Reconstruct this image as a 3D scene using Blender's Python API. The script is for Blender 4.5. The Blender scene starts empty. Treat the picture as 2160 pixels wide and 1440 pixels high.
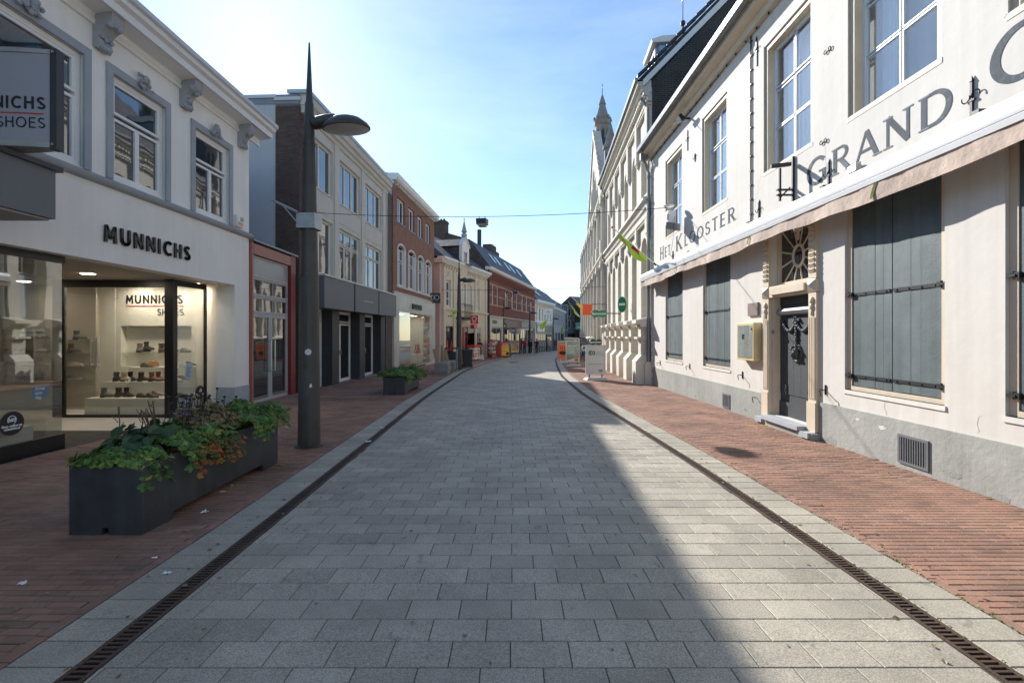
import bpy, bmesh, math, random
from mathutils import Vector, Matrix
R = random.Random(7)
S = bpy.context.scene
C = S.collection
rad = math.radians
# ------------------------------------------------------------------ camera, sky, sun
H = 1.57
cd = bpy.data.cameras.new('camera'); cam = bpy.data.objects.new('camera', cd); C.objects.link(cam)
cam.location = (0, 0, H); cam.rotation_euler = (rad(90), 0, 0)
cd.sensor_width = 36; cd.lens = 36 * 1010 / 2160; cd.shift_y = -14 / 2160
cd.clip_start = .05; cd.clip_end = 2000
S.camera = cam
SUN = Vector((-.80, 1.53, 1.0)).normalized()
EL = math.asin(SUN.z); AZ = math.atan2(SUN.x, SUN.y)
W = bpy.data.worlds.new('World'); S.world = W; W.use_nodes = True
nt = W.node_tree; nt.nodes.clear(); nn = nt.nodes.new; ln = nt.links.new
sky = nn('ShaderNodeTexSky'); sky.sky_type = 'NISHITA'; sky.sun_disc = False
sky.sun_elevation = EL; sky.sun_rotation = AZ
sky.air_density = 1.15; sky.dust_density = .19; sky.ozone_density = 4.2
tc = nn('ShaderNodeTexCoord'); mp = nn('ShaderNodeMapping'); mp.inputs['Scale'].default_value = (1.2, 1.2, 4.5)
nz = nn('ShaderNodeTexNoise'); nz.inputs['Scale'].default_value = 1.6; nz.inputs['Detail'].default_value = 9; nz.inputs['Roughness'].default_value = .62
cr = nn('ShaderNodeValToRGB'); cr.color_ramp.elements[0].position = .44; cr.color_ramp.elements[1].position = .86
cr.color_ramp.elements[1].color = (.2, .2, .2, 1)
mx = nn('ShaderNodeMix'); mx.data_type = 'RGBA'; mx.inputs[7].default_value = (7.5, 8.0, 8.6, 1)
bg = nn('ShaderNodeBackground'); bg.inputs['Strength'].default_value = .074
wo = nn('ShaderNodeOutputWorld')
ln(tc.outputs['Generated'], mp.inputs['Vector']); ln(mp.outputs[0], nz.inputs['Vector']); ln(nz.outputs['Fac'], cr.inputs[0])
ln(cr.outputs[0], mx.inputs[0]); ln(sky.outputs[0], mx.inputs[6]); ln(mx.outputs[2], bg.inputs['Color']); ln(bg.outputs[0], wo.inputs[0])
sd = bpy.data.lights.new('sun', 'SUN'); sd.energy = 3.0; sd.angle = rad(.55); sd.color = (1, .972, .925)
so = bpy.data.objects.new('sun', sd); C.objects.link(so); so.location = (-30, 20, 40)
so.rotation_euler = (-SUN).to_track_quat('-Z', 'Y').to_euler()
vs = S.view_settings; vs.view_transform = 'Standard'; vs.look = 'None'; vs.exposure = 1.46; vs.gamma = 1; vs.use_curve_mapping = False
S.cycles.max_bounces = 10; S.cycles.diffuse_bounces = 5; S.cycles.glossy_bounces = 4; S.cycles.transparent_max_bounces = 16
S.cycles.sample_clamp_indirect = 10

# ------------------------------------------------------------------ helpers
def g(Y): return -.011 * max(-12., min(Y, 80.))
def lab(o, label=None, cat=None, group=None, kind=None):
    if label: o['label'] = label
    if cat: o['category'] = cat
    if group: o['group'] = group
    if kind: o['kind'] = kind
    return o
def E(name, label, cat, loc=(0, 0, 0), rz=0, group=None):
    o = bpy.data.objects.new(name, None); C.objects.link(o); o.location = loc; o.rotation_euler = (0, 0, rz)
    o.empty_display_size = .2
    return lab(o, label, cat, group)
def link(name, me, parent=None):
    o = bpy.data.objects.new(name, me); C.objects.link(o)
    if parent is not None: o.parent = parent
    return o
class MB:
    def __init__(s): s.v = []; s.f = []; s.M = None; s.r = None; s.mi = []; s.cur = 0; s.rn = 0.
    def add(s, vs, fs):
        n = len(s.v)
        if s.M is not None: vs = [tuple(s.M @ Vector(v)) for v in vs]
        s.v += [tuple(v) for v in vs]; s.f += [tuple(i + n for i in f) for f in fs]
        s.mi += [s.cur] * len(fs)
        if s.r is not None: s.r += [s.rn] * len(fs)
        return s
    def box(s, x0, x1, y0, y1, z0, z1):
        return s.add([(x0, y0, z0), (x1, y0, z0), (x1, y1, z0), (x0, y1, z0), (x0, y0, z1), (x1, y0, z1), (x1, y1, z1), (x0, y1, z1)],
              [(0, 3, 2, 1), (4, 5, 6, 7), (0, 1, 5, 4), (1, 2, 6, 5), (2, 3, 7, 6), (3, 0, 4, 7)])
    def tbox(s, x0, x1, y0, y1, z0, z1, ix, iy=None):      # box whose top is inset
        iy = ix if iy is None else iy
        return s.add([(x0, y0, z0), (x1, y0, z0), (x1, y1, z0), (x0, y1, z0), (x0 + ix, y0 + iy, z1), (x1 - ix, y0 + iy, z1), (x1 - ix, y1 - iy, z1), (x0 + ix, y1 - iy, z1)],
              [(0, 3, 2, 1), (4, 5, 6, 7), (0, 1, 5, 4), (1, 2, 6, 5), (2, 3, 7, 6), (3, 0, 4, 7)])
    def prism(s, pts, a, b, ax='x'):                       # pts (p,q) extruded along ax from a to b
        n = len(pts)
        if ax == 'x': f = lambda t, p: (t, p[0], p[1])
        elif ax == 'y': f = lambda t, p: (p[0], t, p[1])
        else: f = lambda t, p: (p[0], p[1], t)
        vs = [f(a, p) for p in pts] + [f(b, p) for p in pts]
        return s.add(vs, [tuple(range(n - 1, -1, -1)), tuple(range(n, 2 * n))] + [(i, (i + 1) % n, n + (i + 1) % n, n + i) for i in range(n)])
    def cyl(s, p0, p1, r0, r1=None, n=10, caps=True):
        r1 = r0 if r1 is None else r1
        p0 = Vector(p0); p1 = Vector(p1); d = (p1 - p0).normalized()
        a = d.orthogonal().normalized(); b = d.cross(a)
        vs = []
        for p, r in ((p0, r0), (p1, r1)):
            for i in range(n):
                t = 2 * math.pi * i / n; vs.append(p + a * (r * math.cos(t)) + b * (r * math.sin(t)))
        fs = [(i, (i + 1) % n, n + (i + 1) % n, n + i) for i in range(n)]
        if caps: fs += [tuple(range(n - 1, -1, -1)), tuple(range(n, 2 * n))]
        return s.add(vs, fs)
    def tube(s, pts, r, n=6):
        for a, b in zip(pts, pts[1:]): s.cyl(a, b, r, r, n)
        return s
    def lathe(s, prof, c=(0, 0, 0), n=20, sx=1, sy=1, rot=0):
        vs = []; m = len(prof)
        for r, z in prof:
            for i in range(n):
                t = 2 * math.pi * i / n + rot; vs.append((c[0] + sx * r * math.cos(t), c[1] + sy * r * math.sin(t), c[2] + z))
        fs = [(j * n + i, j * n + (i + 1) % n, (j + 1) * n + (i + 1) % n, (j + 1) * n + i) for j in range(m - 1) for i in range(n)]
        fs += [tuple(range(n - 1, -1, -1)), tuple(range((m - 1) * n, m * n))]
        return s.add(vs, fs)
    def ball(s, c, rx, ry=None, rz=None, n=10, m=6):
        ry = rx if ry is None else ry; rz = rx if rz is None else rz
        vs = [(c[0], c[1], c[2] - rz)]
        for j in range(1, m):
            p = -math.pi / 2 + math.pi * j / m
            for i in range(n):
                t = 2 * math.pi * i / n; vs.append((c[0] + rx * math.cos(p) * math.cos(t), c[1] + ry * math.cos(p) * math.sin(t), c[2] + rz * math.sin(p)))
        vs.append((c[0], c[1], c[2] + rz)); L = len(vs) - 1
        fs = [(0, 1 + (i + 1) % n, 1 + i) for i in range(n)]
        fs += [(1 + j * n + i, 1 + j * n + (i + 1) % n, 1 + (j + 1) * n + (i + 1) % n, 1 + (j + 1) * n + i) for j in range(m - 2) for i in range(n)]
        fs += [(L, 1 + (m - 2) * n + i, 1 + (m - 2) * n + (i + 1) % n) for i in range(n)]
        return s.add(vs, fs)
    def torus(s, c, R_, r, axis='x', n=24, m=6, a0=0, a1=2 * math.pi):
        vs = []; full = abs(a1 - a0 - 2 * math.pi) < 1e-6; k = n if full else n + 1
        for i in range(k):
            t = a0 + (a1 - a0) * i / n
            for j in range(m):
                p = 2 * math.pi * j / m; q = R_ + r * math.cos(p); w = r * math.sin(p)
                u, v = q * math.cos(t), q * math.sin(t)
                vs.append({'x': (c[0] + w, c[1] + u, c[2] + v), 'y': (c[0] + u, c[1] + w, c[2] + v), 'z': (c[0] + u, c[1] + v, c[2] + w)}[axis])
        fs = []
        for i in range(n):
            i2 = (i + 1) % k
            for j in range(m): fs.append((i * m + j, i2 * m + j, i2 * m + (j + 1) % m, i * m + (j + 1) % m))
        return s.add(vs, fs)
    def wall(s, x0, x1, z0, z1, y0, y1, holes=()):
        xs = sorted({x0, x1, *[h[0] for h in holes], *[h[1] for h in holes]}); zs = sorted({z0, z1, *[h[2] for h in holes], *[h[3] for h in holes]})
        xs = [x for x in xs if x0 <= x <= x1]; zs = [z for z in zs if z0 <= z <= z1]
        def solid(i, j):
            if i < 0 or j < 0 or i >= len(xs) - 1 or j >= len(zs) - 1: return False
            cx = (xs[i] + xs[i + 1]) / 2; cz = (zs[j] + zs[j + 1]) / 2
            return not any(h[0] < cx < h[1] and h[2] < cz < h[3] for h in holes)
        for i in range(len(xs) - 1):
            for j in range(len(zs) - 1):
                if not solid(i, j): continue
                a, b, c, d = xs[i], xs[i + 1], zs[j], zs[j + 1]
                s.add([(a, y0, c), (b, y0, c), (b, y0, d), (a, y0, d)], [(0, 1, 2, 3)])
                s.add([(a, y1, c), (b, y1, c), (b, y1, d), (a, y1, d)], [(3, 2, 1, 0)])
                if not solid(i - 1, j): s.add([(a, y0, c), (a, y0, d), (a, y1, d), (a, y1, c)], [(0, 1, 2, 3)])
                if not solid(i + 1, j): s.add([(b, y0, c), (b, y1, c), (b, y1, d), (b, y0, d)], [(0, 1, 2, 3)])
                if not solid(i, j - 1): s.add([(a, y0, c), (a, y1, c), (b, y1, c), (b, y0, c)], [(0, 1, 2, 3)])
                if not solid(i, j + 1): s.add([(a, y0, d), (b, y0, d), (b, y1, d), (a, y1, d)], [(0, 1, 2, 3)])
        return s
    def arch(s, xa, xb, zs_, zt, y0, y1, n=10, point=0.):   # fills the corners above an arc that springs at zs_ and touches zt
        cx = (xa + xb) / 2; hw = (xb - xa) / 2; ht = zt - zs_
        arc = []
        for i in range(n + 1):
            u = -1 + 2 * i / n
            k = math.sqrt(max(0, 1 - u * u)) if not point else (1 - abs(u) ** 1.6)
            arc.append((cx + hw * u, zs_ + ht * k))
        zt += .002
        for (ax, az), (bx, bz) in zip(arc, arc[1:]):
            s.add([(ax, y0, az), (bx, y0, bz), (bx, y0, zt), (ax, y0, zt), (ax, y1, az), (bx, y1, bz), (bx, y1, zt), (ax, y1, zt)], [(0, 1, 2, 3), (0, 4, 5, 1), (7, 6, 5, 4)])
        return s
    def mesh(s, name, mats, smooth=None):
        me = bpy.data.meshes.new(name); me.from_pydata(s.v, [], s.f)
        for m in (mats if isinstance(mats, (list, tuple)) else [mats]): me.materials.append(m)
        if any(s.mi): me.polygons.foreach_set('material_index', s.mi)
        if s.r is not None:
            at = me.attributes.new('rnd', 'FLOAT', 'FACE'); at.data.foreach_set('value', s.r)
        me.update()
        if smooth:
            me.polygons.foreach_set('use_smooth', [True] * len(s.f)); me.set_sharp_from_angle(angle=rad(smooth))
        return me
    def obj(s, name, mats, parent=None, smooth=None, bevel=0):
        o = link(name, s.mesh(name, mats, smooth), parent)
        if bevel:
            b = o.modifiers.new('bevel', 'BEVEL'); b.width = bevel; b.segments = 2; b.limit_method = 'ANGLE'
        return o
def frame(p0, p1): return (p0[0], p0[1], 0), math.atan2(p1[1] - p0[1], p1[0] - p0[0])
def text(body, size, mat_, parent, loc, rot=(rad(90), 0, 0), name='lettering', ext=.004, off=0., align='LEFT', sx=1., bend=None, spacing=1.):
    cu = bpy.data.curves.new(name, 'FONT'); cu.body = body; cu.size = size; cu.extrude = ext; cu.offset = off; cu.align_x = align; cu.space_character = spacing
    cu.resolution_u = 3
    t = bpy.data.objects.new(name, cu); C.objects.link(t)
    me = bpy.data.meshes.new_from_object(t.evaluated_get(bpy.context.evaluated_depsgraph_get())); bpy.data.objects.remove(t)
    for v in me.vertices:
        v.co.x *= sx
        if bend: v.co.z += bend(v.co.x)
    me.materials.clear(); me.materials.append(mat_); me.name = name
    o = link(name, me, parent); o.location = loc; o.rotation_euler = rot
    return o

def block_letters(P, body, h, x, y, z, m, dep=.03, w=.17, bend=None, right=False, rot=None, name='letter', sp=.16):
    # bold sans capitals built from joined strokes, each letter one part
    def A(cx, cz, r, q, a0, a1, n=12): return [(cx + r * math.cos(rad(a0 + (a1 - a0) * i / n)), cz + q * math.sin(rad(a0 + (a1 - a0) * i / n))) for i in range(n + 1)]
    e = w / 2
    G = {'M': ([[(e, 0), (.13, 1 - e)], [(.13, 1 - e), (.42, .28)], [(.42, .28), (.71, 1 - e)], [(.71, 1 - e), (.84 - e, 0)]], .84),
         'U': ([[(e, 1), (e, .36)] + A(.36, .36, .36 - e, .36 - e, 180, 360) + [(.72 - e, 1)]], .72),
         'N': ([[(e, 0), (e, 1 - e)], [(e, 1 - e), (.72 - e, e)], [(.72 - e, e), (.72 - e, 1)]], .72),
         'I': ([[(e, 0), (e, 1)]], w), 'C': ([A(.46, .5, .46 - e, .5 - e, 50, 310, 16)], .74), 'H': ([[(e, 0), (e, 1)], [(.70 - e, 0), (.70 - e, 1)], [(e, .52), (.70 - e, .52)]], .70),
         'S': ([A(.29, .735, .24 - e * .3, .265 - e, 30, 270, 10) + A(.29, .265, .26 - e * .3, .265 - e, 90, -150, 10)], .56),
         'O': ([A(.45, .5, .45 - e, .5 - e, 0, 360, 24)], .90), 'E': ([[(e, 0), (e, 1)], [(e, 1 - e), (.54, 1 - e)], [(e, .52), (.50, .52)], [(e, e), (.54, e)]], .54)}
    tot = sum(G[c][1] + sp for c in body) * h - sp * h
    if right: x -= tot
    for ch in body:
        b = MB()
        for pts in G[ch][0]:
            for (ax, az), (bx, bz) in zip(pts, pts[1:]):
                l = math.hypot(bx - ax, bz - az); nx, nz = -(bz - az) / l * e, (bx - ax) / l * e
                b.prism([(x + (ax + nx) * h, z + (az + nz) * h), (x + (ax - nx) * h, z + (az - nz) * h), (x + (bx - nx) * h, z + (bz - nz) * h), (x + (bx + nx) * h, z + (bz + nz) * h)], y - dep, y, 'y')
            for (ax, az) in pts[1:-1] if len(pts) > 3 else []:
                b.cyl((x + ax * h, y, z + az * h), (x + ax * h, y - dep, z + az * h), e * h, n=8)
        for (ax, az) in ([(.13, 1 - e), (.42, .28), (.71, 1 - e)] if ch == 'M' else [(e, 1 - e), (.72 - e, e)] if ch == 'N' else []):
            b.cyl((x + ax * h, y, z + az * h), (x + ax * h, y - dep, z + az * h), e * h, n=8)
        if bend: b.v = [(vx, vy - bend(vx), vz) for vx, vy, vz in b.v]
        if rot: b.v = [tuple(rot @ Vector(v)) for v in b.v]
        b.obj(name, m, P); x += (G[ch][1] + sp) * h
    return x
# ------------------------------------------------------------------ materials
def newmat(name):
    m = bpy.data.materials.new(name); m.use_nodes = True; t = m.node_tree
    return m, t, t.nodes['Principled BSDF'], t.nodes.new, t.links.new
def rgba(c): return (c[0], c[1], c[2], 1)
def rndnode(N, L):
    oi = N('ShaderNodeObjectInfo'); at = N('ShaderNodeAttribute'); at.attribute_name = 'rnd'
    ad = N('ShaderNodeMath'); ad.operation = 'ADD'; fr = N('ShaderNodeMath'); fr.operation = 'FRACT'
    L(oi.outputs['Random'], ad.inputs[0]); L(at.outputs['Fac'], ad.inputs[1]); L(ad.outputs[0], fr.inputs[0])
    return fr.outputs[0]
def mat(name, col, rough=.6, var=.1, sc=1.5, bump=0., bsc=50., metal=0., rand=0., spec=.5, col2=None, streak=0., coat=0.):
    m, t, p, N, L = newmat(name)
    p.inputs['Roughness'].default_value = rough; p.inputs['Metallic'].default_value = metal; p.inputs['Specular IOR Level'].default_value = spec
    if coat: p.inputs['Coat Weight'].default_value = coat
    ge = N('ShaderNodeNewGeometry')
    n1 = N('ShaderNodeTexNoise'); n1.inputs['Scale'].default_value = sc; n1.inputs['Detail'].default_value = 8; n1.inputs['Roughness'].default_value = .65
    L(ge.outputs['Position'], n1.inputs['Vector'])
    mr = N('ShaderNodeMapRange'); mr.inputs[1].default_value = .3; mr.inputs[2].default_value = .7; mr.inputs[3].default_value = 1 - var; mr.inputs[4].default_value = 1 + var
    L(n1.outputs['Fac'], mr.inputs[0]); val = mr.outputs[0]
    if streak:                                   # rain streaks: noise stretched along z
        mp = N('ShaderNodeMapping'); mp.inputs['Scale'].default_value = (9, 9, .35); L(ge.outputs['Position'], mp.inputs[0])
        n3 = N('ShaderNodeTexNoise'); n3.inputs['Scale'].default_value = 1; n3.inputs['Detail'].default_value = 5; L(mp.outputs[0], n3.inputs['Vector'])
        m3 = N('ShaderNodeMapRange'); m3.inputs[1].default_value = .35; m3.inputs[2].default_value = .75; m3.inputs[3].default_value = 1; m3.inputs[4].default_value = 1 - streak
        L(n3.outputs['Fac'], m3.inputs[0]); mu = N('ShaderNodeMath'); mu.operation = 'MULTIPLY'; L(val, mu.inputs[0]); L(m3.outputs[0], mu.inputs[1]); val = mu.outputs[0]
    if rand:
        r = rndnode(N, L); m4 = N('ShaderNodeMapRange'); m4.inputs[3].default_value = 1 - rand; m4.inputs[4].default_value = 1 + rand
        L(r, m4.inputs[0]); mu = N('ShaderNodeMath'); mu.operation = 'MULTIPLY'; L(val, mu.inputs[0]); L(m4.outputs[0], mu.inputs[1]); val = mu.outputs[0]
    hs = N('ShaderNodeHueSaturation'); L(val, hs.inputs['Value'])
    if col2 is not None:
        mi = N('ShaderNodeMix'); mi.data_type = 'RGBA'; mi.inputs[6].default_value = rgba(col); mi.inputs[7].default_value = rgba(col2)
        if rand:
            L(r, mi.inputs[0])
        else:
            n4 = N('ShaderNodeTexNoise'); n4.inputs['Scale'].default_value = sc * .37; n4.inputs['Detail'].default_value = 9; n4.inputs['Roughness'].default_value = .7
            L(ge.outputs['Position'], n4.inputs['Vector']); m5 = N('ShaderNodeMapRange'); m5.inputs[1].default_value = .42; m5.inputs[2].default_value = .68
            L(n4.outputs['Fac'], m5.inputs[0]); L(m5.outputs[0], mi.inputs[0])
        L(mi.outputs[2], hs.inputs['Color'])
    else: hs.inputs['Color'].default_value = rgba(col)
    L(hs.outputs[0], p.inputs['Base Color'])
    if bump:
        n2 = N('ShaderNodeTexNoise'); n2.inputs['Scale'].default_value = bsc; n2.inputs['Detail'].default_value = 5; L(ge.outputs['Position'], n2.inputs['Vector'])
        b = N('ShaderNodeBump'); b.inputs['Strength'].default_value = bump; b.inputs['Distance'].default_value = .02; L(n2.outputs['Fac'], b.inputs['Height']); L(b.outputs[0], p.inputs['Normal'])
    return m
def brickmat(name, c1, c2, mortar, bw=.215, bh=.068, bump=.6, ms=.012, var=.2, rough=.85):
    m, t, p, N, L = newmat(name); p.inputs['Roughness'].default_value = rough
    tcn = N('ShaderNodeTexCoord'); sp = N('ShaderNodeSeparateXYZ'); ad = N('ShaderNodeMath'); ad.operation = 'ADD'; cb = N('ShaderNodeCombineXYZ')
    L(tcn.outputs['Object'], sp.inputs[0]); L(sp.outputs[0], ad.inputs[0]); L(sp.outputs[1], ad.inputs[1]); L(ad.outputs[0], cb.inputs[0]); L(sp.outputs[2], cb.inputs[1])
    br = N('ShaderNodeTexBrick'); br.inputs['Scale'].default_value = 1; br.inputs['Brick Width'].default_value = bw; br.inputs['Row Height'].default_value = bh
    br.inputs['Mortar Size'].default_value = ms; br.inputs['Mortar Smooth'].default_value = .2; br.inputs['Bias'].default_value = 0
    br.inputs['Color1'].default_value = rgba(c1); br.inputs['Color2'].default_value = rgba(c2); br.inputs['Mortar'].default_value = rgba(mortar)
    L(cb.outputs[0], br.inputs['Vector'])
    n1 = N('ShaderNodeTexNoise'); n1.inputs['Scale'].default_value = 2.2; n1.inputs['Detail'].default_value = 8; n1.inputs['Roughness'].default_value = .7; L(tcn.outputs['Object'], n1.inputs['Vector'])
    mr = N('ShaderNodeMapRange'); mr.inputs[1].default_value = .3; mr.inputs[2].default_value = .7; mr.inputs[3].default_value = 1 - var; mr.inputs[4].default_value = 1 + var; L(n1.outputs['Fac'], mr.inputs[0])
    hs = N('ShaderNodeHueSaturation'); L(mr.outputs[0], hs.inputs['Value']); L(br.outputs['Color'], hs.inputs['Color']); L(hs.outputs[0], p.inputs['Base Color'])
    b = N('ShaderNodeBump'); b.inputs['Strength'].default_value = bump; b.inputs['Distance'].default_value = .01; b.invert = True; L(br.outputs['Fac'], b.inputs['Height']); L(b.outputs[0], p.inputs['Normal'])
    return m
def tilemat(name, c, bw=.24, bh=.3):
    m = brickmat(name, tuple(x * .75 for x in c), tuple(x * 1.2 for x in c), tuple(x * .3 for x in c), bw, bh, 1., .02, .3, .6)
    return m
def glassmat(name, tint=(.9, .93, .93), ior=1.5, rough=0., boost=1.):
    m, t, p, N, L = newmat(name); t.nodes.remove(p); out = t.nodes['Material Output']
    tr = N('ShaderNodeBsdfTransparent'); tr.inputs[0].default_value = rgba(tint); gl = N('ShaderNodeBsdfGlossy'); gl.inputs['Roughness'].default_value = rough
    gl.inputs[0].default_value = (.95, .97, .98, 1)
    lw = N('ShaderNodeLayerWeight'); lw.inputs[0].default_value = .5; pw = N('ShaderNodeMath'); pw.operation = 'POWER'; pw.inputs[1].default_value = 3.6; L(lw.outputs['Facing'], pw.inputs[0])
    fr = N('ShaderNodeMath'); fr.operation = 'MULTIPLY_ADD'; fr.inputs[1].default_value = .9; fr.inputs[2].default_value = .05 * boost; L(pw.outputs[0], fr.inputs[0])
    mu = N('ShaderNodeMath'); mu.operation = 'MULTIPLY'; mu.use_clamp = True; mu.inputs[1].default_value = 1.
    ge = N('ShaderNodeNewGeometry'); nz_ = N('ShaderNodeTexNoise'); nz_.inputs['Scale'].default_value = 1.3; nz_.inputs['Detail'].default_value = 1; L(ge.outputs['Position'], nz_.inputs['Vector'])
    b = N('ShaderNodeBump'); b.inputs['Strength'].default_value = .02; b.inputs['Distance'].default_value = .06; L(nz_.outputs['Fac'], b.inputs['Height']); L(b.outputs[0], gl.inputs['Normal'])
    mi = N('ShaderNodeMixShader'); L(fr.outputs[0], mu.inputs[0]); L(mu.outputs[0], mi.inputs[0]); L(tr.outputs[0], mi.inputs[1]); L(gl.outputs[0], mi.inputs[2]); L(mi.outputs[0], out.inputs[0])
    return m
def darkglass(name, c=(.015, .018, .02), ior=2.7, rough=.02):
    m, t, p, N, L = newmat(name); p.inputs['Base Color'].default_value = rgba(c); p.inputs['Roughness'].default_value = rough; p.inputs['IOR'].default_value = ior
    ge = N('ShaderNodeNewGeometry'); nz_ = N('ShaderNodeTexNoise'); nz_.inputs['Scale'].default_value = 2.3; nz_.inputs['Detail'].default_value = 1; L(ge.outputs['Position'], nz_.inputs['Vector'])
    b = N('ShaderNodeBump'); b.inputs['Strength'].default_value = .017; b.inputs['Distance'].default_value = .06; L(nz_.outputs['Fac'], b.inputs['Height']); L(b.outputs[0], p.inputs['Normal'])
    return m
def emis(name, c, s):
    m, t, p, N, L = newmat(name); p.inputs['Base Color'].default_value = rgba(c); p.inputs['Emission Color'].default_value = rgba(c); p.inputs['Emission Strength'].default_value = s
    return m
def granite(name, lo, hi, rand=.13):
    m, t, p, N, L = newmat(name); p.inputs['Roughness'].default_value = .62; p.inputs['Specular IOR Level'].default_value = .4
    ge = N('ShaderNodeNewGeometry')
    a = N('ShaderNodeTexNoise'); a.inputs['Scale'].default_value = 130; a.inputs['Detail'].default_value = 3; a.inputs['Roughness'].default_value = .7
    b = N('ShaderNodeTexNoise'); b.inputs['Scale'].default_value = 1.1; b.inputs['Detail'].default_value = 8; b.inputs['Roughness'].default_value = .7
    c = N('ShaderNodeTexVoronoi'); c.inputs['Scale'].default_value = 95
    s = N('ShaderNodeTexNoise'); s.inputs['Scale'].default_value = 7; s.inputs['Detail'].default_value = 4
    for n in (a, b, c, s): L(ge.outputs['Position'], n.inputs['Vector'])
    r1 = N('ShaderNodeValToRGB'); r1.color_ramp.elements[0].position = .36; r1.color_ramp.elements[1].position = .64; r1.color_ramp.elements[0].color = rgba(lo); r1.color_ramp.elements[1].color = rgba(hi); L(a.outputs['Fac'], r1.inputs[0])
    m1 = N('ShaderNodeMapRange'); m1.inputs[1].default_value = .3; m1.inputs[2].default_value = .7; m1.inputs[3].default_value = .74; m1.inputs[4].default_value = 1.2; L(b.outputs['Fac'], m1.inputs[0])
    r = rndnode(N, L); m2 = N('ShaderNodeMapRange'); m2.inputs[3].default_value = 1 - rand; m2.inputs[4].default_value = 1 + rand; L(r, m2.inputs[0])
    m3 = N('ShaderNodeMapRange'); m3.inputs[1].default_value = .66; m3.inputs[2].default_value = .72; m3.inputs[3].default_value = 1; m3.inputs[4].default_value = .72; L(s.outputs['Fac'], m3.inputs[0])   # gum and stain spots
    x = N('ShaderNodeMath'); x.operation = 'MULTIPLY'; L(m1.outputs[0], x.inputs[0]); L(m2.outputs[0], x.inputs[1])
    y = N('ShaderNodeMath'); y.operation = 'MULTIPLY'; L(x.outputs[0], y.inputs[0]); L(m3.outputs[0], y.inputs[1])
    hs = N('ShaderNodeHueSaturation'); L(y.outputs[0], hs.inputs['Value']); L(r1.outputs[0], hs.inputs['Color']); L(hs.outputs[0], p.inputs['Base Color'])
    bu = N('ShaderNodeBump'); bu.inputs['Strength'].default_value = .35; bu.inputs['Distance'].default_value = .004; L(a.outputs['Fac'], bu.inputs['Height']); L(bu.outputs[0], p.inputs['Normal'])
    return m

m_paver = granite('granite_paver', (.222, .193, .150), (.482, .43, .338))
m_kerb = granite('granite_kerb', (.238, .209, .165), (.484, .436, .342), .08)
m_joint = mat('joint_sand', (.075, .062, .045), .95, .3, 6, .3, 80)
m_bedding = mat('brick_bedding', (.065, .045, .03), .95, .3, 9, .3, 80, col2=(.05, .06, .025))
m_pbrick = mat('pavement_brick', (.33, .20, .142), .8, .34, 1.3, .35, 120, rand=.34, col2=(.235, .125, .085), spec=.3)
m_iron = mat('cast_iron', (.075, .05, .038), .6, .25, 6, .3, 90, metal=.35, col2=(.11, .06, .035))
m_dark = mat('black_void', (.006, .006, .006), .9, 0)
m_white = mat('white_plaster', (.85, .82, .76), .8, .045, 1.1, .12, 40, streak=.05)
m_whitep = mat('white_paint', (.78, .77, .75), .45, .04, 2)
m_cream = mat('cream_plaster', (.645, .61, .555), .82, .05, .9, .16, 7, streak=.09, col2=(.615, .57, .505))
m_plinth = mat('cement_plinth', (.34, .34, .31), .9, .14, 1.4, .35, 16, col2=(.27, .275, .25), streak=.12)
m_bluestone = mat('blue_stone', (.36, .38, .405), .7, .12, 3, .1, 60)
m_trim = mat('grey_trim', (.33, .35, .375), .65, .08, 3, .1, 30)
m_beige = mat('beige_paint', (.62, .52, .385), .55, .08, 3, .08, 40, streak=.06)
m_shutter = mat('shutter_paint', (.10, .13, .135), .6, .2, 3.2, .16, 60, streak=.26, rand=.13)
m_door = mat('door_paint', (.045, .052, .056), .62, .15, 3, .1, 60, streak=.1)
m_wrought = mat('wrought_iron', (.025, .026, .028), .5, .2, 6, metal=.3)
m_awning = mat('awning_fabric', (.58, .455, .37), .9, .16, 4, .5, 14, col2=(.46, .36, .285), streak=.2)
m_alu = mat('painted_aluminium', (.56, .56, .56), .4, .05, 2)
m_zinc = mat('zinc', (.22, .235, .25), .45, .15, 2.5, metal=.55)
m_lamp = mat('lamp_grey', (.074, .069, .06), .5, .2, 3.5, .08, 60, metal=.25, streak=.25)
m_planter = mat('planter_steel', (.055, .06, .066), .42, .28, 3.2, .06, 50, metal=.2, streak=.25)
m_canopy = mat('canopy_panel', (.135, .14, .152), .5, .06, 1.5, metal=.1, streak=.05)
m_anth = mat('anthracite', (.042, .044, .05), .5, .1, 2)
m_ofc = mat('office_render', (.60, .565, .50), .75, .05, 1, .1, 40, streak=.06)
m_ofcframe = mat('office_frame', (.70, .66, .57), .5, .04, 2)
m_greywall = mat('grey_render', (.47, .475, .49), .8, .06, .6, .1, 30, streak=.06)
m_db = mat('dark_brick', (.115, .078, .06), .85, .2, 5, .3, 70, rand=.3, col2=(.085, .055, .045))
m_mortar = mat('mortar', (.17, .155, .14), .95, .15, 6)
m_dbt = brickmat('dark_brick_wall', (.115, .078, .06), (.08, .052, .042), (.15, .135, .12))
m_black_brick = brickmat('sooty_brick_wall', (.055, .045, .042), (.035, .03, .03), (.085, .08, .075))
m_rb = brickmat('red_brick_wall', (.30, .105, .058), (.23, .075, .043), (.30, .24, .19), ms=.010)
m_rb2 = brickmat('deep_red_brick_wall', (.24, .062, .045), (.175, .043, .033), (.21, .12, .10), ms=.009)
m_bb = brickmat('brown_brick_wall', (.10, .072, .05), (.065, .048, .036), (.11, .10, .085))
m_cb = brickmat('painted_brick', (.66, .61, .515), (.63, .58, .49), (.56, .515, .435), bump=.55, ms=.014, var=.07)
m_stone = mat('cream_stone', (.65, .605, .515), .75, .07, 1.5, .12, 40, streak=.08)
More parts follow.
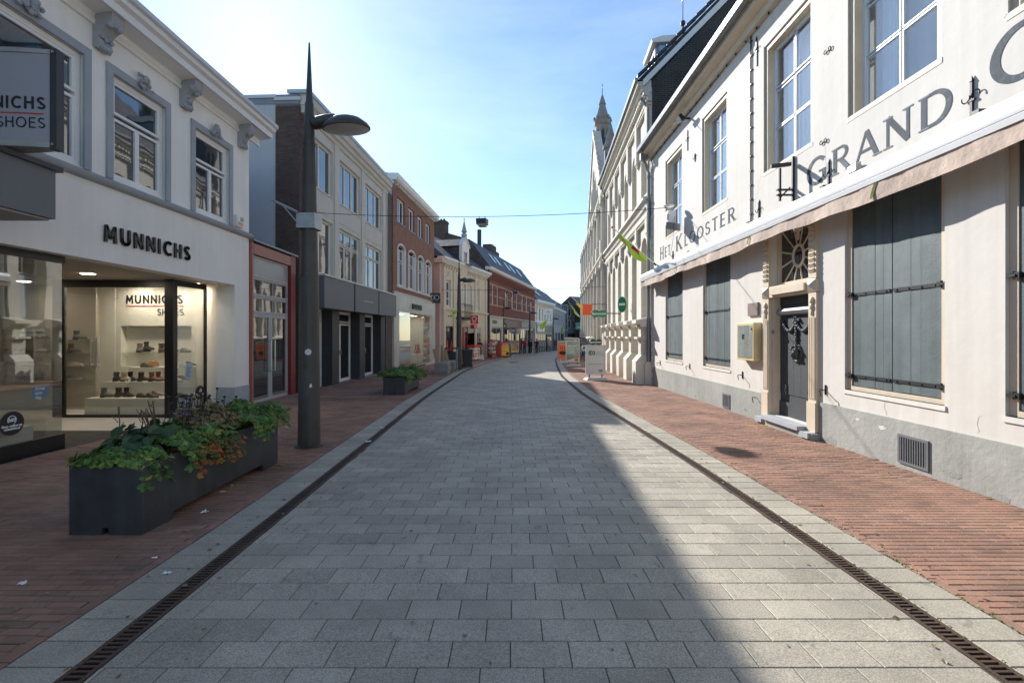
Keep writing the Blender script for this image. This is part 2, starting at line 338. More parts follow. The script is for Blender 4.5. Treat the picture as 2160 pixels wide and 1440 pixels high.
m_slate = tilemat('slate_roof', (.07, .073, .08))
m_tile = tilemat('dark_roof_tile', (.055, .055, .058))
m_redframe = mat('red_frame', (.19, .018, .02), .45, .1, 2)
m_pinkframe = mat('faded_red_panel', (.36, .14, .105), .5, .08, 2)
m_greyframe = mat('grey_frame', (.42, .42, .41), .45, .04, 2)
m_pane = darkglass('window_glass')
m_pane2 = darkglass('dim_window_glass', (.02, .022, .024), 1.7)
m_glass = glassmat('shop_glass', (.90, .92, .91), 1.55, 0, 2.4)
m_glass2 = glassmat('old_window_glass', (.93, .96, .98), 1.5, .0, 1.7)
m_curtain = mat('net_curtain', (.72, .74, .75), .9, .1, 2.5, .3, 14)
m_int = mat('shop_white', (.68, .64, .56), .7, .03, 1)
m_intd = mat('shop_wall', (.40, .355, .29), .8, .05, 1)
m_tile_f = mat('vestibule_tile', (.50, .46, .41), .6, .15, 2)
m_blackmetal = mat('black_metal', (.012, .012, .013), .35, 0)
m_ink = mat('black_ink', (.015, .015, .016), .5, 0)
m_signpaint = mat('blue_grey_sign_paint', (.13, .165, .20), .7, .12, 5, streak=.25)
m_steel = mat('steel', (.55, .55, .55), .3, .03, 2, metal=.9)
m_red = mat('red_plastic', (.55, .025, .03), .4, .04, 2)
m_wht = mat('white_plastic', (.78, .78, .77), .4, .02, 2)
m_green = mat('sign_green', (.02, .2, .09), .4, .05, 2)
m_dgreen = mat('dark_sign_green', (.018, .085, .04), .4, .05, 2)
m_orange = mat('sign_orange', (.85, .16, .03), .4, .03, 2)
m_lime = mat('lime_fabric', (.42, .62, .06), .8, .15, 6)
m_yellow = mat('yellow_plastic', (.85, .6, .04), .5, .04, 2)
m_wood = mat('raw_wood', (.36, .25, .15), .8, .2, 9, .2, 60)
m_conc = mat('concrete_slab', (.25, .25, .235), .9, .18, 3, .3, 40, rand=.15)
m_bin = mat('bin_plastic', (.022, .024, .026), .5, .1, 3)
m_lens = mat('lamp_lens', (.42, .43, .42), .25, .08, 3)
# ------------------------------------------------------------------ ground
def lerp_tab(tab, y):
    if y <= tab[0][0]: return tab[0][1]
    for (a, p), (b, q) in zip(tab, tab[1:]):
        if y <= b:
            t = (y - a) / (b - a); return p + (q - p) * t
    return tab[-1][1]
def smooth(tab):
    def f(y): return (lerp_tab(tab, y - 1.5) + lerp_tab(tab, y) * 2 + lerp_tab(tab, y + 1.5)) / 4
    return f
XL = smooth([(-12, -1.95), (2.2, -2.03), (6, -2.16), (13, -2.40), (24, -2.42), (29, -2.10), (33, -1.68), (37, -1.24), (45, -.35), (52, .65), (64, 4.0), (90, 12), (130, 24)])
XR = smooth([(-12, 2.33), (6, 2.33), (8, 2.26), (14, 2.06), (21, 2.18), (30, 2.80), (39, 3.55), (44, 4.2), (52, 5.6), (64, 9.0), (90, 17), (130, 29)])
GW = .065; KW = .335
road = lab(MB().obj('road', m_joint), kind='structure')
def ribbon(fa, fb, ys, dz, name, m, nx=1):
    b = MB()
    for y0, y1 in zip(ys, ys[1:]):
        for k in range(nx):
            t0, t1 = k / nx, (k + 1) / nx
            P = lambda y, t: (fa(y) + (fb(y) - fa(y)) * t, y, g(y) + dz)
            b.add([P(y0, t0), P(y0, t1), P(y1, t1), P(y1, t0)], [(0, 1, 2, 3)])
    return b.obj(name, m)
ys = [-12, -6, 0] + list(range(2, 132, 2))
C.objects.unlink(road); bpy.data.objects.remove(road)
ground = lab(ribbon(lambda y: -160, lambda y: 160, [-60, -12, 0, 20, 40, 60, 80, 200], -.06, 'ground', m_joint), kind='structure')
road = lab(ribbon(lambda y: XL(y) + GW, lambda y: XR(y) - GW, ys, -.004, 'road', m_joint), kind='structure')
def flat_paver(b, xa0, xb0, xa1, xb1, y0, y1, dz=0., bev=.003, t=.03):
    # trapezoid stone with a chamfered arris, sloping with the street
    z0, z1 = g(y0) + dz, g(y1) + dz
    vs = [(xa0, y0, z0 - bev), (xb0, y0, z0 - bev), (xb1, y1, z1 - bev), (xa1, y1, z1 - bev),
          (xa0 + bev, y0 + bev, z0), (xb0 - bev, y0 + bev, z0), (xb1 - bev, y1 - bev, z1), (xa1 + bev, y1 - bev, z1),
          (xa0, y0, z0 - t), (xb0, y0, z0 - t), (xb1, y1, z1 - t), (xa1, y1, z1 - t)]
    b.add(vs, [(4, 5, 6, 7), (0, 1, 5, 4), (1, 2, 6, 5), (2, 3, 7, 6), (3, 0, 4, 7), (8, 9, 1, 0), (9, 10, 2, 1), (10, 11, 3, 2), (11, 8, 0, 3)])
PW, PD, J = .30, .20, .005
def one_stone(parent, name, m, args, cache):
    # shared mesh for full stones, own mesh for cut ones
    xa0, xb0, xa1, xb1, y0, y1, dz = args
    cx, cy = (xa0 + xb0 + xa1 + xb1) / 4, (y0 + y1) / 2
    key = (round(xb0 - xa0, 3), round(xb1 - xa1, 3), round(xa1 - xa0, 3), round(y1 - y0, 3))
    if key not in cache:
        b = MB(); b2 = MB(); flat_paver(b, xa0, xb0, xa1, xb1, y0, y1, dz)
        b2.v = [(x - cx, y - cy, z - g(cy)) for x, y, z in b.v]; b2.f = b.f; b2.mi = [0] * len(b.f)
        cache[key] = b2.mesh(name, m)
    o = link(name, cache[key], parent); o.location = (cx, cy, g(cy)); return o
cache = {}; n_ind = 0; field = MB(); field.r = []
row = 0; y = .3
while y < 44:
    y0, y1 = y + J / 2, y + PD - J / 2
    l0, l1 = XL(y0) + GW + .006, XL(y1) + GW + .006; r0, r1 = XR(y0) - GW - .006, XR(y1) - GW - .006
    ph = (row % 2) * PW / 2 + R.uniform(-.012, .012) + math.floor(min(l0, l1) / PW) * PW - PW
    x = ph
    while x < max(r0, r1):
        a, b_ = x + J / 2, x + PW - J / 2
        xa0, xb0, xa1, xb1 = max(a, l0), min(b_, r0), max(a, l1), min(b_, r1)
        if xb0 - xa0 > .012 and xb1 - xa1 > .012:
            dz = R.uniform(-.002, .002)
            if 2.0 < y and n_ind < 300 and abs((xa0 + xb0) / 2) < 1.12 * y:
                one_stone(road, 'paver', m_paver, (xa0, xb0, xa1, xb1, y0, y1, dz), cache); n_ind += 1
            else:
                field.rn = R.random(); flat_paver(field, xa0, xb0, xa1, xb1, y0, y1, dz)
        x += PW
    y += PD; row += 1
lab(field.obj('paver_field', m_paver, road), kind='stuff')
far = ribbon(lambda y: XL(y) + GW, lambda y: XR(y) - GW, [44] + list(range(46, 132, 2)), .0, 'far_paving', m_paver); far.parent = road
# kerb bands and drains
grate = MB()
for k in range(14):
    x0 = k * .5 / 14
    grate.box(-.042, .042, x0 + .010, x0 + .5 / 14 - .010, -.02, -.002)
grate.box(-.064, -.042, 0, .498, -.03, 0); grate.box(.042, .064, 0, .498, -.03, 0)
grate_me = grate.mesh('grate', m_iron)
for side, XF, sg in (('west', XL, -1), ('east', XR, 1)):
    kerb = lab(ribbon(lambda y: XF(y) + (sg * (GW + KW) if sg < 0 else GW), lambda y: XF(y) + (sg * (GW + KW) if sg > 0 else -GW), ys, -.012, 'kerb_band', m_joint), kind='structure')
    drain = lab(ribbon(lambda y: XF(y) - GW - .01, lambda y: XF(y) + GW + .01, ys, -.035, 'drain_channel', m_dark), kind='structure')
    y = .9; cache = {}; n = 0; rest = MB(); rest.r = []
    while y < 60:
        y0, y1 = y + .004, y + .2 - .004
        a0, a1 = XF(y0) + sg * (GW + .004), XF(y1) + sg * (GW + .004); b0, b1 = a0 + sg * (KW - .012), a1 + sg * (KW - .012)
        if sg < 0: a0, a1, b0, b1 = b0, b1, a0, a1
        a = (a0, b0, a1, b1, y0, y1, R.uniform(-.001, .003))
        if y > 1.8 and n < 215: one_stone(kerb, 'kerb_stone', m_kerb, a, cache); n += 1
        else: rest.rn = R.random(); flat_paver(rest, *a)
        y += .2
    lab(rest.obj('kerb_stone_run', m_kerb, kerb), kind='stuff')
    y = .9
    while y < 50:
        o = link('grate', grate_me, drain); o.location = (XF(y), y, g(y) + .001); o.rotation_euler = (-.011, 0, -math.atan((XF(y + .5) - XF(y)) / .5))
        y += .5
# brick pavements
XWL = lambda y: -6.5 if y < 14 else lerp_tab([(14, -6.45), (23.5, -6.0), (32.4, -5.25), (34, -4.9), (43, -2.2), (64, 3.0), (74, 6.2), (90, 9.8), (130, 20)], y)
XWR = lambda y: lerp_tab([(-12, 4.95), (16.8, 5.0), (28.9, 5.9), (54, 8.2), (60, 12), (90, 22), (130, 34)], y)
for side, fa, fb in (('west', XWL, lambda y: XL(y) - GW - KW), ('east', lambda y: XR(y) + GW + KW, XWR)):
    pav = lab(ribbon(fa, fb, ys, -.006, 'brick_pavement', m_bedding, 2), kind='structure')
    cache = {}; cand = []
    y = .9; row = 0; bd, bl, j = .066, .205, .006
    edge = fb if side == 'west' else fa
    while y < 30:
        y0, y1 = y + j / 2, y + bd - j / 2
        if side == 'west': lo0, hi0 = fa(y0) + .03, fb(y0) - .075; lo1, hi1 = fa(y1) + .03, fb(y1) - .075
        else: lo0, hi0 = fa(y0) + .075, fb(y0) - .03; lo1, hi1 = fa(y1) + .075, fb(y1) - .03
        skew = .0
        x = math.floor(lo0 / bl) * bl - bl + (row % 2) * bl / 2 + R.uniform(-.02, .02)
        while x < hi0:
            a, b_ = x + j / 2, x + bl - j / 2
            t = (max(a, lo0), min(b_, hi0), max(a, lo1), min(b_, hi1), y0, y1, R.gauss(0, .0016))
            if t[1] - t[0] > .012 and t[3] - t[2] > .012: cand.append(t)
            x += bl
        y += bd; row += 1
    y = .9
    while y < 30:                                   # border course laid lengthwise
        y0, y1 = y + j / 2, y + bl - j / 2
        if side == 'west': t = (fb(y0) - .072, fb(y0) - .006, fb(y1) - .072, fb(y1) - .006, y0, y1, 0.001)
        else: t = (fa(y0) + .006, fa(y0) + .072, fa(y1) + .006, fa(y1) + .072, y0, y1, 0.001)
        cand.append(t); y += bl
    def inview(t):
        cx, cy = (t[0] + t[1]) / 2, t[4]; px = 1080 + 1010 * cx / cy; py = 706 + 1010 * (H - g(cy)) / cy
        return 0 < px < 2160 and py < 1440
    near = sorted([t for t in cand if inview(t)], key=lambda t: t[4])[:300]
    nset = set(map(id, near)); rest = MB(); rest.r = []
    for t in near: one_stone(pav, 'brick', m_pbrick, t, cache)
    for t in cand:
        if id(t) not in nset: rest.rn = R.random(); flat_paver(rest, *t, bev=.004, t=.02)
    lab(rest.obj('brick_field', m_pbrick, pav), kind='stuff')
    fr = ribbon(fa, fb, [30] + list(range(32, 132, 2)), .0, 'far_brick_paving', m_pbrick, 2); fr.parent = pav
# manhole cover
mh = MB(); mh.lathe([(.40, -.02), (.40, .004), (.36, .004), (.36, .0), (.33, .0), (.33, .006)], (0, 0, 0), 24)
for k in range(-3, 4): mh.box(-.28 + abs(k) * .03, .28 - abs(k) * .03, k * .085 - .02, k * .085 + .02, .006, .010)
o = mh.obj('manhole_cover', m_iron); o.location = (.13, 33.8, g(33.8) + .002); lab(o, 'round dark iron manhole cover set flush in the grey road', 'manhole cover')
# ------------------------------------------------------------------ building parts
def window(P, x0, x1, z0, z1, y, cells=((0, 1, 0, 1),), fw=.05, cw=.035, fd=.07, fm=None, pm=None, sill=None, back=None):
    fm = fm or m_whitep; pm = pm or m_pane
    b = MB(); b.box(x0, x1, y, y + fd, z1 - fw, z1).box(x0, x1, y, y + fd, z0, z0 + fw)
    b.box(x0, x0 + fw, y, y + fd, z0 + fw, z1 - fw).box(x1 - fw, x1, y, y + fd, z0 + fw, z1 - fw)
    X0, X1, Z0, Z1 = x0 + fw, x1 - fw, z0 + fw, z1 - fw
    panes = []
    for (a, c, d, e) in cells:
        xa, xb, za, zb = X0 + (X1 - X0) * a, X0 + (X1 - X0) * c, Z0 + (Z1 - Z0) * d, Z0 + (Z1 - Z0) * e
        yy = y + .012
        b.box(xa, xb, yy, y + fd - .01, zb - cw, zb).box(xa, xb, yy, y + fd - .01, za, za + cw)
        b.box(xa, xa + cw, yy, y + fd - .01, za + cw, zb - cw).box(xb - cw, xb, yy, y + fd - .01, za + cw, zb - cw)
        panes.append((xa + cw, xb - cw, za + cw, zb - cw))
    w = b.obj('window', fm, P)
    for (xa, xb, za, zb) in panes:
        MB().box(xa - .004, xb + .004, y + fd * .5, y + fd * .5 + .008, za - .004, zb + .004).obj('pane', pm, w)
    if sill: MB().tbox(x0 - sill[0], x1 + sill[0], y - sill[1], y + .01, z0 - sill[2], z0 - .002, 0, .012).obj('sill', sill[3], w)
    return w
def lumps(b, c, r, n, sx=1., sz=1., seed=1, dep=.6):
    q = random.Random(seed)
    for k in range(n):
        t = q.uniform(0, 2 * math.pi); d = q.uniform(0, r)
        b.ball((c[0] + math.cos(t) * d * sx, c[1] - q.uniform(0, r * .3), c[2] + math.sin(t) * d * sz), q.uniform(.22, .4) * r, q.uniform(.3, .5) * r * dep, q.uniform(.22, .42) * r, 7, 5)
TWO = ((0, .5, 0, .62), (.5, 1, 0, .62), (0, 1, .66, 1))
# ================================================================== shoe shop (nearest on the west side)
loc, rz = frame((-6.4, 0), (-6.4, 10))
SH = E('shoe_shop', 'white plastered shop building with grey window surrounds and shoe display window', 'building', loc, rz)
X1 = 11.65; G0 = -.14
holes = [(5.0, 11.05, -.3, 2.72)] + [(a + .1, b - .1, 4.06, 5.76) for a, b in ((5.4, 7.26), (7.54, 8.95), (9.53, 10.94), (1.5, 3.2), (3.4, 5.1))]
b = MB(); b.wall(-7, X1, .0, 6.9, 0, .3, [h for h in holes]); b.obj('wall', m_white, SH)
MB().box(-7, 5.0, -.012, 0, -.25, .37).obj('plinth', m_bluestone, SH)
b = MB(); b.box(11.046, X1 + .004, -.012, .43, -.3, .36); b.obj('plinth', m_bluestone, SH)
MB().box(11.05, X1, .3, .42, .36, 2.72).obj('pier_return', m_white, SH)
b = MB().box(-7, X1, .302, 8, 2.92, 6.6); b.box(-7, 4.6, .302, 8, -.3, 2.918); b.obj('building_body', m_intd, SH)
MB().box(X1 - .25, X1, .3, 8, -.3, 6.6).obj('party_wall', m_white, SH)
MB().box(-7, X1, .2, 8, 6.6, 6.72).obj('flat_roof', m_zinc, SH)
prof = [(.0, 6.30), (-.04, 6.30), (-.05, 6.36), (-.03, 6.40), (-.05, 6.46), (-.30, 6.50), (-.36, 6.50), (-.37, 6.62), (-.44, 6.66), (-.47, 6.75), (-.47, 6.80), (0, 6.84)]
MB().prism([(y_, z) for y_, z in prof], -7, X1 + .42, 'x').obj('cornice', m_whitep, SH)
MB().prism([(-.475, 6.73), (-.505, 6.76), (-.505, 6.835), (-.46, 6.835)], -7, X1 + .44, 'x').obj('gutter_edge', m_alu, SH)
MB().prism([(0, 3.90), (-.045, 3.91), (-.08, 3.95), (-.085, 4.0), (-.05, 4.03), (0, 4.05)], -7, X1 + .06, 'x').obj('sill_moulding', m_trim, SH, smooth=50)
for i, (a, b_) in enumerate(((5.4, 7.26), (7.54, 8.95), (9.53, 10.94), (1.5, 3.2), (3.4, 5.1))):
    b = MB(); b.box(a, a + .12, -.03, 0.004, 4.05, 5.75).box(b_ - .12, b_, -.03, 0.004, 4.05, 5.75).box(a, b_, -.03, 0.004, 5.75, 5.88)
    b.obj('window_surround', m_trim, SH)
    window(SH, a + .12, b_ - .12, 4.06, 5.745, .045, TWO, .075, .045, .09, m_whitep, m_pane)
    if a > 5:
        b = MB(); lumps(b, ((a + b_) / 2, -.06, 5.93), .12, 16, 1.2, 1.0, i + 3); lumps(b, ((a + b_) / 2, -.06, 5.84), .10, 8, 2.0, .5, i + 9)
        b.ball(((a + b_) / 2, -.10, 5.95), .055, .05, .075).ball(((a + b_) / 2, -.145, 5.94), .014, .03, .03)
        b.obj('keystone_mask', m_trim, SH, smooth=60)
for i, cx in enumerate((5.3, 7.42, 9.33, 11.28)):
    b = MB(); pr = [(-.0, 5.98), (-.08, 5.95), (-.12, 6.02), (-.09, 6.12), (-.14, 6.22), (-.24, 6.30), (-.30, 6.38), (-.31, 6.49), (0, 6.49)]
    b.prism(pr, cx - .12, cx + .12, 'x'); lumps(b, (cx, -.2, 6.36), .15, 16, .8, .7, i + 21, .9); lumps(b, (cx, -.1, 6.12), .1, 12, .9, 1.4, i + 31, .9)
    b.ball((cx, -.10, 5.98), .10, .07, .05)
    b.obj('corbel', m_trim, SH, smooth=50)
# facade lettering
def hum(x): return 0
block_letters(SH, 'MUNNICHS', .275, 7.49, -.012, 3.03, m_blackmetal, .028, .175, sp=.29)
# shopfront glass
F = .22
gl = MB().box(5.0, 7.04, F, F + .012, .12, 2.62).obj('show_window', m_glass, SH)
MB().box(7.04, 7.052, F + .01, 3.2, .02, 2.62).obj('show_window', m_glass, SH)
for z0, z1 in ((-.16, .12), (2.62, 2.72)): MB().box(5.0, 7.06, F - .03, F + .04, z0, z1).obj('show_window_frame', m_blackmetal, SH)
b = MB(); b.box(9.95, 11.04, F + .42, F + .47, -.2, -.02).box(9.95, 11.04, F + .42, F + .47, 2.60, 2.72).box(11.0, 11.05, F + .42, F + .47, -.02, 2.6)
b.box(9.92, 10.05, F + .40, F + .58, -.2, 2.72); b.obj('show_window_frame', m_blackmetal, SH)
MB().box(10.05, 11.0, F + .44, F + .452, -.02, 2.6).obj('show_window', m_glass, SH)
b = MB(); b.box(10.0, 10.05, .80, 3.2, -.2, -.10).box(10.0, 10.05, .80, 3.2, 2.56, 2.72).box(10.0, 10.05, 2.95, 3.2, -.1, 2.56); b.obj('door_frame', m_blackmetal, SH)
MB().box(10.02, 10.032, .80, 1.9, -.1, 2.56).obj('show_window', m_glass, SH)
for ya, yb, yh in ((1.91, 2.29, 2.24), (2.30, 2.94, 2.37)):
    d = MB().box(10.015, 10.03, ya, yb, -.08, 2.55).obj('glass_door', m_glass, SH)
    b = MB(); b.cyl((9.96, yh, .88), (9.96, yh, 1.52), .014, n=8); b.cyl((9.96, yh, .95), (10.02, yh, .95), .008, n=6).cyl((9.96, yh, 1.45), (10.02, yh, 1.45), .008, n=6); b.obj('handle', m_steel, d, smooth=40)
# interior shell
MB().box(4.6, 11.4, .3, 6, -.19, -.155).obj('shop_floor', m_tile_f, SH)
b = MB(); b.box(4.6, 11.4, .301, 6, 2.73, 2.91); b.obj('shop_ceiling', m_intd, SH)
b = MB(); b.box(4.55, 11.4, 6, 6.1, -.2, 2.73).box(4.55, 4.6, .3, 6, -.2, 2.73); b.obj('shop_back_wall', m_intd, SH)
# display wall facing the street corner, with a lit niche
b = MB(); b.M = Matrix.Rotation(rad(0), 4, 'Z')
def wallx(b, xf, y0, y1, z0, z1, hole, th):
    # wall in the y-z plane at x = xf with one recess
    q = MB(); q.wall(-y1, -y0, z0, z1, 0, th, [(-hole[1], -hole[0], hole[2], hole[3])])
    b.add([(xf + v[1], -v[0], v[2]) for v in q.v], q.f)
b = MB(); wallx(b, 11.2, .5, 3.25, -.15, 2.73, (1.1, 2.75, .83, 1.78), .2); b.box(11.36, 11.39, .9, 2.9, .7, 1.9); b.obj('display_wall', m_int, SH)
MB().box(11.1, 11.4, 3.25, 5.9, -.15, 2.73).obj('shelf_wall', m_intd, SH)
MB().box(11.18, 11.36, 1.12, 2.73, 1.15, 1.162).obj('glass_shelf', m_glass, SH)
for z in (.55, .85, 1.15, 1.45): MB().box(10.85, 11.1, 3.28, 5.6, z, z + .012).obj('glass_shelf', m_glass, SH)
for (xa, ya, yb, za, zb) in ((10.10, .72, 2.62, -.155, .23), (10.48, .95, 2.55, .23, .54), (10.86, 1.0, 2.3, .54, .83)):
    MB().box(xa, 11.2, ya, yb, za, zb).obj('display_step', m_int, SH)
MB().box(5.3, 6.75, .35, .75, -.15, .30).obj('display_plinth', m_int, SH)
RX = (rad(90), 0, rad(-90))                                       # text facing the camera side of the shop
RT = Matrix.Translation((11.194, 2.62, 0)) @ Matrix.Rotation(rad(-90), 4, 'Z')
block_letters(SH, 'MUNNICHS', .20, 0, 0, 2.30, m_ink, .008, .17, rot=RT, name='wall_letter', sp=.2)
MB().box(11.188, 11.196, 1.28, 2.62, 2.235, 2.25).obj('wall_lettering_rule', m_red, SH)
block_letters(SH, 'SHOES', .15, 1.34, 0, 2.03, m_ink, .008, .11, right=True, rot=RT, name='wall_letter', sp=.2)
def lamp_disc(x, y_, e, r=.11):
    o = MB().cyl((x, y_, 2.722), (x, y_, 2.735), r, n=16).obj('ceiling_spot', emis('warm_lamp', (1, .82, .58), 9), SH)
    ld = bpy.data.lights.new('shop_spot', 'AREA'); ld.shape = 'DISK'; ld.size = .2; ld.energy = e; ld.color = (1, .89, .75)
    lo = bpy.data.objects.new('shop_spot', ld); C.objects.link(lo); lo.parent = SH; lo.location = (x, y_, 2.71)
for x, y_, e in ((9.1, 1.66, 3), (10.75, 1.4, 6), (10.8, 2.2, 6), (10.85, .8, 2.5), (6.1, .8, 2), (10.4, 4.2, 3), (8.5, 4.4, 3), (6.0, 3.6, 2.5)): lamp_disc(x, y_, e)
def sticker(P, x, y_, z, r):
    o = MB().cyl((x, y_, z), (x, y_ - .003, z), r, n=28).obj('window_sticker', m_ink, P)
    MB().torus((x, y_ - .003, z), r * .97, r * .03, 'y', 28, 4).obj('sticker_ring', mat('sticker_brown', (.12, .05, .035), .5, 0), o)
    MB().torus((x, y_ - .004, z + r * .28), r * .34, r * .035, 'y', 20, 4, rad(-60), rad(210)).obj('sticker_arrow', m_wht, o)
    text('24/7', r * .36, m_wht, o, (x, y_ - .005, z + r * .16), name='sticker_text', ext=.001, off=.004, align='CENTER')
    for t, dz in (('Shop online op', -.28), ('munnichs.nl', -.52)): text(t, r * .27, m_wht, o, (x, y_ - .005, z + r * dz), name='sticker_text', ext=.001, off=.002, align='CENTER')
sticker(SH, 6.33, F - .006, .40, .16); sticker(SH, 10.82, F + .434, .27, .155)
text('..e daggoede\naanbiedingen', .07, m_wht, SH, (6.45, F + .016, 1.62), (rad(90), 0, 0), 'window_print', .001, .001)
MB().box(6.62, 6.86, F + .016, F + .02, .68, .86).obj('window_poster', mat('poster_blue', (.16, .3, .5), .5, .03), SH)
text('Koop\nzon-\ndag', .062, m_wht, SH, (6.66, F + .012, .80), name='window_print', ext=.001, off=.002)
# shoes
m_sole = mat('rubber_sole', (.30, .28, .25), .7, .05)
def shoe(kind, col, x, y_, z, rz_, label):
    L = .29; W_ = .05; prof = [(0, .03, .06), (.04, .048, .085), (.10, .044, .085), (.16, .048, .062), (.22, .052, .045), (.27, .04, .032), (.29, .012, .02)]
    b = MB(); rows = []
    for u, w, h in prof: rows.append([(u, w * math.cos(t), .018 + h * max(0, math.sin(t)) ** .8) for t in [math.pi * k / 6 for k in range(7)]])
    vs = [v for r in rows for v in r]; n = 7
    b.add(vs, [(i * n + k, i * n + k + 1, (i + 1) * n + k + 1, (i + 1) * n + k) for i in range(len(prof) - 1) for k in range(n - 1)] + [tuple(range(n))])
    if kind == 'boot': b.lathe([(.046, .05), (.044, .10), (.05, .17), (.052, .19), (.044, .19), (.04, .12)], (.062, 0, 0), 10, 1.2, .9)
    else: b.lathe([(.044, .06), (.046, .095), (.038, .097), (.03, .06)], (.07, 0, 0), 8, 1.35, .85)
    o = b.obj('shoe', mat('leather', col, .5, .15, 12, .1, 90), None, smooth=60)
    so_ = MB()
    pts = [(u, w * 1.04) for u, w, h in prof] + [(u, -w * 1.04) for u, w, h in reversed(prof)]
    so_.prism(pts, 0, .02, 'z'); 
    if kind == 'boot': so_.box(0, .07, -.035, .035, -.018, .001)
    so_.obj('sole', m_sole if kind == 'trainer' else m_ink, o)
    wx = Matrix.Rotation(rz, 4, 'Z') @ Vector((x, y_, z)); o.location = (loc[0] + wx.x, loc[1] + wx.y, wx.z + (.018 if kind == 'boot' else 0)); o.rotation_euler = (0, 0, rz + rz_)
    return lab(o, label, 'boot' if kind == 'boot' else 'shoe', 'shoes on display in the shop window')
BK, BR, TA, GY, CM, NV = (.02, .02, .021), (.07, .04, .025), (.20, .075, .035), (.12, .115, .11), (.40, .32, .22), (.035, .04, .06)
F0 = rad(-100)
for a in ((('boot', GY, 10.25, 2.40, .23, F0 + .2, 'grey ankle boot at the left end of the lowest white step'),
    ('boot', BR, 10.28, 2.12, .23, F0 + .5, 'brown ankle boot beside the grey boot on the lowest white step')),
    (('boot', BK, 10.36, 1.98, .23, F0 - .2, 'black ankle boot standing behind the brown boot on the lowest step'),
    ('low', BR, 10.24, 1.62, .23, F0 + .1, 'dark brown lace-up shoe in the middle of the lowest step'),
    ('low', (.05, .03, .022), 10.24, 1.42, .23, F0, 'blackish brown lace-up shoe next to the middle of the lowest step'),
    ('trainer', (.22, .13, .09), 10.36, 1.38, .27, F0 - .2, 'light brown trainer propped up at the back of the lowest step'),
    ('low', NV, 10.30, 1.02, .23, F0 + .2, 'navy low shoe on the lowest step by the black window post'),
    ('low', (.012, .012, .012), 10.28, .86, .23, F0 + .4, 'black low shoe on the lowest step right of the window post')),
    (('boot', BK, 10.60, 2.42, .54, F0 + .2, 'black chelsea boot at the left end of the middle step'),
    ('boot', CM, 10.58, 2.24, .54, F0 + .4, 'beige ankle boot leaning beside the black boot on the middle step'),
    ('boot', (.014, .014, .016), 10.70, 2.16, .54, F0 - .3, 'shiny black boot at the back of the middle step'),
    ('boot', (.05, .03, .02), 10.58, 1.86, .54, F0 + .3, 'dark brown chelsea boot in the middle of the middle step'),
    ('boot', TA, 10.58, 1.62, .54, F0 + .1, 'tan ankle boot at the front of the middle step'),
    ('boot', (.15, .05, .025), 10.72, 1.56, .54, F0 - .2, 'reddish brown boot at the back of the middle step'),
    ('trainer', CM, 10.60, 1.16, .54, F0 + .1, 'beige trainer with pale sole on the middle step'),
    ('low', BK, 10.70, 1.05, .57, F0 - .1, 'black low shoe propped above the beige trainer')),
    (('low', (.06, .05, .045), 10.95, 2.08, .83, F0 + .2, 'grey brown low shoe left of the tan handbag'),
    ('trainer', (.30, .30, .31), 10.94, 1.20, .83, F0 + .2, 'black and white trainer on the top step'),
    ('trainer', BK, 11.04, 1.12, .86, F0 - .1, 'black trainer at the back of the top step')),
    (('boot', (.17, .14, .11), 11.26, 2.42, 1.162, F0 + .3, 'taupe ankle boot on the glass shelf of the niche'),
    ('boot', (.025, .025, .026), 11.28, 2.26, 1.20, F0 - .1, 'black ankle boot raised on the glass shelf of the niche'),
    ('boot', BR, 11.26, 1.92, 1.162, F0 + .8, 'brown boot in the middle of the niche shelf'),
    ('boot', (.13, .11, .09), 11.28, 1.72, 1.162, F0 + .2, 'greyish boot right of the middle of the niche shelf'),
    ('low', (.10, .08, .06), 11.28, 1.40, 1.162, F0, 'brown low shoe at the right end of the niche shelf')),
    (('boot', (.06, .07, .09), 10.95, 3.62, 1.462, F0 + .2, 'blue grey boot on the top glass shelf behind the door'),
    ('boot', BR, 10.95, 3.75, 1.162, F0 + .2, 'brown boot on the second glass shelf behind the door'),
    ('trainer', (.35, .25, .24), 10.95, 3.7, .862, F0 + .2, 'pinkish trainer on the third glass shelf behind the door'),
    ('trainer', (.1, .1, .1), 10.95, 3.75, .562, F0 + .2, 'dark trainer on the lowest glass shelf behind the door'),
    ('trainer', (.5, .48, .45), 9.6, 4.6, .3, F0, 'white trainer low down at the back of the shop')),
    (('low', TA, 6.35, .52, .30, F0 + .4, 'tan shoe on the white plinth behind the round window sticker'),)):
    for s_ in a: shoe(*s_)
NM = ('first', 'second', 'third', 'fourth', 'fifth')
for z, row in ((.562, 'lowest'), (.862, 'second'), (1.162, 'third'), (1.462, 'top')):
    for k in range(4):
        kind = ('boot', 'low', 'trainer')[(k + int(z * 10)) % 3]; col = (BK, BR, TA, GY, CM, NV)[(k * 2 + int(z * 7)) % 6]
        shoe(kind, tuple(c * .8 for c in col), 10.93, 4.1 + k * .36, z, F0 + .2, NM[3 - k] + ' shoe from the left among the deeper shoes on the ' + row + ' glass shelf')
for k in range(5): shoe(('low', 'trainer', 'boot', 'low', 'trainer')[k], (BR, CM, BK, GY, NV)[k], 8.2 + k * .42, 5.55, 1.0, rad(180), NM[k] + ' shoe from the left on the dark shelf along the back wall')
for z in (.6, .98, 1.36, 1.74): MB().box(7.2, 10.4, 5.4, 5.99, z, z + .018).obj('wall_shelf', m_intd, SH)
for k in range(5): shoe(('boot', 'low', 'trainer', 'boot', 'low')[k], (GY, TA, BR, BK, CM)[k], 8.0 + k * .45, 5.55, 1.38, rad(180), NM[k] + ' shoe from the left on the upper shelf along the back wall')
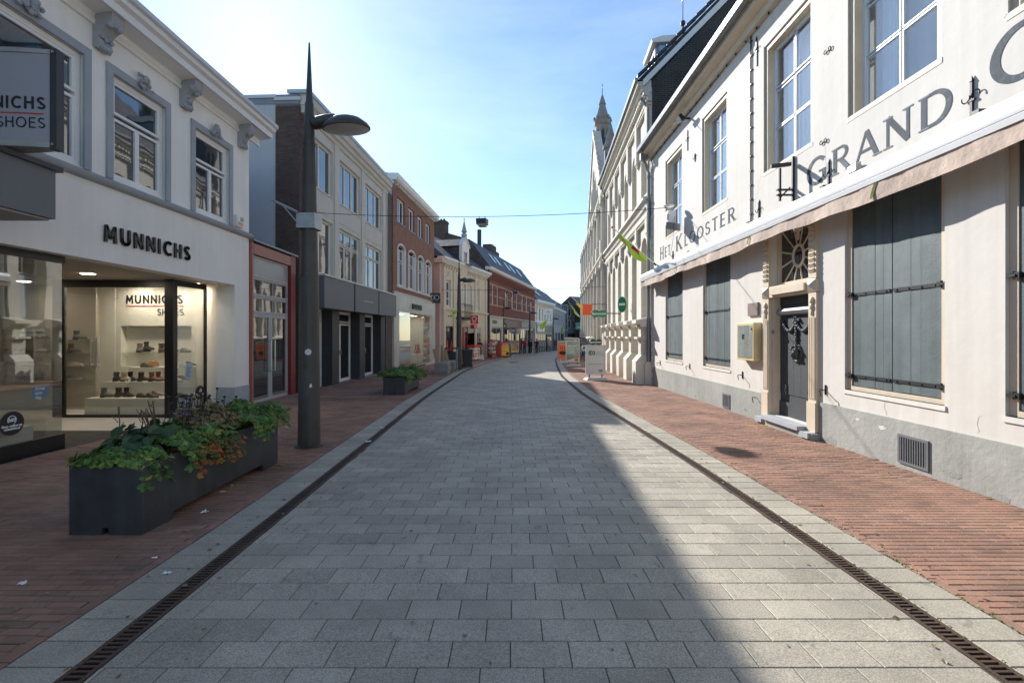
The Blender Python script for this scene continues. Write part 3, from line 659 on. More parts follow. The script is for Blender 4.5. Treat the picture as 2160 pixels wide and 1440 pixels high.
for k in range(3): shoe(('trainer', 'low', 'low')[k], ((.4, .4, .4), BK, BR)[k], 5.55 + k * .42, .50, .302, F0 + .4, NM[k] + ' shoe from the left on the white plinth behind the left show window')
m_leaflet = mat('leaflet_blue', (.38, .52, .58), .6, .05)
for ya, za, h in ((.652, .62, .34), (.652, .02, .26)):
    b = MB(); b.M = Matrix.Translation((10.32, ya, za)) @ Matrix.Rotation(rad(8), 4, 'Y'); b.box(0, .20, 0, .006, 0, h); lf = b.obj('leaflet', m_leaflet, SH)
    for q in range(5): b2 = MB(); b2.M = b.M; b2.box(.03, .17 - .03 * (q % 2), -.002, -.0005, h * (.2 + .13 * q), h * (.2 + .13 * q) + .012); b2.obj('leaflet_print', m_ink, lf)
for x, y_, z in ((10.25, 1.75, .235), (10.25, .9, .235), (10.56, 2.0, .545), (10.56, 1.35, .545), (10.92, 1.6, .835)): MB().box(x, x + .004, y_, y_ + .07, z, z + .05).obj('price_card', m_wht, SH)
MB().box(9.3, 9.9, 4.3, 5.0, -.155, .30).obj('display_plinth', m_int, SH)
hb = MB(); hb.tbox(-.10, .10, -.05, .05, 0, .14, .012, .012); o = hb.obj('handbag', mat('bag_leather', (.45, .23, .10), .5, .1, 9), None, bevel=.012)
MB().torus((0, 0, .14), .05, .006, 'y', 14, 5, 0, math.pi).obj('handle', mat('bag_handle', (.3, .15, .07), .5), o)
wx = Matrix.Rotation(rz, 4, 'Z') @ Vector((10.98, 1.82, .83)); o.location = (loc[0] + wx.x, loc[1] + wx.y, wx.z); o.rotation_euler = (0, 0, .2)
lab(o, 'small tan leather handbag on the top white step between shoes', 'handbag')
# alarm box, dark canopy box, hanging sign on this facade
al = MB().tbox(-.14, .14, -.09, 0, -.13, .13, .015, .0).obj('alarm_box', m_wht); al.location = (-6.4, 11.13, 4.2); al.rotation_euler = (0, 0, rz); lab(al, 'white and orange alarm box at the right end of the grey sill moulding', 'alarm')
MB().box(-.10, .10, -.095, -.088, -.10, -.02).obj('flash_lens', mat('amber_lens', (.75, .3, .06), .3, 0), al); MB().box(.0, .12, -.096, -.088, .01, .10).obj('grille', m_trim, al)
cb = E('canopy_box', 'dark grey sheet metal canopy box projecting over the left end of the shop', 'canopy', (-6.4, 0, 0), rz)
MB().box(-2, 5.78, -.89, -.002, 2.96, 3.54).obj('fascia', m_canopy, cb); MB().box(-2, 5.84, -.93, -.002, 3.54, 3.60).obj('flashing', m_anth, cb)
MB().box(-2, 5.74, -.85, -.03, 2.935, 2.958).obj('soffit', mat('soffit_grey', (.33, .33, .33), .6, .03), cb)
sgn = E('hanging_light_box', 'curved grey illuminated sign box reading MUNNICHS SHOES hung from the white facade', 'sign', (-5.06, 5.3, 3.62))
arc = lambda x: .055 * (1 - (2 * (x + .62) / 1.24) ** 2)                 # bulge towards both sides
pts = [(-1.24 + 1.24 * k / 12, -.05 - arc(-1.24 + 1.24 * k / 12)) for k in range(13)]; pts += [(x, -y_) for x, y_ in reversed(pts)]
MB().prism(pts, .06, 1.02, 'z').obj('light_panel', mat('acrylic_grey', (.33, .34, .38), .35, .03, 1), sgn, smooth=30)
pts2 = [(x * 1.0, y_ * 1.12) for x, y_ in pts]
b = MB(); b.prism(pts2, .0, .058, 'z').prism(pts2, 1.022, 1.07, 'z'); b.obj('rim', mat('rim_grey', (.42, .41, .38), .4, .1, 3, metal=.4), sgn, smooth=30)
b = MB(); b.box(.0, .075, -.06, .03, -.02, 1.08); b.obj('side_profile', m_anth, sgn)
b = MB(); b.box(-1.3, -1.24, -.1, .1, 0, 1.06).cyl((-1.38, 0, .9), (-1.24, 0, .9), .03).cyl((-1.38, 0, .2), (-1.24, 0, .2), .03); b.obj('wall_bracket', m_anth, sgn)
block_letters(sgn, 'MUNNICHS', .135, -.05, -.0535, .41, m_ink, .003, .17, bend=arc, right=True, name='sign_letter', sp=.22)
block_letters(sgn, 'SHOES', .115, -.05, -.0535, .205, m_ink, .003, .11, bend=arc, right=True, name='sign_letter', sp=.22)
b = MB()
for k in range(10):
    xa, xb = -1.16 + .110 * k, -1.16 + .110 * (k + 1)
    b.add([(xa, -.0555 - arc(xa), .355), (xb, -.0555 - arc(xb), .355), (xb, -.0555 - arc(xb), .368), (xa, -.0555 - arc(xa), .368)], [(0, 1, 2, 3)])
b.obj('red_rule', m_red, sgn)
for z in (.03, 1.04): MB().cyl((.04, -.075, z), (.04, -.066, z), .016, n=8).obj('screw', m_steel, sgn)

# ================================================================== low arcade entrance with red frame
loc2, rz2 = frame((-6.4, 11.68), (-6.45, 14.4)); AR = E('arcade_entrance', 'low glazed arcade entrance with red frame between white shop and grey wall', 'building', loc2, rz2)
b = MB(); b.box(.0, .07, -.06, .1, -.18, 3.86); b.obj('red_post', m_pinkframe, AR)
MB().box(2.12, 2.42, -.07, .12, -.18, 3.86).obj('red_post', m_redframe, AR)
MB().box(.07, 2.12, -.065, .1, 3.56, 3.82).obj('red_lintel', m_pinkframe, AR)
MB().box(-.02, 2.50, -.12, 4, 3.862, 3.91).obj('flashing', m_zinc, AR)
for z0, z1, cells in ((3.02, 3.55, ((0, 1, 0, 1),)), (2.55, 3.01, ((0, .58, 0, 1), (.58, 1, 0, 1))), (2.12, 2.54, ((0, .58, 0, 1), (.58, 1, 0, 1)))):
    window(AR, .08, 2.11, z0, z1, .02, cells, .045, .012, .07, m_greyframe, m_pane)
pan = MB().box(.14, 2.05, .035, .05, 3.08, 3.49).obj('opal_panel', mat('opal_panel', (.34, .34, .33), .25, .05), AR)
for xa, xb, xh in ((.08, 1.09, 1.0), (1.10, 2.11, 1.2)):
    d = window(AR, xa, xb, -.15, 2.11, .02, ((0, 1, .02, 1),), .085, .01, .06, m_greyframe, m_pane); d.name = 'glass_door'
    b = MB(); yo = -.05; b.cyl((xh, yo, .62), (xh, yo, 1.42), .016, n=8).cyl((xh, yo, .62), (xh + (.0), .03, .62), .013, n=6).cyl((xh, yo, 1.42), (xh, .03, 1.42), .013, n=6); b.obj('handle', m_steel, d, smooth=40)
MB().box(.07, 2.4, .13, 6, -.2, 3.86).obj('building_body', m_intd, AR)

# ================================================================== cream office block with dark canopies
loc3, rz3 = frame((-6.4, 14.4), (-6.0, 23.5)); OF = E('office_block', 'cream office block with tripled windows above dark canopy boxes and a brown brick end', 'building', loc3, rz3)
LW = 9.55
bays = ((.62, 2.42), (2.95, 5.1), (5.65, 7.85))
holes = [(a, b_, z0, z1) for a, b_ in bays for z0, z1 in ((3.58, 5.45), (6.36, 7.95))]
b = MB(); b.wall(.34, 8.56, 3.3, 8.5, .0, .28, holes); b.obj('wall', m_ofc, OF)
b = MB()
for xa in (.36, 2.50, 5.18, 7.93):
    w = .38 if xa > 1 else .2
    b.box(xa, xa + w, -.05, -.002, 3.5, 8.3)
b.obj('pilaster', m_ofc, OF)
b = MB()
for a, b_ in bays: b.box(a + .02, b_ - .02, -.018, -.001, 5.62, 6.24)
b.obj('spandrel_panel', m_ofc, OF)
MB().prism([(0, 8.30), (-.06, 8.31), (-.08, 8.42), (-.16, 8.46), (-.18, 8.58), (-.26, 8.62), (-.30, 8.82), (.3, 8.82), (.3, 8.30)], .34, 8.62, 'x').obj('cornice', m_ofc, OF)
MB().box(-.05, 8.70, -.34, .35, 8.822, 8.93).obj('roof_edging', mat('pale_blue_alu', (.42, .50, .58), .4, .04), OF)
b = MB(); b.box(.10, .34, -.16, .18, 8.30, 8.82).box(.06, .34, -.22, .22, 8.52, 8.822); b.obj('cornice_block', m_ofc, OF)
for k, (a, b_) in enumerate(bays):
    cols = 2 if k == 0 else 3
    for z0, z1 in ((3.58, 5.45), (6.36, 7.95)):
        cells = [(i / cols, (i + 1) / cols, 0, 1) for i in range(cols)] if z0 > 5 else [c for i in range(cols) for c in ((i / cols, (i + 1) / cols, 0, .7), (i / cols, (i + 1) / cols, .72, 1))] if k else [(i / cols, (i + 1) / cols, 0, 1) for i in range(cols)]
        window(OF, a, b_, z0, z1, .09, cells, .05, .04, .08, m_ofcframe, m_pane, (.02, .12, .05, m_ofc))
# canopies, columns, doors
for k, (xa, xb) in enumerate(((.57, 3.04), (3.18, 5.80), (5.92, 8.44))):
    c = MB().box(xa, xb, -.52, -.06, 2.42, 3.42).obj('canopy_box', m_canopy, OF)
    MB().box(xa - .03, xb + .03, -.56, -.04, 3.422, 3.48).obj('coping', m_alu, c)
    if k == 1: MB().box(xa + .9, xa + 1.9, -.525, -.519, 2.86, 2.89).obj('old_sign_scar', m_beige, c)
MB().box(.36, 8.5, -.055, .3, 2.46, 3.299).obj('fascia_beam', m_anth, OF)
for xa in (2.28, 4.92, 7.62): MB().box(xa, xa + .60, -.04, .42, -.32, 2.459).obj('column', m_anth, OF)
for xa, xb, two in ((.40, 2.28, 2), (2.90, 4.92, 2), (5.54, 7.62, 2)):
    cells = ((0, .5, 0, .84), (.5, 1, 0, .84), (0, 1, .86, 1))
    d = window(OF, xa, xb, -.22, 2.458, .34, cells, .06, .05, .07, m_whitep, m_pane2); d.name = 'glazed_door'
    MB().box((xa + xb) / 2 - .05, (xa + xb) / 2 - .02, .29, .34, .8, 1.0).obj('handle', m_steel, d)
    MB().box(xa, xb, .05, .42, -.34, -.225).obj('doorstep', m_conc, d)
o = MB().box(3.16, 3.42, .328, .333, 1.42, 1.72).obj('estate_board', m_orange, OF); text('TE HUUR', .055, m_wht, o, (3.18, .326, 1.55), name='board_text', ext=.001)
MB().box(.34, 8.56, .80, 9, -.3, 8.5).obj('building_body', m_intd, OF); MB().box(.34, 8.56, .285, .8, 3.3, 8.5).obj('floor_slab', m_intd, OF)
MB().box(0, LW, .0, 9, 8.52, 8.80).obj('flat_roof', m_zinc, OF)
# grey render side wall and brown brick pier with laid bricks
MB().box(.02, .34, .74, 9, -.2, 8.70).obj('side_wall', m_greywall, OF)
MB().box(-.03, .37, .70, 9, 8.70, 8.80).obj('side_coping', m_alu, OF)
pier = MB().box(.012, .34, .012, .738, -.2, 8.62).obj('brick_pier', m_mortar, OF)
MB().box(-.03, .36, -.03, .76, 8.62, 8.72).obj('pier_coping', m_alu, OF)
bm_a = MB().box(-.105, .105, -.012, .012, -.027, .027).mesh('brick', m_db)
bm_h = MB().box(-.05, .05, -.012, .012, -.027, .027).mesh('brick', m_db)
bl = []
for row in range(int(8.7 / .066)):
    z = -.15 + row * .066
    y_ = .0 if row % 2 else -.11
    while y_ < .73:
        a, b_ = max(y_, .0), min(y_ + .21, .735)
        if b_ - a > .04: bl.append((0, (a + b_) / 2, z, b_ - a))
        y_ += .22
    x = .002 if row % 2 == 0 else -.11
    while x < .33:
        a, b_ = max(x, .0), min(x + .21, .335)
        if b_ - a > .04: bl.append((1, (a + b_) / 2, z, b_ - a))
        x += .22
vis = [t for t in bl if t[0] == 0 and t[2] > 3.9]; vis = vis[:300]; vid = set(map(id, vis)); rest = MB(); rest.r = []
bc = {}
for t in bl:
    w = t[3] - .008
    if id(t) in vid:
        k = round(w, 3)
        if k not in bc: bc[k] = MB().box(-.012, .012, -w / 2, w / 2, -.027, .027).mesh('brick', m_db)
        o = link('brick', bc[k], pier); o.location = (.010 + R.uniform(-.002, .002), t[1], t[2])
    else:
        rest.rn = R.random()
        if t[0] == 0: rest.box(-.002, .022, t[1] - w / 2, t[1] + w / 2, t[2] - .027, t[2] + .027)
        else: rest.box(t[1] - w / 2, t[1] + w / 2, -.002, .022, t[2] - .027, t[2] + .027)
lab(rest.obj('pier_brickwork', m_db, pier), kind='stuff')
MB().box(8.56, LW, .02, .6, -.3, 8.75).obj('brick_end_pier', m_dbt, OF)
MB().box(8.5, 8.56, -.05, .1, 2.4, 8.3).obj('end_pilaster', m_ofc, OF)

# ================================================================== red brick perfumery
loc4, rz4 = frame((-5.95, 23.95), (-5.27, 32.3)); DG = E('perfumery', 'red brick building with white windows over a pale stone perfume shopfront', 'building', loc4, rz4)
top = [(.66 + .0, 1.94), (2.62, 3.75), (4.42, 5.55), (6.25, 7.4)]
mid = [(.66, 2.05), (2.50, 4.02), (4.40, 5.84), (6.15, 7.7)]
holes = [(a, b_, 7.42, 8.68) for a, b_ in top] + [(a, b_, 4.12, 6.36) for a, b_ in mid]
b = MB(); b.wall(0, 8.42, 3.72, 9.35, 0, .3, holes); 
for a, b_ in mid: b.arch(a, b_, 6.02, 6.36, 0, .3, 8)
b.obj('wall', m_rb, DG)
for a, b_ in top: window(DG, a, b_, 7.42, 8.68, .10, ((0, .5, 0, 1), (.5, 1, 0, 1)), .06, .035, .08, m_whitep, m_pane, (.05, .14, .06, m_zinc))
for a, b_ in mid:
    b = MB(); b.box(a - .0, a + .07, -.03, .1, 4.12, 6.02).box(b_ - .07, b_, -.03, .1, 4.12, 6.02); b.obj('window_surround', m_whitep, DG)
    b = MB(); n = 8
    for k in range(n):
        def P(t, r): return ((a + b_) / 2 + ((b_ - a) / 2 - r) * math.cos(t), 6.02 + (.34 - r) * math.sin(t))
        t0, t1 = math.pi * k / n, math.pi * (k + 1) / n
        q = [P(t0, 0), P(t1, 0), P(t1, .07), P(t0, .07)]
        b.add([(x, -.03, z) for x, z in q] + [(x, .1, z) for x, z in q], [(3, 2, 1, 0), (0, 1, 5, 4), (2, 3, 7, 6)])
    b.obj('arch_surround', m_whitep, DG)
    window(DG, a + .07, b_ - .07, 4.12, 6.33, .11, ((.0, .5, 0, .58), (.5, 1, 0, .58), (0, .5, .62, .9), (.5, 1, .62, .9)), .07, .04, .08, m_whitep, m_pane)
MB().box(.5, 8.3, -.06, -.001, 4.02, 4.115).obj('sill_course', m_stone, DG)
b = MB()
for k in range(22): b.box(.3 + k * .37, .42 + k * .37, -.14, -.001, 9.14, 9.25)
b.obj('dentil_row', m_whitep, DG)
MB().prism([(0, 9.25), (-.22, 9.26), (-.30, 9.36), (-.34, 9.50), (-.34, 9.58), (.2, 9.6), (.2, 9.25)], -.25, 8.6, 'x').obj('cornice', m_whitep, DG)
MB().box(0, 8.42, .301, 9, 2.95, 9.3).obj('building_body', m_rb, DG); MB().box(0, 8.42, 2.45, 9, -.4, 2.945).obj('building_body', m_rb, DG)
for xa, xb in ((.0, .80), (7.63, 8.42)): MB().box(xa, xb, .0, 2.44, -.4, 2.945).obj('shop_side_wall', m_int, DG)
MB().prism([(.0, 9.56), (4.6, 11.4), (9.2, 9.56)], 0, 8.42, 'x').obj('roof', m_tile, DG)
# stone shopfront
st = mat('pale_marble', (.52, .50, .465), .4, .12, 2, .05, 60, col2=(.62, .60, .56))
b = MB(); b.wall(-.02, 8.5, -.4, 3.70, -.06, -.002, [(.82, 7.62, -.22, 2.80)]); b.obj('shopfront_cladding', st, DG)
MB().box(-.06, 8.54, -.10, .02, 3.702, 3.76).obj('flashing', m_alu, DG)
text('DOUGLAS', .42, mat('lettering_dark', (.05, .08, .075), .35, .05, metal=.5), DG, (3.0, -.12, 3.03), ext=.05, off=.004, sx=.93, name='shop_name')
b = MB(); b.box(.82, 3.0, .02, .032, -.2, 2.8); b.obj('show_window', m_glass, DG)
MB().box(5.8, 7.6, .02, .032, -.3, 2.8).obj('show_window', m_glass, DG)
MB().box(5.79, 5.8, .03, 2.0, -.3, 2.8).obj('show_window', m_glass, DG)
b = MB(); b.box(.82, 7.62, .05, 2.4, 2.80, 2.9); b.obj('shop_ceiling', m_int, DG)
b = MB(); b.box(.82, 7.62, 2.3, 2.4, -.4, 2.8); b.obj('shop_back_wall', m_int, DG); MB().box(.8, 7.6, .0, 2.4, -.42, -.33).obj('shop_floor', m_tile_f, DG)
MB().box(2.95, 5.85, -.1, 1.5, -.33, -.24).obj('door_mat', m_ink, DG)
MB().box(4.6, 5.7, 2.1, 2.2, -.3, 2.2).obj('shop_door', m_greyframe, DG)
b = MB(); b.M = Matrix.Translation((3.5, 1.2, -.3)) @ Matrix.Rotation(rad(6), 4, 'Y'); b.box(0, .35, 0, .06, 0, 2.3); b.obj('leaning_panel', m_wht, DG)
for x, e in ((1.9, 3), (4.4, 4), (6.7, 4)):
    ld = bpy.data.lights.new('shop_spot', 'AREA'); ld.size = .4; ld.energy = e; ld.color = (1, .9, .78); lo = bpy.data.objects.new('shop_spot', ld); C.objects.link(lo); lo.parent = DG; lo.location = (x, 1.0, 2.78)
    MB().cyl((x, 1.0, 2.785), (x, 1.0, 2.8), .1, n=10).obj('ceiling_spot', emis('cool_lamp', (1, .9, .78), 6), DG)
td = E('display_table', 'white display table of pink perfume boxes in the perfumery window', 'table', DG.matrix_world @ Vector((0, 0, 0)))
td.location = Vector(loc4) + Matrix.Rotation(rz4, 3, 'Z') @ Vector((6.4, .55, -.33)); td.rotation_euler = (0, 0, rz4)
MB().box(-.6, .6, -.3, .3, .66, .72).obj('tabletop', m_wht, td)
for sx in (-.55, .55):
    for sy in (-.26, .26): MB().box(sx - .02, sx + .02, sy - .02, sy + .02, 0, .66).obj('leg', m_wht, td)
pk = mat('pink_box', (.50, .07, .12), .4, .1, 20); k = 0
NUM = ('bottom left', 'bottom middle', 'bottom right', 'upper left', 'upper right', 'topmost')
for x, z in ((-.33, 0), (-.1, 0), (.13, 0), (-.2, .2), (.03, .2), (-.09, .4)):
    q = MB().box(-.1, .1, -.1, .1, 0, .19); o = q.obj('gift_box', pk); o.location = td.location + Matrix.Rotation(rz4, 3, 'Z') @ Vector((x, 0, .722 + z)); o.rotation_euler = (0, 0, rz4 + R.uniform(-.1, .1))
    lab(o, NUM[k] + ' pink gift box of the pyramid on the white perfumery table', 'box', 'pink boxes on the perfumery table'); k += 1
    MB().box(-.101, .101, -.02, .02, .0, .192).obj('ribbon', m_wht, o)
# square hanging sign
ds = E('square_sign', 'square black hanging sign with overlapping white letters DO', 'sign', (-5.06, 31.6, 3.66), 0)
MB().box(-.33, .33, -.05, .05, 0, .66).obj('panel', mat('sign_slate', (.022, .035, .04), .5, .05), ds)
b = MB(); w = .03
b.box(-.27, -.24, -.056, -.05, .22, .52).torus((-.22, -.053, .37), .15, .015, 'y', 18, 4, rad(-90), rad(90)).box(-.27, -.21, -.056, -.05, .505, .535).box(-.27, -.21, -.056, -.05, .205, .235)
b.torus((.10, -.053, .37), .15, .015, 'y', 28, 4); b.obj('emblem', m_wht, ds)
text('DOUGLAS', .085, m_trim, ds, (0, -.053, .08), name='sign_text', ext=.001, align='CENTER', spacing=1.15)
MB().box(-.5, -.33, -.015, .015, .3, .34).obj('bracket', m_anth, ds)
# ================================================================== cream ornamented drugstore with gabled dormer
loc5, rz5 = frame((-4.81, 34), (-2.13, 43)); KD = E('drugstore', 'cream ornamented building with white gabled dormer and balcony above the red shop', 'building', loc5, rz5)
m_krem = mat('warm_cream_paint', (.66, .585, .46), .75, .06, 2, .1, 40, streak=.06); m_pink = mat('pink_plaster', (.62, .42, .36), .8, .08, 1.5, .1, 40)
wins = ((.22, 1.08), (3.42, 3.98), (4.72, 5.32), (6.45, 7.1))
holes = [(a, b_, 3.62, 5.45) for a, b_ in wins] + [(.15, 2.15, -.45, 2.2), (3.3, 7.45, -.45, 2.18)]
b = MB(); b.wall(-.3, 8.9, -.5, 7.0, 0, .3, holes); b.obj('wall', m_krem, KD)
for a, b_ in wins:
    window(KD, a, b_, 3.62, 5.45, .10, ((0, 1, 0, .3), (0, 1, .31, .62), (0, 1, .66, 1)), .06, .03, .07, m_whitep, m_pane)
    MB().prism([(a - .1, 5.5), (b_ + .1, 5.5), (b_ + .1, 5.6), ((a + b_) / 2 + .15, 5.75), ((a + b_) / 2, 6.15), ((a + b_) / 2 - .15, 5.75), (a - .1, 5.6)], -.09, -.001, 'y').obj('window_crest', m_krem, KD)
    b = MB(); b.box(a - .09, a - .005, -.06, -.001, 3.62, 5.48).box(b_ + .005, b_ + .09, -.06, -.001, 3.62, 5.48); b.obj('window_surround', m_whitep, KD)
for x in (-.28, 1.5, 2.72, 5.92, 8.5): MB().box(x, x + .36, -.10, -.001, -.45, 6.35).obj('pilaster', m_krem, KD)
MB().prism([(0, 3.32), (-.10, 3.34), (-.13, 3.42), (-.10, 3.5), (0, 3.52)], -.4, 9.2, 'x').obj('string_course', m_krem, KD)
for xa, xb in ((-.7, 3.0), (4.45, 9.25)):
    MB().prism([(0, 6.62), (-.10, 6.64), (-.28, 6.86), (-.38, 6.90), (-.38, 7.06), (.2, 7.08), (.2, 6.62)], xa, xb, 'x').obj('cornice', m_whitep, KD)
b = MB()
for k in range(20):
    x = -.2 + k * .46
    if 3.0 < x < 4.4: continue
    b.prism([(0, 6.3), (-.08, 6.32), (-.22, 6.6), (0, 6.6)], x, x + .14, 'x')
lab(b.obj('cornice_bracket', m_krem, KD), kind='stuff')
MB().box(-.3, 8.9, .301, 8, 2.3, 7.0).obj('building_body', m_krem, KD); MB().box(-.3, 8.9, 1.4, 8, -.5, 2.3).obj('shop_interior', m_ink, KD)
MB().box(-.3, 8.9, .301, 1.4, 2.25, 2.298).obj('shop_ceiling', m_int, KD)
# pink return
b = MB(); b.box(-.62, -.301, .06, 8, -.5, 6.6); b.obj('side_wall', m_pink, KD); MB().box(-.9, -.28, -.25, 8, 6.602, 6.9).obj('side_cornice', mat('pink_cornice', (.62, .48, .42), .7, .05), KD)
# hipped tile roof and dormer
b = MB(); b.add([(-.8, -.3, 7.08), (9.1, -.3, 7.08), (9.1, 3.6, 9.9), (1.6, 3.6, 9.9), (-.8, 7.5, 7.08), (9.1, 7.5, 7.08)], [(0, 1, 2, 3), (0, 3, 4), (4, 3, 2, 5), (1, 5, 2), (0, 4, 5, 1)]); b.obj('roof', m_tile, KD)
b = MB(); b.box(2.98, 4.44, -.12, .12, 7.0, 8.50).prism([(2.98, 8.5), (4.44, 8.5), (3.71, 9.15)], -.12, .12, 'y'); dm = b.obj('dormer_gable', m_whitep, KD)
b = MB(); b.prism([(2.88, 8.44), (3.71, 9.18), (4.54, 8.44), (4.54, 8.54), (3.71, 9.30), (2.88, 8.54)], -.2, .14, 'y'); b.obj('coping', m_whitep, dm)
window(KD, 3.35, 4.07, 7.15, 8.1, -.15, ((0, .5, 0, 1), (.5, 1, 0, 1)), .06, .03, .029, m_whitep, m_pane)
MB().lathe([(.22, 9.2), (.26, 9.45), (.10, 9.5), (.24, 9.62), (.16, 9.9), (.07, 10.3), (.02, 10.55), (.06, 10.6), (.01, 10.75)], (3.71, 0, 0), 8).obj('finial', m_trim, dm)
b = MB(); b.box(3.05, 4.37, .121, 3.2, 7.3, 8.42); b.obj('cheek', m_slate, dm)
b = MB(); b.prism([(2.8, 8.43), (3.71, 9.1), (4.62, 8.43)], .141, 3.3, 'y'); b.obj('dormer_roof', m_tile, dm)
# ground floor shop
for xa, xb, n in ((.15, 2.15, 2), (3.3, 4.6, 1)):
    d = window(KD, xa, xb, -.42, 2.18, .06, [(i / n, (i + 1) / n, 0, .84) for i in range(n)] + [(0, 1, .86, 1)], .05, .025, .06, m_anth, m_pane2)
MB().box(4.6, 7.45, .05, .12, 1.72, 2.18).obj('door_fascia', m_greyframe, KD); MB().box(5.4, 7.2, .9, .96, 1.2, 1.75).obj('inner_sign', mat('wine_red', (.2, .015, .025), .5), KD)
o = MB().box(3.38, 3.72, -.08, -.03, .4, 2.0).obj('banner', m_red, KD)
for x in (.62, 1.35): MB().prism([(x - .28, .42), (x + .28, .42), (x + .2, .55), (x + .06, 1.05), (x, 1.25), (x - .06, 1.05), (x - .2, .55)], .045, .055, 'y').obj('red_window_sticker', m_red, KD)
# balcony
bal = MB().box(2.0, 3.7, -.75, -.05, 2.72, 2.90).obj('balcony', m_anth, KD)
b = MB()
for k in range(13): b.cyl((2.05 + k * .133, -.72, 2.9), (2.05 + k * .133, -.72, 3.85), .012, n=4)
for z in (2.96, 3.85): b.box(2.03, 3.67, -.735, -.705, z, z + .03)
for x in (2.04, 3.66): b.box(x - .015, x + .015, -.704, -.02, 3.85, 3.88)
b.obj('railing', m_wrought, bal)
def at5(x, y_, z): return Vector(loc5) + Matrix.Rotation(rz5, 3, 'Z') @ Vector((x, y_, z))
def wsign(name, label, p, w, h, m, lines, tm, rz_=0, t=.06, arm=.3, shape=None, cat='sign'):
    e = E(name, label, cat, p, rz_)
    MB().box(-w / 2, w / 2, -t / 2, t / 2, 0, h).obj('panel', m, e)
    for s_, sz, z in lines: text(s_, sz, tm, e, (0, -t / 2 - .003, z), name='sign_text', ext=.001, align='CENTER', off=.002)
    if arm: MB().box(-w / 2 - arm, -w / 2, -.012, .012, h * .7, h * .7 + .03).obj('bracket', m_anth, e)
    return e
e = wsign('red_square_sign', 'red square hanging sign with white ring beside the balcony', at5(3.3, -1.0, 2.42), .60, .64, m_red, (('Etos', .15, .08),), m_wht)
MB().torus((0, -.034, .38), .16, .022, 'y', 20, 4).obj('emblem', m_wht, e)
wsign('red_box_sign', 'small red box sign below the red square sign', at5(4.5, -.5, 2.06), .7, .32, m_red, (('Etos', .2, .1),), m_wht, rz5, .3, 0)
# red display racks in front of the drugstore
def rack(name, label, p, w, h, d, mh, rz_=0, head=.18, goods=((.6, .6, .6), (.6, .1, .1), (.7, .6, .5))):
    e = E(name, label, 'display rack', p, rz_)
    MB().box(-w / 2, w / 2, -d / 2 - .03, d / 2, h - head, h).obj('header', mh, e)
    for sx in (-1, 1): MB().box(sx * w / 2 - (.03 if sx > 0 else 0), sx * w / 2 + (.03 if sx < 0 else 0), d / 2 - .04, d / 2, 0, h - head).obj('post', mh, e)
    n = 4
    for k in range(n):
        z = .08 + k * (h - head - .1) / n
        MB().box(-w / 2, w / 2, -d / 2, d / 2 - .05, z, z + .025).obj('shelf', mh, e)
        b = MB(); b.r = []; q = random.Random(k)
        x = -w / 2 + .05
        while x < w / 2 - .1:
            ww = q.uniform(.05, .1); b.rn = q.random(); b.box(x, x + ww, -d / 2 + .03, d / 2 - .1, z + .026, z + .026 + q.uniform(.12, .24)); x += ww + .015
        lab(b.obj('packet', mat('packets', goods[k % len(goods)], .4, .1, 20, rand=.5, col2=(.7, .68, .64)), e), kind='stuff')
    return e
rack('red_shelf_rack', 'red shelf rack of white packets outside the drugstore entrance', at5(3.55, -.9, g(37) - .0), 1.5, 1.2, .55, m_red, rz5)
rack('red_basket_rack', 'tall narrow rack with red top and hanging bags by the stone pilaster', at5(8.3, -.7, g(41)), .95, 1.6, .5, m_red, rz5, .14, ((.25, .1, .05), (.5, .45, .4), (.08, .06, .05)))

# ================================================================== deep red brick mansard house
loc6, rz6 = frame((-2.13, 43), (3.1, 64)); MS = E('mansard_house', 'long deep red brick house with white arched windows under a dark mansard roof', 'building', loc6, rz6)
w6 = ((1.15, 1.8), (2.85, 3.36), (6.0, 7.15), (8.55, 9.45), (10.7, 11.45), (13.35, 14.4), (15.8, 16.8), (18.35, 19.55)); rounded = (2, 7)
holes = [(a, b_, 4.36, 6.2) for a, b_ in w6] + [(.5, 4.6, -.7, 2.34), (5.2, 12.7, -.8, 2.2), (12.9, 20.6, -.8, 2.35)]
b = MB(); b.wall(0, 21.4, -.9, 7.4, 0, .3, holes)
for i in rounded: b.arch(w6[i][0], w6[i][1], 5.75, 6.2, 0, .3, 8)
b.obj('wall', m_rb2, MS)
for i, (a, b_) in enumerate(w6): window(MS, a, b_, 4.36, 6.2, .08, ((0, .5, 0, .66), (.5, 1, 0, .66), (0, 1, .68, 1)), .07, .03, .07, m_whitep, m_pane, (.06, .1, .08, m_stone))
for z in (4.34, 5.2, 6.22): 
    b = MB(); segs = [0] + [v for a, b_ in w6 for v in (a - .02, b_ + .02)] + [21.4] if z == 5.2 else [0, 21.4]
    for a, b_ in zip(segs[::2], segs[1::2]): b.box(a, b_, -.022, -.001, z - .06, z + .06)
    b.obj('stone_band', mat('ochre_stone', (.46, .30, .17), .8, .1, 3), MS)
b = MB()
for k in range(44): b.box(.2 + k * .48, .42 + k * .48, -.07, -.001, 6.62, 7.2)
lab(b.obj('corbel_table', m_rb2, MS), kind='stuff')
MB().prism([(0, 7.4), (-.18, 7.42), (-.30, 7.55), (-.34, 7.68), (.2, 7.7), (.2, 7.4)], -.3, 21.6, 'x').obj('cornice', m_whitep, MS)
gab = [(.0, -.9), (0.0, 7.6), (1.9, 10.2), (5.0, 11.2), (9.5, 9.0), (9.5, -.9)]
MB().prism(gab, -.001, .3, 'x').obj('side_gable', m_bb, MS)
MB().prism([(-.1, 7.70), (1.9, 10.3), (5.0, 11.3), (9.6, 9.05), (9.6, 7.6)], .305, 21.4, 'x').obj('roof', m_slate, MS)
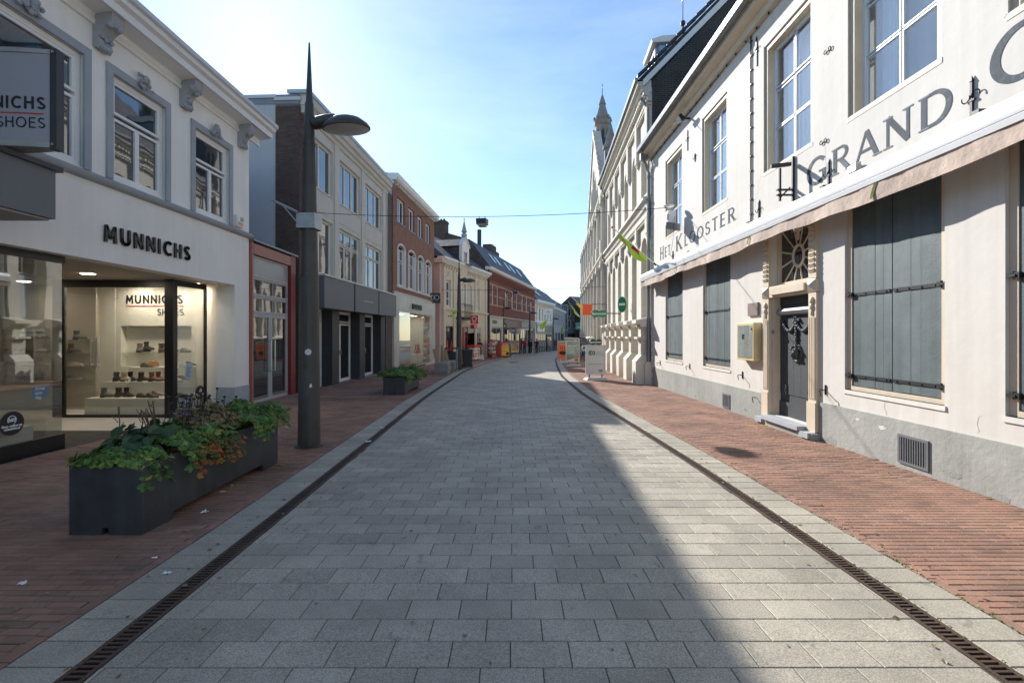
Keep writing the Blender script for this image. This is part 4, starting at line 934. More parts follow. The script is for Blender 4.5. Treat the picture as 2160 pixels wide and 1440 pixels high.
MB().prism([(.31, -.9), (.31, 7.6), (9.4, 7.6), (9.4, -.9)], .305, 21.35, 'x').obj('building_body', m_rb2, MS)
b = MB(); b.box(-.15, .75, 4.1, 5.2, 9.5, 12.1).box(-.2, .8, 4.05, 5.25, 11.85, 12.0); ch = b.obj('chimney', m_bb, MS)
for yy in (4.35, 4.65, 4.95): MB().cyl((.3, yy, 12.1), (.3, yy, 12.3), .1, n=8).obj('chimney_pot', m_anth, ch)
b = MB(); b.box(11.0, 13.2, 3.0, 4.0, 10.2, 11.9); b.obj('chimney', m_bb, MS); MB().box(13.3, 14.5, 3.0, 4.0, 10.2, 11.4).obj('chimney', m_bb, MS)
MB().cyl((4.2, 2.2, 10.2), (4.2, 2.2, 12.0), .22, n=8).obj('flue', m_anth, MS)
MB().cyl((8.0, 1.9, 10.1), (8.0, 1.9, 11.2), .08, n=6).obj('flue', m_anth, MS)
sl = math.atan2(2.6, 2.0)
for xa, w in ((4.2, .8), (6.0, .9), (9.9, 1.0), (12.2, 1.0), (15.6, 1.0), (20.0, 1.0)):
    if xa + w > 21.3: continue
    b = MB(); b.M = Matrix.Translation((xa, .62, 8.63)) @ Matrix.Rotation(sl, 4, 'X'); b.box(0, w, 0, 1.25, .0, .07)
    o = b.obj('skylight', m_trim, MS); b2 = MB(); b2.M = b.M; b2.box(.08, w - .08, .08, 1.17, .0705, .08); b2.obj('pane', m_pane, o)
# shopfronts
cl = m_stone
b = MB(); b.wall(.3, 4.8, -.75, 3.3, -.08, -.002, [(.75, 4.4, -.75, 2.3)]); b.obj('shopfront_cladding', cl, MS)
window(MS, .75, 4.4, -.7, 2.28, .0, ((0, .55, 0, 1), (.55, 1, 0, 1)), .08, .03, .07, m_greyframe, m_pane2)
text('BERDEN', .42, mat('dull_green_letter', (.12, .17, .10), .5), MS, (1.0, -.09, 2.62), ext=.02, off=.008, name='shop_name')
MB().box(5.2, 12.75, -.14, -.002, 2.25, 3.15).obj('fascia_board', mat('wine_fascia', (.115, .018, .022), .45, .06, 1), MS)
window(MS, 5.25, 12.65, -.75, 2.2, .04, [(i / 6, (i + 1) / 6, 0, 1) for i in range(6)], .08, .04, .07, m_anth, m_pane2)
b = MB(); b.box(12.95, 20.7, -.12, -.002, 2.40, 3.15); b.obj('fascia_board', mat('taupe_fascia', (.30, .27, .23), .5, .06, 1), MS)
window(MS, 12.95, 20.55, -.78, 2.33, .04, [(i / 6, (i + 1) / 6, 0, 1) for i in range(6)], .09, .05, .07, m_whitep, m_pane2)
MB().prism([(0, 3.2), (-.2, 3.22), (-.22, 3.32), (0, 3.36)], .0, 21.4, 'x').obj('shop_cornice', m_stone, MS)
def at6(x, y_, z): return Vector(loc6) + Matrix.Rotation(rz6, 3, 'Z') @ Vector((x, y_, z))
e = E('oval_sign', 'black oval hanging sign with white outlined lettering below the wine red fascia', 'sign', at6(5.9, -.9, 1.75), 0)
MB().cyl((0, .05, .25), (0, -.05, .25), .32, n=20).obj('panel', m_ink, e).scale = (1.6, 1, 1)
o = MB().torus((0, -.06, .25), .27, .025, 'y', 20, 4).obj('sign_ring', m_wht, e); o.scale = (1.6, 1, .8); o.location.z = .05
text("HAL'S", .26, m_wht, e, (0, -.06, .17), name='sign_text', ext=.002, off=.006, align='CENTER')
wsign('photo_sign', 'long grey banner sign with white portrait print beside the oval sign', at6(8.6, -.7, 1.62), 2.6, .62, mat('print_grey', (.22, .2, .2), .5, .5, 3.5, col2=(.6, .58, .56)), (), m_wht, rz6, .08, 0)
wsign('green_cross_sign', 'small dark green box sign with a white mark on the second lamp post', Vector((-.72, 47.7, 2.2)), .34, .52, m_dgreen, (('B', .3, .15),), m_wht, 0, .1, 0)
for px_ in (.02,): MB().cyl((-.15, -.12, -.9), (-.15, -.12, 7.5), .06, n=6).obj('downpipe', m_anth, MS)

# ================================================================== white house, grey house, block behind
loc7, rz7 = frame((3.1, 64), (6.3, 73.6)); WH = E('white_house', 'small white house with bracketed cornice right of the mansard roof', 'building', loc7, rz7)
w7 = ((.3, 1.2), (1.85, 3.0), (3.5, 4.5), (4.9, 5.9), (6.6, 7.5), (8.2, 9.1))
b = MB(); b.wall(0, 10.1, -1, 5.9, 0, .3, [(a, b_, 3.45, 5.3) for a, b_ in w7] + [(.4, 9.8, -1, 1.8)]); b.obj('wall', m_white, WH)
for a, b_ in w7: window(WH, a, b_, 3.45, 5.3, .1, ((0, .5, 0, 1), (.5, 1, 0, 1)), .08, .03, .07, m_whitep, m_pane)
MB().prism([(0, 5.7), (-.3, 5.9), (-.4, 6.1), (-.4, 6.3), (.3, 6.3), (.3, 5.7)], -.1, 10.2, 'x').obj('cornice', m_whitep, WH)
b = MB()
for k in range(12): b.prism([(0, 5.2), (-.25, 5.68), (0, 5.68)], .3 + k * .85, .5 + k * .85, 'x')
lab(b.obj('cornice_bracket', m_stone, WH), kind='stuff')
MB().prism([(-.4, 6.3), (3.2, 9.0), (7, 6.3)], 0, 10.1, 'x').obj('roof', m_tile, WH); MB().box(0, 10.1, .301, 7, -1, 6.3).obj('building_body', m_white, WH)
MB().box(.1, 10, -.2, -.002, 2.9, 3.3).obj('shop_cornice', m_stone, WH); MB().box(.4, 9.8, -.1, -.002, 1.85, 2.85).obj('fascia_board', mat('khaki_fascia', (.28, .25, .2), .5), WH)
MB().box(.6, 4.4, -.16, -.102, 2.0, 2.8).obj('name_board', m_white, WH)
window(WH, .4, 9.8, -1, 1.8, .06, [(i / 7, (i + 1) / 7, 0, 1) for i in range(7)], .1, .06, .07, m_greyframe, m_pane2)
b = MB(); b.M = Matrix.Translation((4.2, .6, 7.15)) @ Matrix.Rotation(math.atan2(2.7, 3.6), 4, 'X'); b.box(0, .9, 0, 1.3, 0, .06); b.obj('skylight', m_pane, WH)
loc8, rz8 = frame((6.4, 73.9), (9.9, 90)); GH = E('grey_house', 'plain grey rendered house beyond the white house', 'building', loc8, rz8)
w8 = [(1.0 + k * 2.3, 2.2 + k * 2.3) for k in range(6)]
b = MB(); b.wall(0, 16.4, -1, 5.4, 0, .3, [(a, b_, 3.2, 5.0) for a, b_ in w8] + [(2.4, 5.2, -1, 1.9), (6.2, 9.2, -1, 1.9), (10, 15.5, -1, 1.9)]); b.obj('wall', mat('grey_render_far', (.36, .365, .38), .8, .06), GH)
for a, b_ in w8: window(GH, a, b_, 3.2, 5.0, .1, ((0, .5, 0, 1), (.5, 1, 0, 1)), .07, .03, .07, m_greyframe, m_pane)
for a, b_ in ((2.4, 5.2), (6.2, 9.2), (10, 15.5)): window(GH, a, b_, -1, 1.9, .1, ((0, .5, 0, 1), (.5, 1, 0, 1)), .1, .04, .07, m_anth, m_pane2)
MB().prism([(0, 5.4), (-.3, 5.6), (-.35, 5.9), (.3, 5.9), (.3, 5.4)], 0, 16.4, 'x').obj('cornice', m_whitep, GH)
MB().prism([(-.35, 5.9), (3.4, 9.3), (7, 5.9)], 0, 16.4, 'x').obj('roof', m_tile, GH); MB().box(0, 16.4, .301, 7, -1, 5.9).obj('building_body', m_ofc, GH)
BB = E('dark_block', 'dark grey block with big sloping roof and glazed bay closing the street', 'building', (9.3, 94, 0), rad(50))
b = MB(); b.wall(0, 12, -1.2, 7.6, 0, .3, [(1.0 + 1.9 * k, 2.3 + 1.9 * k, z, z + 1.6) for k in range(1, 6) for z in (2.9, 5.3)] + [(3.0, 11.5, -1.2, 1.9)]); b.obj('wall', mat('dark_render', (.11, .11, .115), .8, .1), BB)
for k in range(1, 6):
    for z in (2.9, 5.3): window(BB, 1.0 + 1.9 * k, 2.3 + 1.9 * k, z, z + 1.6, .1, ((0, .5, 0, 1), (.5, 1, 0, 1)), .07, .03, .07, m_greyframe, m_pane)
window(BB, 3.0, 11.5, -1.2, 1.9, .1, [(i / 6, (i + 1) / 6, 0, 1) for i in range(6)], .1, .05, .07, m_anth, m_pane2)
MB().box(0, 12, .301, 10, -1.2, 7.6).obj('building_body', m_anth, BB)
gw = window(BB, .1, 2.2, 2.4, 7.5, -.55, [(i / 3, (i + 1) / 3, j / 4, (j + 1) / 4) for i in range(3) for j in range(4)], .08, .03, .5, m_trim, m_pane); gw.name = 'glazed_bay'
RB = E('long_dark_roof', 'long dark grey pitched roof rising behind the white and grey houses', 'building', (-1.6, 86, 0), rad(52))
MB().prism([(-.5, 7.4), (5.4, 10.6), (11, 7.4)], 0, 21, 'x').obj('roof', mat('far_slate', (.085, .087, .092), .7, .1, 1), RB); MB().box(.2, 20.8, .2, 10.6, -1, 7.5).obj('building_body', mat('far_grey_wall', (.22, .22, .225), .8, .05), RB)
for x in (6, 13): MB().box(x, x + 1.1, 1.2, 2.4, 8.2, 9.5).obj('chimney', m_trim, RB)
for x in (17, 19): 
    b = MB(); b.M = Matrix.Translation((x, .9, 8.22)) @ Matrix.Rotation(math.atan2(3.2, 5.9), 4, 'X'); b.box(0, .9, 0, 1.8, 0, .08); b.obj('skylight', m_pane, RB)
BR = E('brown_block', 'brown brick corner block at the far right end of the street', 'building', (14.2, 96, 0), rad(30))
b = MB(); b.wall(0, 10, -1.3, 7.2, 0, .3, [(.8 + 1.8 * k, 2.0 + 1.8 * k, z, z + 1.5) for k in range(5) for z in (2.7, 5.0)] + [(.5, 9.5, -1.3, 1.8)]); b.obj('wall', m_bb, BR)
for k in range(5):
    for z in (2.7, 5.0): window(BR, .8 + 1.8 * k, 2.0 + 1.8 * k, z, z + 1.5, .1, ((0, 1, 0, 1),), .08, .03, .07, m_greyframe, m_pane)
window(BR, .5, 9.5, -1.3, 1.8, .1, [(i / 5, (i + 1) / 5, 0, 1) for i in range(5)], .1, .05, .07, m_anth, m_pane2)
MB().box(0, 10, .301, 9, -1.3, 7.2).obj('building_body', m_bb, BR); MB().prism([(-.4, 7.2), (4.4, 9.6), (9.3, 7.2)], 0, 10, 'x').obj('roof', m_slate, BR)

# ================================================================== HET KLOOSTER (east side, near)
R0 = (4.92, 16.8); locR, rzR = frame(R0, (4.8, 4.5)); KL = E('plastered_restaurant', 'cream plastered restaurant with dark closed shutters and painted name', 'building', locR, rzR)
up = ((1.51, 3.02), (4.52, 5.98), (7.58, 9.10), (9.92, 11.44), (12.16, 13.7), (14.6, 16.1))
lo = ((1.51, 3.08, 3), (4.58, 6.15, 4), (9.86, 11.48, 5), (12.14, 13.78, 5), (15, 16.6, 5))
holes = [(a, b_, 4.68, 7.08) for a, b_ in up] + [(a, b_, .78, 3.42) for a, b_, n in lo] + [(7.86, 9.07, .10, 3.70)]
b = MB(); b.wall(0, 22, -.3, 8.0, 0, .32, holes); b.obj('wall', m_cream, KL)
b = MB(); b.box(-.0, 7.64, -.022, -.001, -.3, .45).box(9.29, 22, -.022, -.001, -.3, .53); 
MB().box(0, 7.62, -.022, -.001, -.3, .44).obj('plinth', m_plinth, KL); MB().box(9.30, 22, -.022, -.001, -.3, .52).obj('plinth', m_plinth, KL)
MB().box(0, 22, .6, 9, -.3, 8.0).obj('building_body', m_cream, KL); MB().box(-.0, .3, .322, .6, -.3, 8).obj('party_wall', m_cream, KL)
b = MB(); b.add([(-.25, -.42, 8.12), (22, -.42, 7.95), (22, 4.5, 12.3), (-.25, 4.5, 12.3), (-.25, 9, 8), (22, 9, 8)], [(0, 1, 2, 3), (3, 2, 5, 4), (0, 3, 4), (1, 5, 2), (0, 4, 5, 1)]); b.obj('roof', m_tile, KL)
b = MB(); b.M = Matrix.Translation((0, 0, 8.06)) @ Matrix.Rotation(rad(1.1), 4, 'Y')
b.prism([(-.005, -.32), (-.10, -.30), (-.14, -.18), (-.30, -.15), (-.32, -.02), (-.44, .0), (-.46, .11), (-.0, .12)], -.25, 22, 'x'); b.obj('eaves_gutter', m_beige, KL)
b = MB(); b.M = Matrix.Translation((0, 0, 8.06)) @ Matrix.Rotation(rad(1.1), 4, 'Y'); b.prism([(-.33, -.02), (-.40, -.05), (-.48, -.02), (-.50, .10), (-.47, .10)], -.27, 22, 'x'); b.obj('gutter', m_zinc, KL)
for i, (a, b_) in enumerate(up):
    b = MB(); y0, y1 = .03, .21
    b.box(a + .002, a + .09, y0, y1, 4.69, 7.078).box(b_ - .09, b_ - .002, y0, y1, 4.69, 7.078).box(a + .09, b_ - .09, y0, y1, 6.99, 7.078); b.obj('window_box', m_beige, KL)
    MB().prism([(-.006, 4.61), (-.006, 4.67), (.21, 4.72), (.21, 4.61)], a - .01, b_ + .01, 'x').obj('window_ledge', m_beige, KL)
    window(KL, a + .09, b_ - .09, 4.72, 6.99, .15, [(c, c + .49, r0, r1) for c in (0, .51) for r0, r1 in ((0, .315), (.325, .64), (.665, 1))], .05, .018, .06, mat('blue_white_paint', (.66, .70, .74), .45, .05), m_glass2)
    b = MB(); n = 22
    for side in ((a + .12, a + .50), (b_ - .50, b_ - .12)):
        xs = [side[0] + (side[1] - side[0]) * k / n for k in range(n + 1)]
        for k in range(n):
            ya, yb = .40 + .02 * math.sin(k * 1.9), .40 + .02 * math.sin((k + 1) * 1.9)
            b.add([(xs[k], ya, 4.7), (xs[k + 1], yb, 4.7), (xs[k + 1], yb, 7.0), (xs[k], ya, 7.0)], [(0, 1, 2, 3)])
    if i != 3:
        for k in range(40):
            xa, xb = a + .1 + (b_ - a - .2) * k / 40, a + .1 + (b_ - a - .2) * (k + 1) / 40; ya, yb = .50 + .03 * math.sin(k * 1.3 + i) * math.sin(k * .37 + 1), .50 + .03 * math.sin((k + 1) * 1.3 + i) * math.sin((k + 1) * .37 + 1)
            b.add([(xa, ya, 4.7), (xb, yb, 4.7), (xb, yb, 7.0), (xa, ya, 7.0)], [(0, 1, 2, 3)])
    b.obj('curtain', m_curtain, KL, smooth=60)
    MB().box(a - .03, a + .012, -.006, -.001, 4.66, 7.12).obj('plaster_edge', m_cream, KL)
pl_c = {}
strap_me = None
for si, (a, b_, n) in enumerate(lo):
    b = MB(); b.box(a + .003, a + .085, .04, .16, .783, 3.41).box(b_ - .085, b_ - .003, .04, .16, .783, 3.41).box(a + .085, b_ - .085, .04, .16, .783, .84); b.obj('shutter_frame', m_beige, KL)
    MB().tbox(a - .02, b_ + .02, -.016, .05, .725, .78, 0, .004).obj('window_ledge', m_cream, KL)
    mid_ = (a + b_) / 2
    for xa, xb, s_ in ((a + .088, mid_ - .006, -1), (mid_ + .006, b_ - .088, 1)):
        sh = MB().box(xa, xb, .075, .095, .845, 3.40).obj('shutter', m_shutter, KL)
        w = (xb - xa) / n; key = round(w, 3)
        if key not in pl_c: pl_c[key] = MB().tbox(-w / 2 + .0012, w / 2 - .0012, 0, .022, 0, 2.55, 0, 0).mesh('plank', m_shutter)
        for k in range(n):
            o = link('plank', pl_c[key], sh); o.location = (xa + w * (k + .5), .052 + R.uniform(-.0025, .0025), .848 + R.uniform(0, .006))
        for z in (.985, 2.14):
            b = MB(); b.box(xa + .02, xb - .02, .040, .0495, z - .022, z + .022)
            for q in range(4): b.cyl((xa + .08 + q * (xb - xa - .16) / 3, .042, z), (xa + .08 + q * (xb - xa - .16) / 3, .030, z), .011, n=6)
            xe = xa if s_ < 0 else xb
            b.box(xe + s_ * -.03, xe + s_ * .02 if s_ > 0 else xe - .03 + .0, .01, .045, z - .03, z + .03) if s_ > 0 else b.box(xe - .02, xe + .03, .01, .045, z - .03, z + .03)
            b.cyl((xe + s_ * .025, .02, z - .035), (xe + s_ * .025, .02, z + .04), .013, n=8)
            b.box(min(xe, xe + s_ * .085), max(xe, xe + s_ * .085), .0, .016, z - .012, z + .012)
            b.obj('hinge', m_wrought, sh)
# door case
MB().box(7.60, 9.34, -.16, .0, -.3, .02).obj('doorstep', m_plinth, KL); MB().box(7.9, 9.05, -.22, .3, .02, .09).obj('threshold', m_bluestone, KL)
for xa in (7.65, 9.075):
    p = MB().box(xa, xa + .20, -.05, .0, .5, 2.24).obj('pilaster', m_beige, KL)
    MB().box(xa - .012, xa + .212, -.075, .0, .03, .5).obj('base', m_beige, p)
    MB().box(xa - .02, xa + .22, -.20, -.0755, -.06, .03).obj('foot_stone', m_bluestone, p)
    b = MB()
    for k in range(4): b.box(xa + .022 + k * .043, xa + .044 + k * .043, -.062, -.0505, .55, 1.85)
    b.obj('fluting', m_beige, p)
    b = MB(); b.ball((xa + .1, -.06, 2.12), .05, .03, .06).ball((xa + .1, -.06, 2.02), .04, .03, .06).ball((xa + .1, -.06, 1.93), .028, .02, .06); b.obj('carved_drop', m_beige, p, smooth=60)
    MB().add([(xa - .01, -.055, 2.25), (xa + .21, -.055, 2.25), (xa + .21, -.055, 2.46), (xa - .01, -.055, 2.46), (xa + .1, -.12, 2.355), (xa - .01, .0, 2.25), (xa + .21, .0, 2.25), (xa + .21, .0, 2.46), (xa - .01, .0, 2.46)], [(0, 1, 4), (1, 2, 4), (2, 3, 4), (3, 0, 4), (0, 5, 6, 1), (3, 2, 7, 8), (0, 3, 8, 5), (1, 6, 7, 2)]).obj('diamond_block', m_beige, p)
    MB().box(xa, xa + .2, -.05, .0, 2.47, 3.72).obj('upper_pilaster', m_beige, p)
    b = MB()
    for k in range(11): b.prism([(2.55 + k * .085, -.05), (2.62 + k * .085, -.085), (2.63 + k * .085, -.05)], 0, 1, 'z') if 0 else b.add([(xa + .04, -.051, 2.55 + k * .085), (xa + .16, -.051, 2.55 + k * .085), (xa + .16, -.085, 2.61 + k * .085), (xa + .04, -.085, 2.61 + k * .085), (xa + .16, -.051, 2.63 + k * .085), (xa + .04, -.051, 2.63 + k * .085)], [(0, 1, 2, 3), (3, 2, 4, 5), (0, 3, 5), (1, 4, 2)])
    b.obj('carved_scales', m_beige, p)
MB().box(7.862, 9.068, -.05, .25, 2.26, 2.46).obj('transom_beam', m_beige, KL); MB().tbox(7.95, 9.0, -.085, -.0505, 2.30, 2.42, .0).obj('transom_panel', m_beige, KL)
b = MB(); b.box(7.862, 7.92, .0, .30, .1, 2.258).box(9.012, 9.068, .0, .30, .1, 2.258); b.obj('door_jamb', m_beige, KL)
dr = MB().box(7.923, 9.010, .14, .185, .095, 2.10).obj('door', m_door, KL)
for k in range(5): MB().box(7.93 + k * .215, 7.93 + k * .215 + .211, .128, .1395, .50, 1.86).obj('plank', m_door, dr)
MB().box(7.93, 9.0, .112, .1395, .10, .36).obj('kick_panel', m_door, dr); MB().box(7.923, 9.010, .13, .19, 2.105, 2.255).obj('head_panel', m_door, dr)
MB().prism([(.14, 1.92), (.07, 1.94), (.04, 1.99), (.07, 2.0), (.09, 2.04), (.14, 2.05)], 7.923, 9.010, 'x').obj('door_hood', mat('hood_grey', (.2, .22, .23), .5, .05), dr)
b = MB()
for k in range(22):                                                # festoon
    t = k / 21; x = 8.06 + .82 * t; sag = -.16 * (1 - abs(2 * ((t * 2) % 1) - 1) ** 2)
    b.ball((x, .105, 1.80 + sag), .032 + .012 * math.sin(k * 2.1), .03, .034, 7, 5)
for k in range(7): b.ball((8.47 + .006 * (-1) ** k, .105, 1.72 - k * .05), .036 - k * .002, .028, .034, 7, 5)
lumps(b, (8.47, .105, 1.82), .07, 10, 1.4, .8, 5); b.obj('festoon', m_door, dr, smooth=60)
b = MB(); b.torus((0, .12, 0), .13, .022, 'y', 24, 6); b.v = [(8.47 + x, y_, 1.25 + z * 1.15) for x, y_, z in b.v]
for k in range(20): b.ball((8.47 + .13 * math.cos(k * .314), .100, 1.25 + .15 * math.sin(k * .314)), .016, .014, .016, 6, 4)
b.ball((8.47, .105, 1.24), .085, .06, .10, 12, 8).ball((8.47, .04, 1.22), .03, .035, .04).ball((8.44, .05, 1.27), .016, .014, .012).ball((8.50, .05, 1.27), .016, .014, .012).ball((8.47, .055, 1.175), .04, .025, .018); lumps(b, (8.47, .09, 1.26), .11, 14, 1, 1.1, 8, .8)
b.obj('lion_mask', m_door, dr, smooth=60)
for x in (8.09, 8.85):
    b = MB(); b.box(x - .065, x + .065, .105, .1275, .50, .68).torus((x, .102, .59), .035, .01, 'y', 14, 5); b.obj('letter_plate', m_door, dr)
MB().cyl((8.95, .10, 1.2), (8.95, .13, 1.2), .012, n=8).obj('lock', m_wrought, dr)
MB().cyl((7.93, -.012, 1.62), (7.93, .0, 1.62), .035, n=12).obj('door_bell', m_ink, KL)
fl = MB(); fl.box(7.87, 9.06, .10, .16, 2.465, 2.52).box(7.87, 7.94, .10, .16, 2.52, 3.70).box(8.99, 9.06, .10, .16, 2.52, 3.70)
cx, cz = 8.47, 2.95
fl.torus((0, .15, 0), 1, .16, 'y', 28, 6); k0 = 24
nv = 28 * 6
fl.v[-nv:] = [(cx + x * .155, .15 + (y_ - .15) * .16, cz + z * .185) for x, y_, z in fl.v[-nv:]]
for k in range(12):
    t = rad(15 + 30 * k); dx, dz = math.cos(t), math.sin(t)
    s_ = min(.54 / max(abs(dx), 1e-3), (.72 if dz > 0 else .45) / max(abs(dz), 1e-3))
    fl.cyl((cx + dx * .155, .15, cz + dz * .185), (cx + dx * s_, .15, cz + dz * s_), .013, .02, 6)
fl.ball((cx, .14, 3.40), .10, .03, .05).ball((cx - .07, .14, 3.44), .04, .03, .04).ball((cx + .07, .14, 3.44), .04, .03, .04).ball((cx, .14, 3.30), .035, .03, .09)
fl = fl.obj('fanlight', m_beige, KL, smooth=50); MB().box(7.93, 9.0, .152, .158, 2.5, 3.69).obj('pane', m_pane2, fl)
# wall iron, vents, cables, quoins
def anchor(x, z, h=.5):
    b = MB(); b.box(x - .013, x + .013, -.024, -.001, z - h, z + h * .6).cyl((x, -.013, z + h * .6), (x, -.013, z + h * .85), .024, .002, 4)
    for s_ in (-1, 1): b.torus((x + s_ * .055, -.025, z), .045, .007, 'y', 12, 4, rad(-20) if s_ > 0 else rad(20), rad(200) if s_ > 0 else rad(-200))
    b.box(x - .04, x + .04, -.028, -.005, z - .05, z - .03); b.obj('wall_anchor', m_wrought, KL)
for x, z, h in ((11.81, 4.05, .26), (9.52, 4.03, .26), (7.42, 4.02, .24), (7.33, 7.2, .32), (3.5, 7.0, .32), (2.25, 3.98, .18), (4.05, 6.3, .12)): anchor(x, z, h)
for x, z in ((9.5, 5.9), (9.4, 4.55)):
    b = MB(); b.torus((x - .05, -.02, z), .03, .007, 'y', 10, 4).torus((x + .05, -.02, z), .03, .007, 'y', 10, 4).cyl((x - .03, -.02, z), (x + .03, -.02, z), .007, n=4); b.obj('wall_ring', m_wrought, KL)
for x, z in ((9.44, .72), (6.73, .72), (3.66, .70), (.95, .64), (7.35, .33)):
    b = MB(); b.box(x - .008, x + .008, -.02, -.001, z - .07, z + .08).tube([(x, -.015, z), (x, -.10, z + .01), (x + .05, -.13, z + .0), (x + .07, -.12, z - .09)], .008, 5); b.obj('shutter_catch', m_wrought, KL)
for xa, xb, za, zb, n in ((10.87, 11.31, .0, .35, 11), (5.82, 6.18, -.08, .24, 9)):
    v = MB(); v.box(xa, xb, -.04, -.0225, zb - .03, zb).box(xa, xb, -.04, -.0225, za, za + .03).box(xa, xa + .03, -.04, -.0225, za + .03, zb - .03).box(xb - .03, xb, -.04, -.0225, za + .03, zb - .03); v = v.obj('vent', m_zinc, KL)
    MB().box(xa + .03, xb - .03, -.026, -.0228, za + .03, zb - .03).obj('vent_void', m_dark, v)
    for k in range(n):
        x = xa + .045 + (xb - xa - .09) * k / (n - 1); MB().box(x - .007, x + .007, -.038, -.0262, za + .03, zb - .03).obj('slat', m_zinc, v)
b = MB()
for dx in (-.016, .016): b.cyl((7.12 + dx, -.02, 3.78), (7.12 + dx, -.02, 7.75), .008, n=5)
for k in range(13): b.box(7.085, 7.155, -.034, -.001, 4.0 + k * .29, 4.025 + k * .29)
b.obj('wall_cable', m_wrought, KL)
b = MB()
for dx in (0, .05): b.tube([(-.1, -.03, 7.72 + dx), (4, -.03, 7.66 + dx), (7.1, -.03, 7.62 + dx), (14, -.03, 7.48 + dx)], .008, 5)
for k in range(30): b.ball((.2 + k * .45, -.045, 7.70 - .016 * k * .45), .02, .02, .03, 6, 4)
b.obj('festoon_lights', m_wrought, KL)
b = MB(); b.cyl((-.09, -.10, -.35), (-.09, -.10, 7.3), .055, n=10).tube([(-.09, -.10, 7.3), (-.09, -.18, 7.55), (-.09, -.30, 7.75)], .045, 8).box(-.17, -.01, -.40, -.14, 7.72, 7.95)
for k in range(6): b.cyl((-.09, -.10, .6 + k * 1.3), (-.09, -.10, .66 + k * 1.3), .068, n=10)
b.cyl((-.09, -.10, -.35), (-.09, -.10, 1.4), .066, n=10); b.obj('downpipe', m_zinc, KL, smooth=40)
qm = MB().box(-.001, .11, -.045, -.001, 0, .17).mesh('quoin', m_cream); z = -.2; k = 0
qm2 = MB().box(-.001, .045, -.03, -.001, 0, .10).mesh('quoin', m_cream)
while z < 7.5:
    o = link('quoin', qm, KL); o.location = (.006, 0, z); z += .18
    o = link('quoin', qm2, KL); o.location = (.006, 0, z); z += .11
m_crack = mat('plaster_crack', (.36, .33, .29), .9, .1)
def crack(x, z, dx, dz, n, seed, w=.0022):
    q = random.Random(seed); b = MB(); p = [(x + dx * k / n + q.uniform(-.02, .02), z + dz * k / n + q.uniform(-.03, .03)) for k in range(n + 1)]
    for (ax, az), (bx, bz) in zip(p, p[1:]): b.add([(ax - w, -.0015, az), (ax + w, -.0015, az), (bx + w, -.0015, bz), (bx - w, -.0015, bz)], [(0, 1, 2, 3)])
    b.obj('crack', m_crack, KL)
for a_ in ((3.05, 7.1, .3, .9, 6, 1), (7.45, 4.65, -.25, -.6, 6, 2), (9.4, 4.6, .1, -.75, 7, 3), (5.95, 4.6, .2, -.5, 5, 4), (10.6, .72, .05, -.2, 4, 6), (9.1, 7.2, .1, .7, 6, 7), (6.3, .75, .08, -.28, 5, 8), (11.9, .75, -.05, -.2, 4, 9), (3.3, 4.6, -.1, -.4, 5, 10)): crack(*a_)
def flake(x, z, r, seed, m, y_=-.024):
    q = random.Random(seed); pts = [(x + r * q.uniform(.5, 1.2) * math.cos(t * .628) * 1.6, z + r * q.uniform(.3, .8) * math.sin(t * .628)) for t in range(10)]
    MB().prism(pts, y_, y_ + .0015, 'y').obj('flaked_patch', m, KL)
for x, z, r, sd_ in ((10.15, .40, .03, 1), (10.6, .37, .045, 2), (9.6, -.02, .10, 3), (8.0, -.06, .08, 4), (11.6, .05, .07, 5), (6.9, .02, .05, 6), (12.1, -.02, .09, 7), (4.1, -.05, .06, 8)): flake(x, z, r, sd_, m_cream if sd_ < 3 else m_conc)
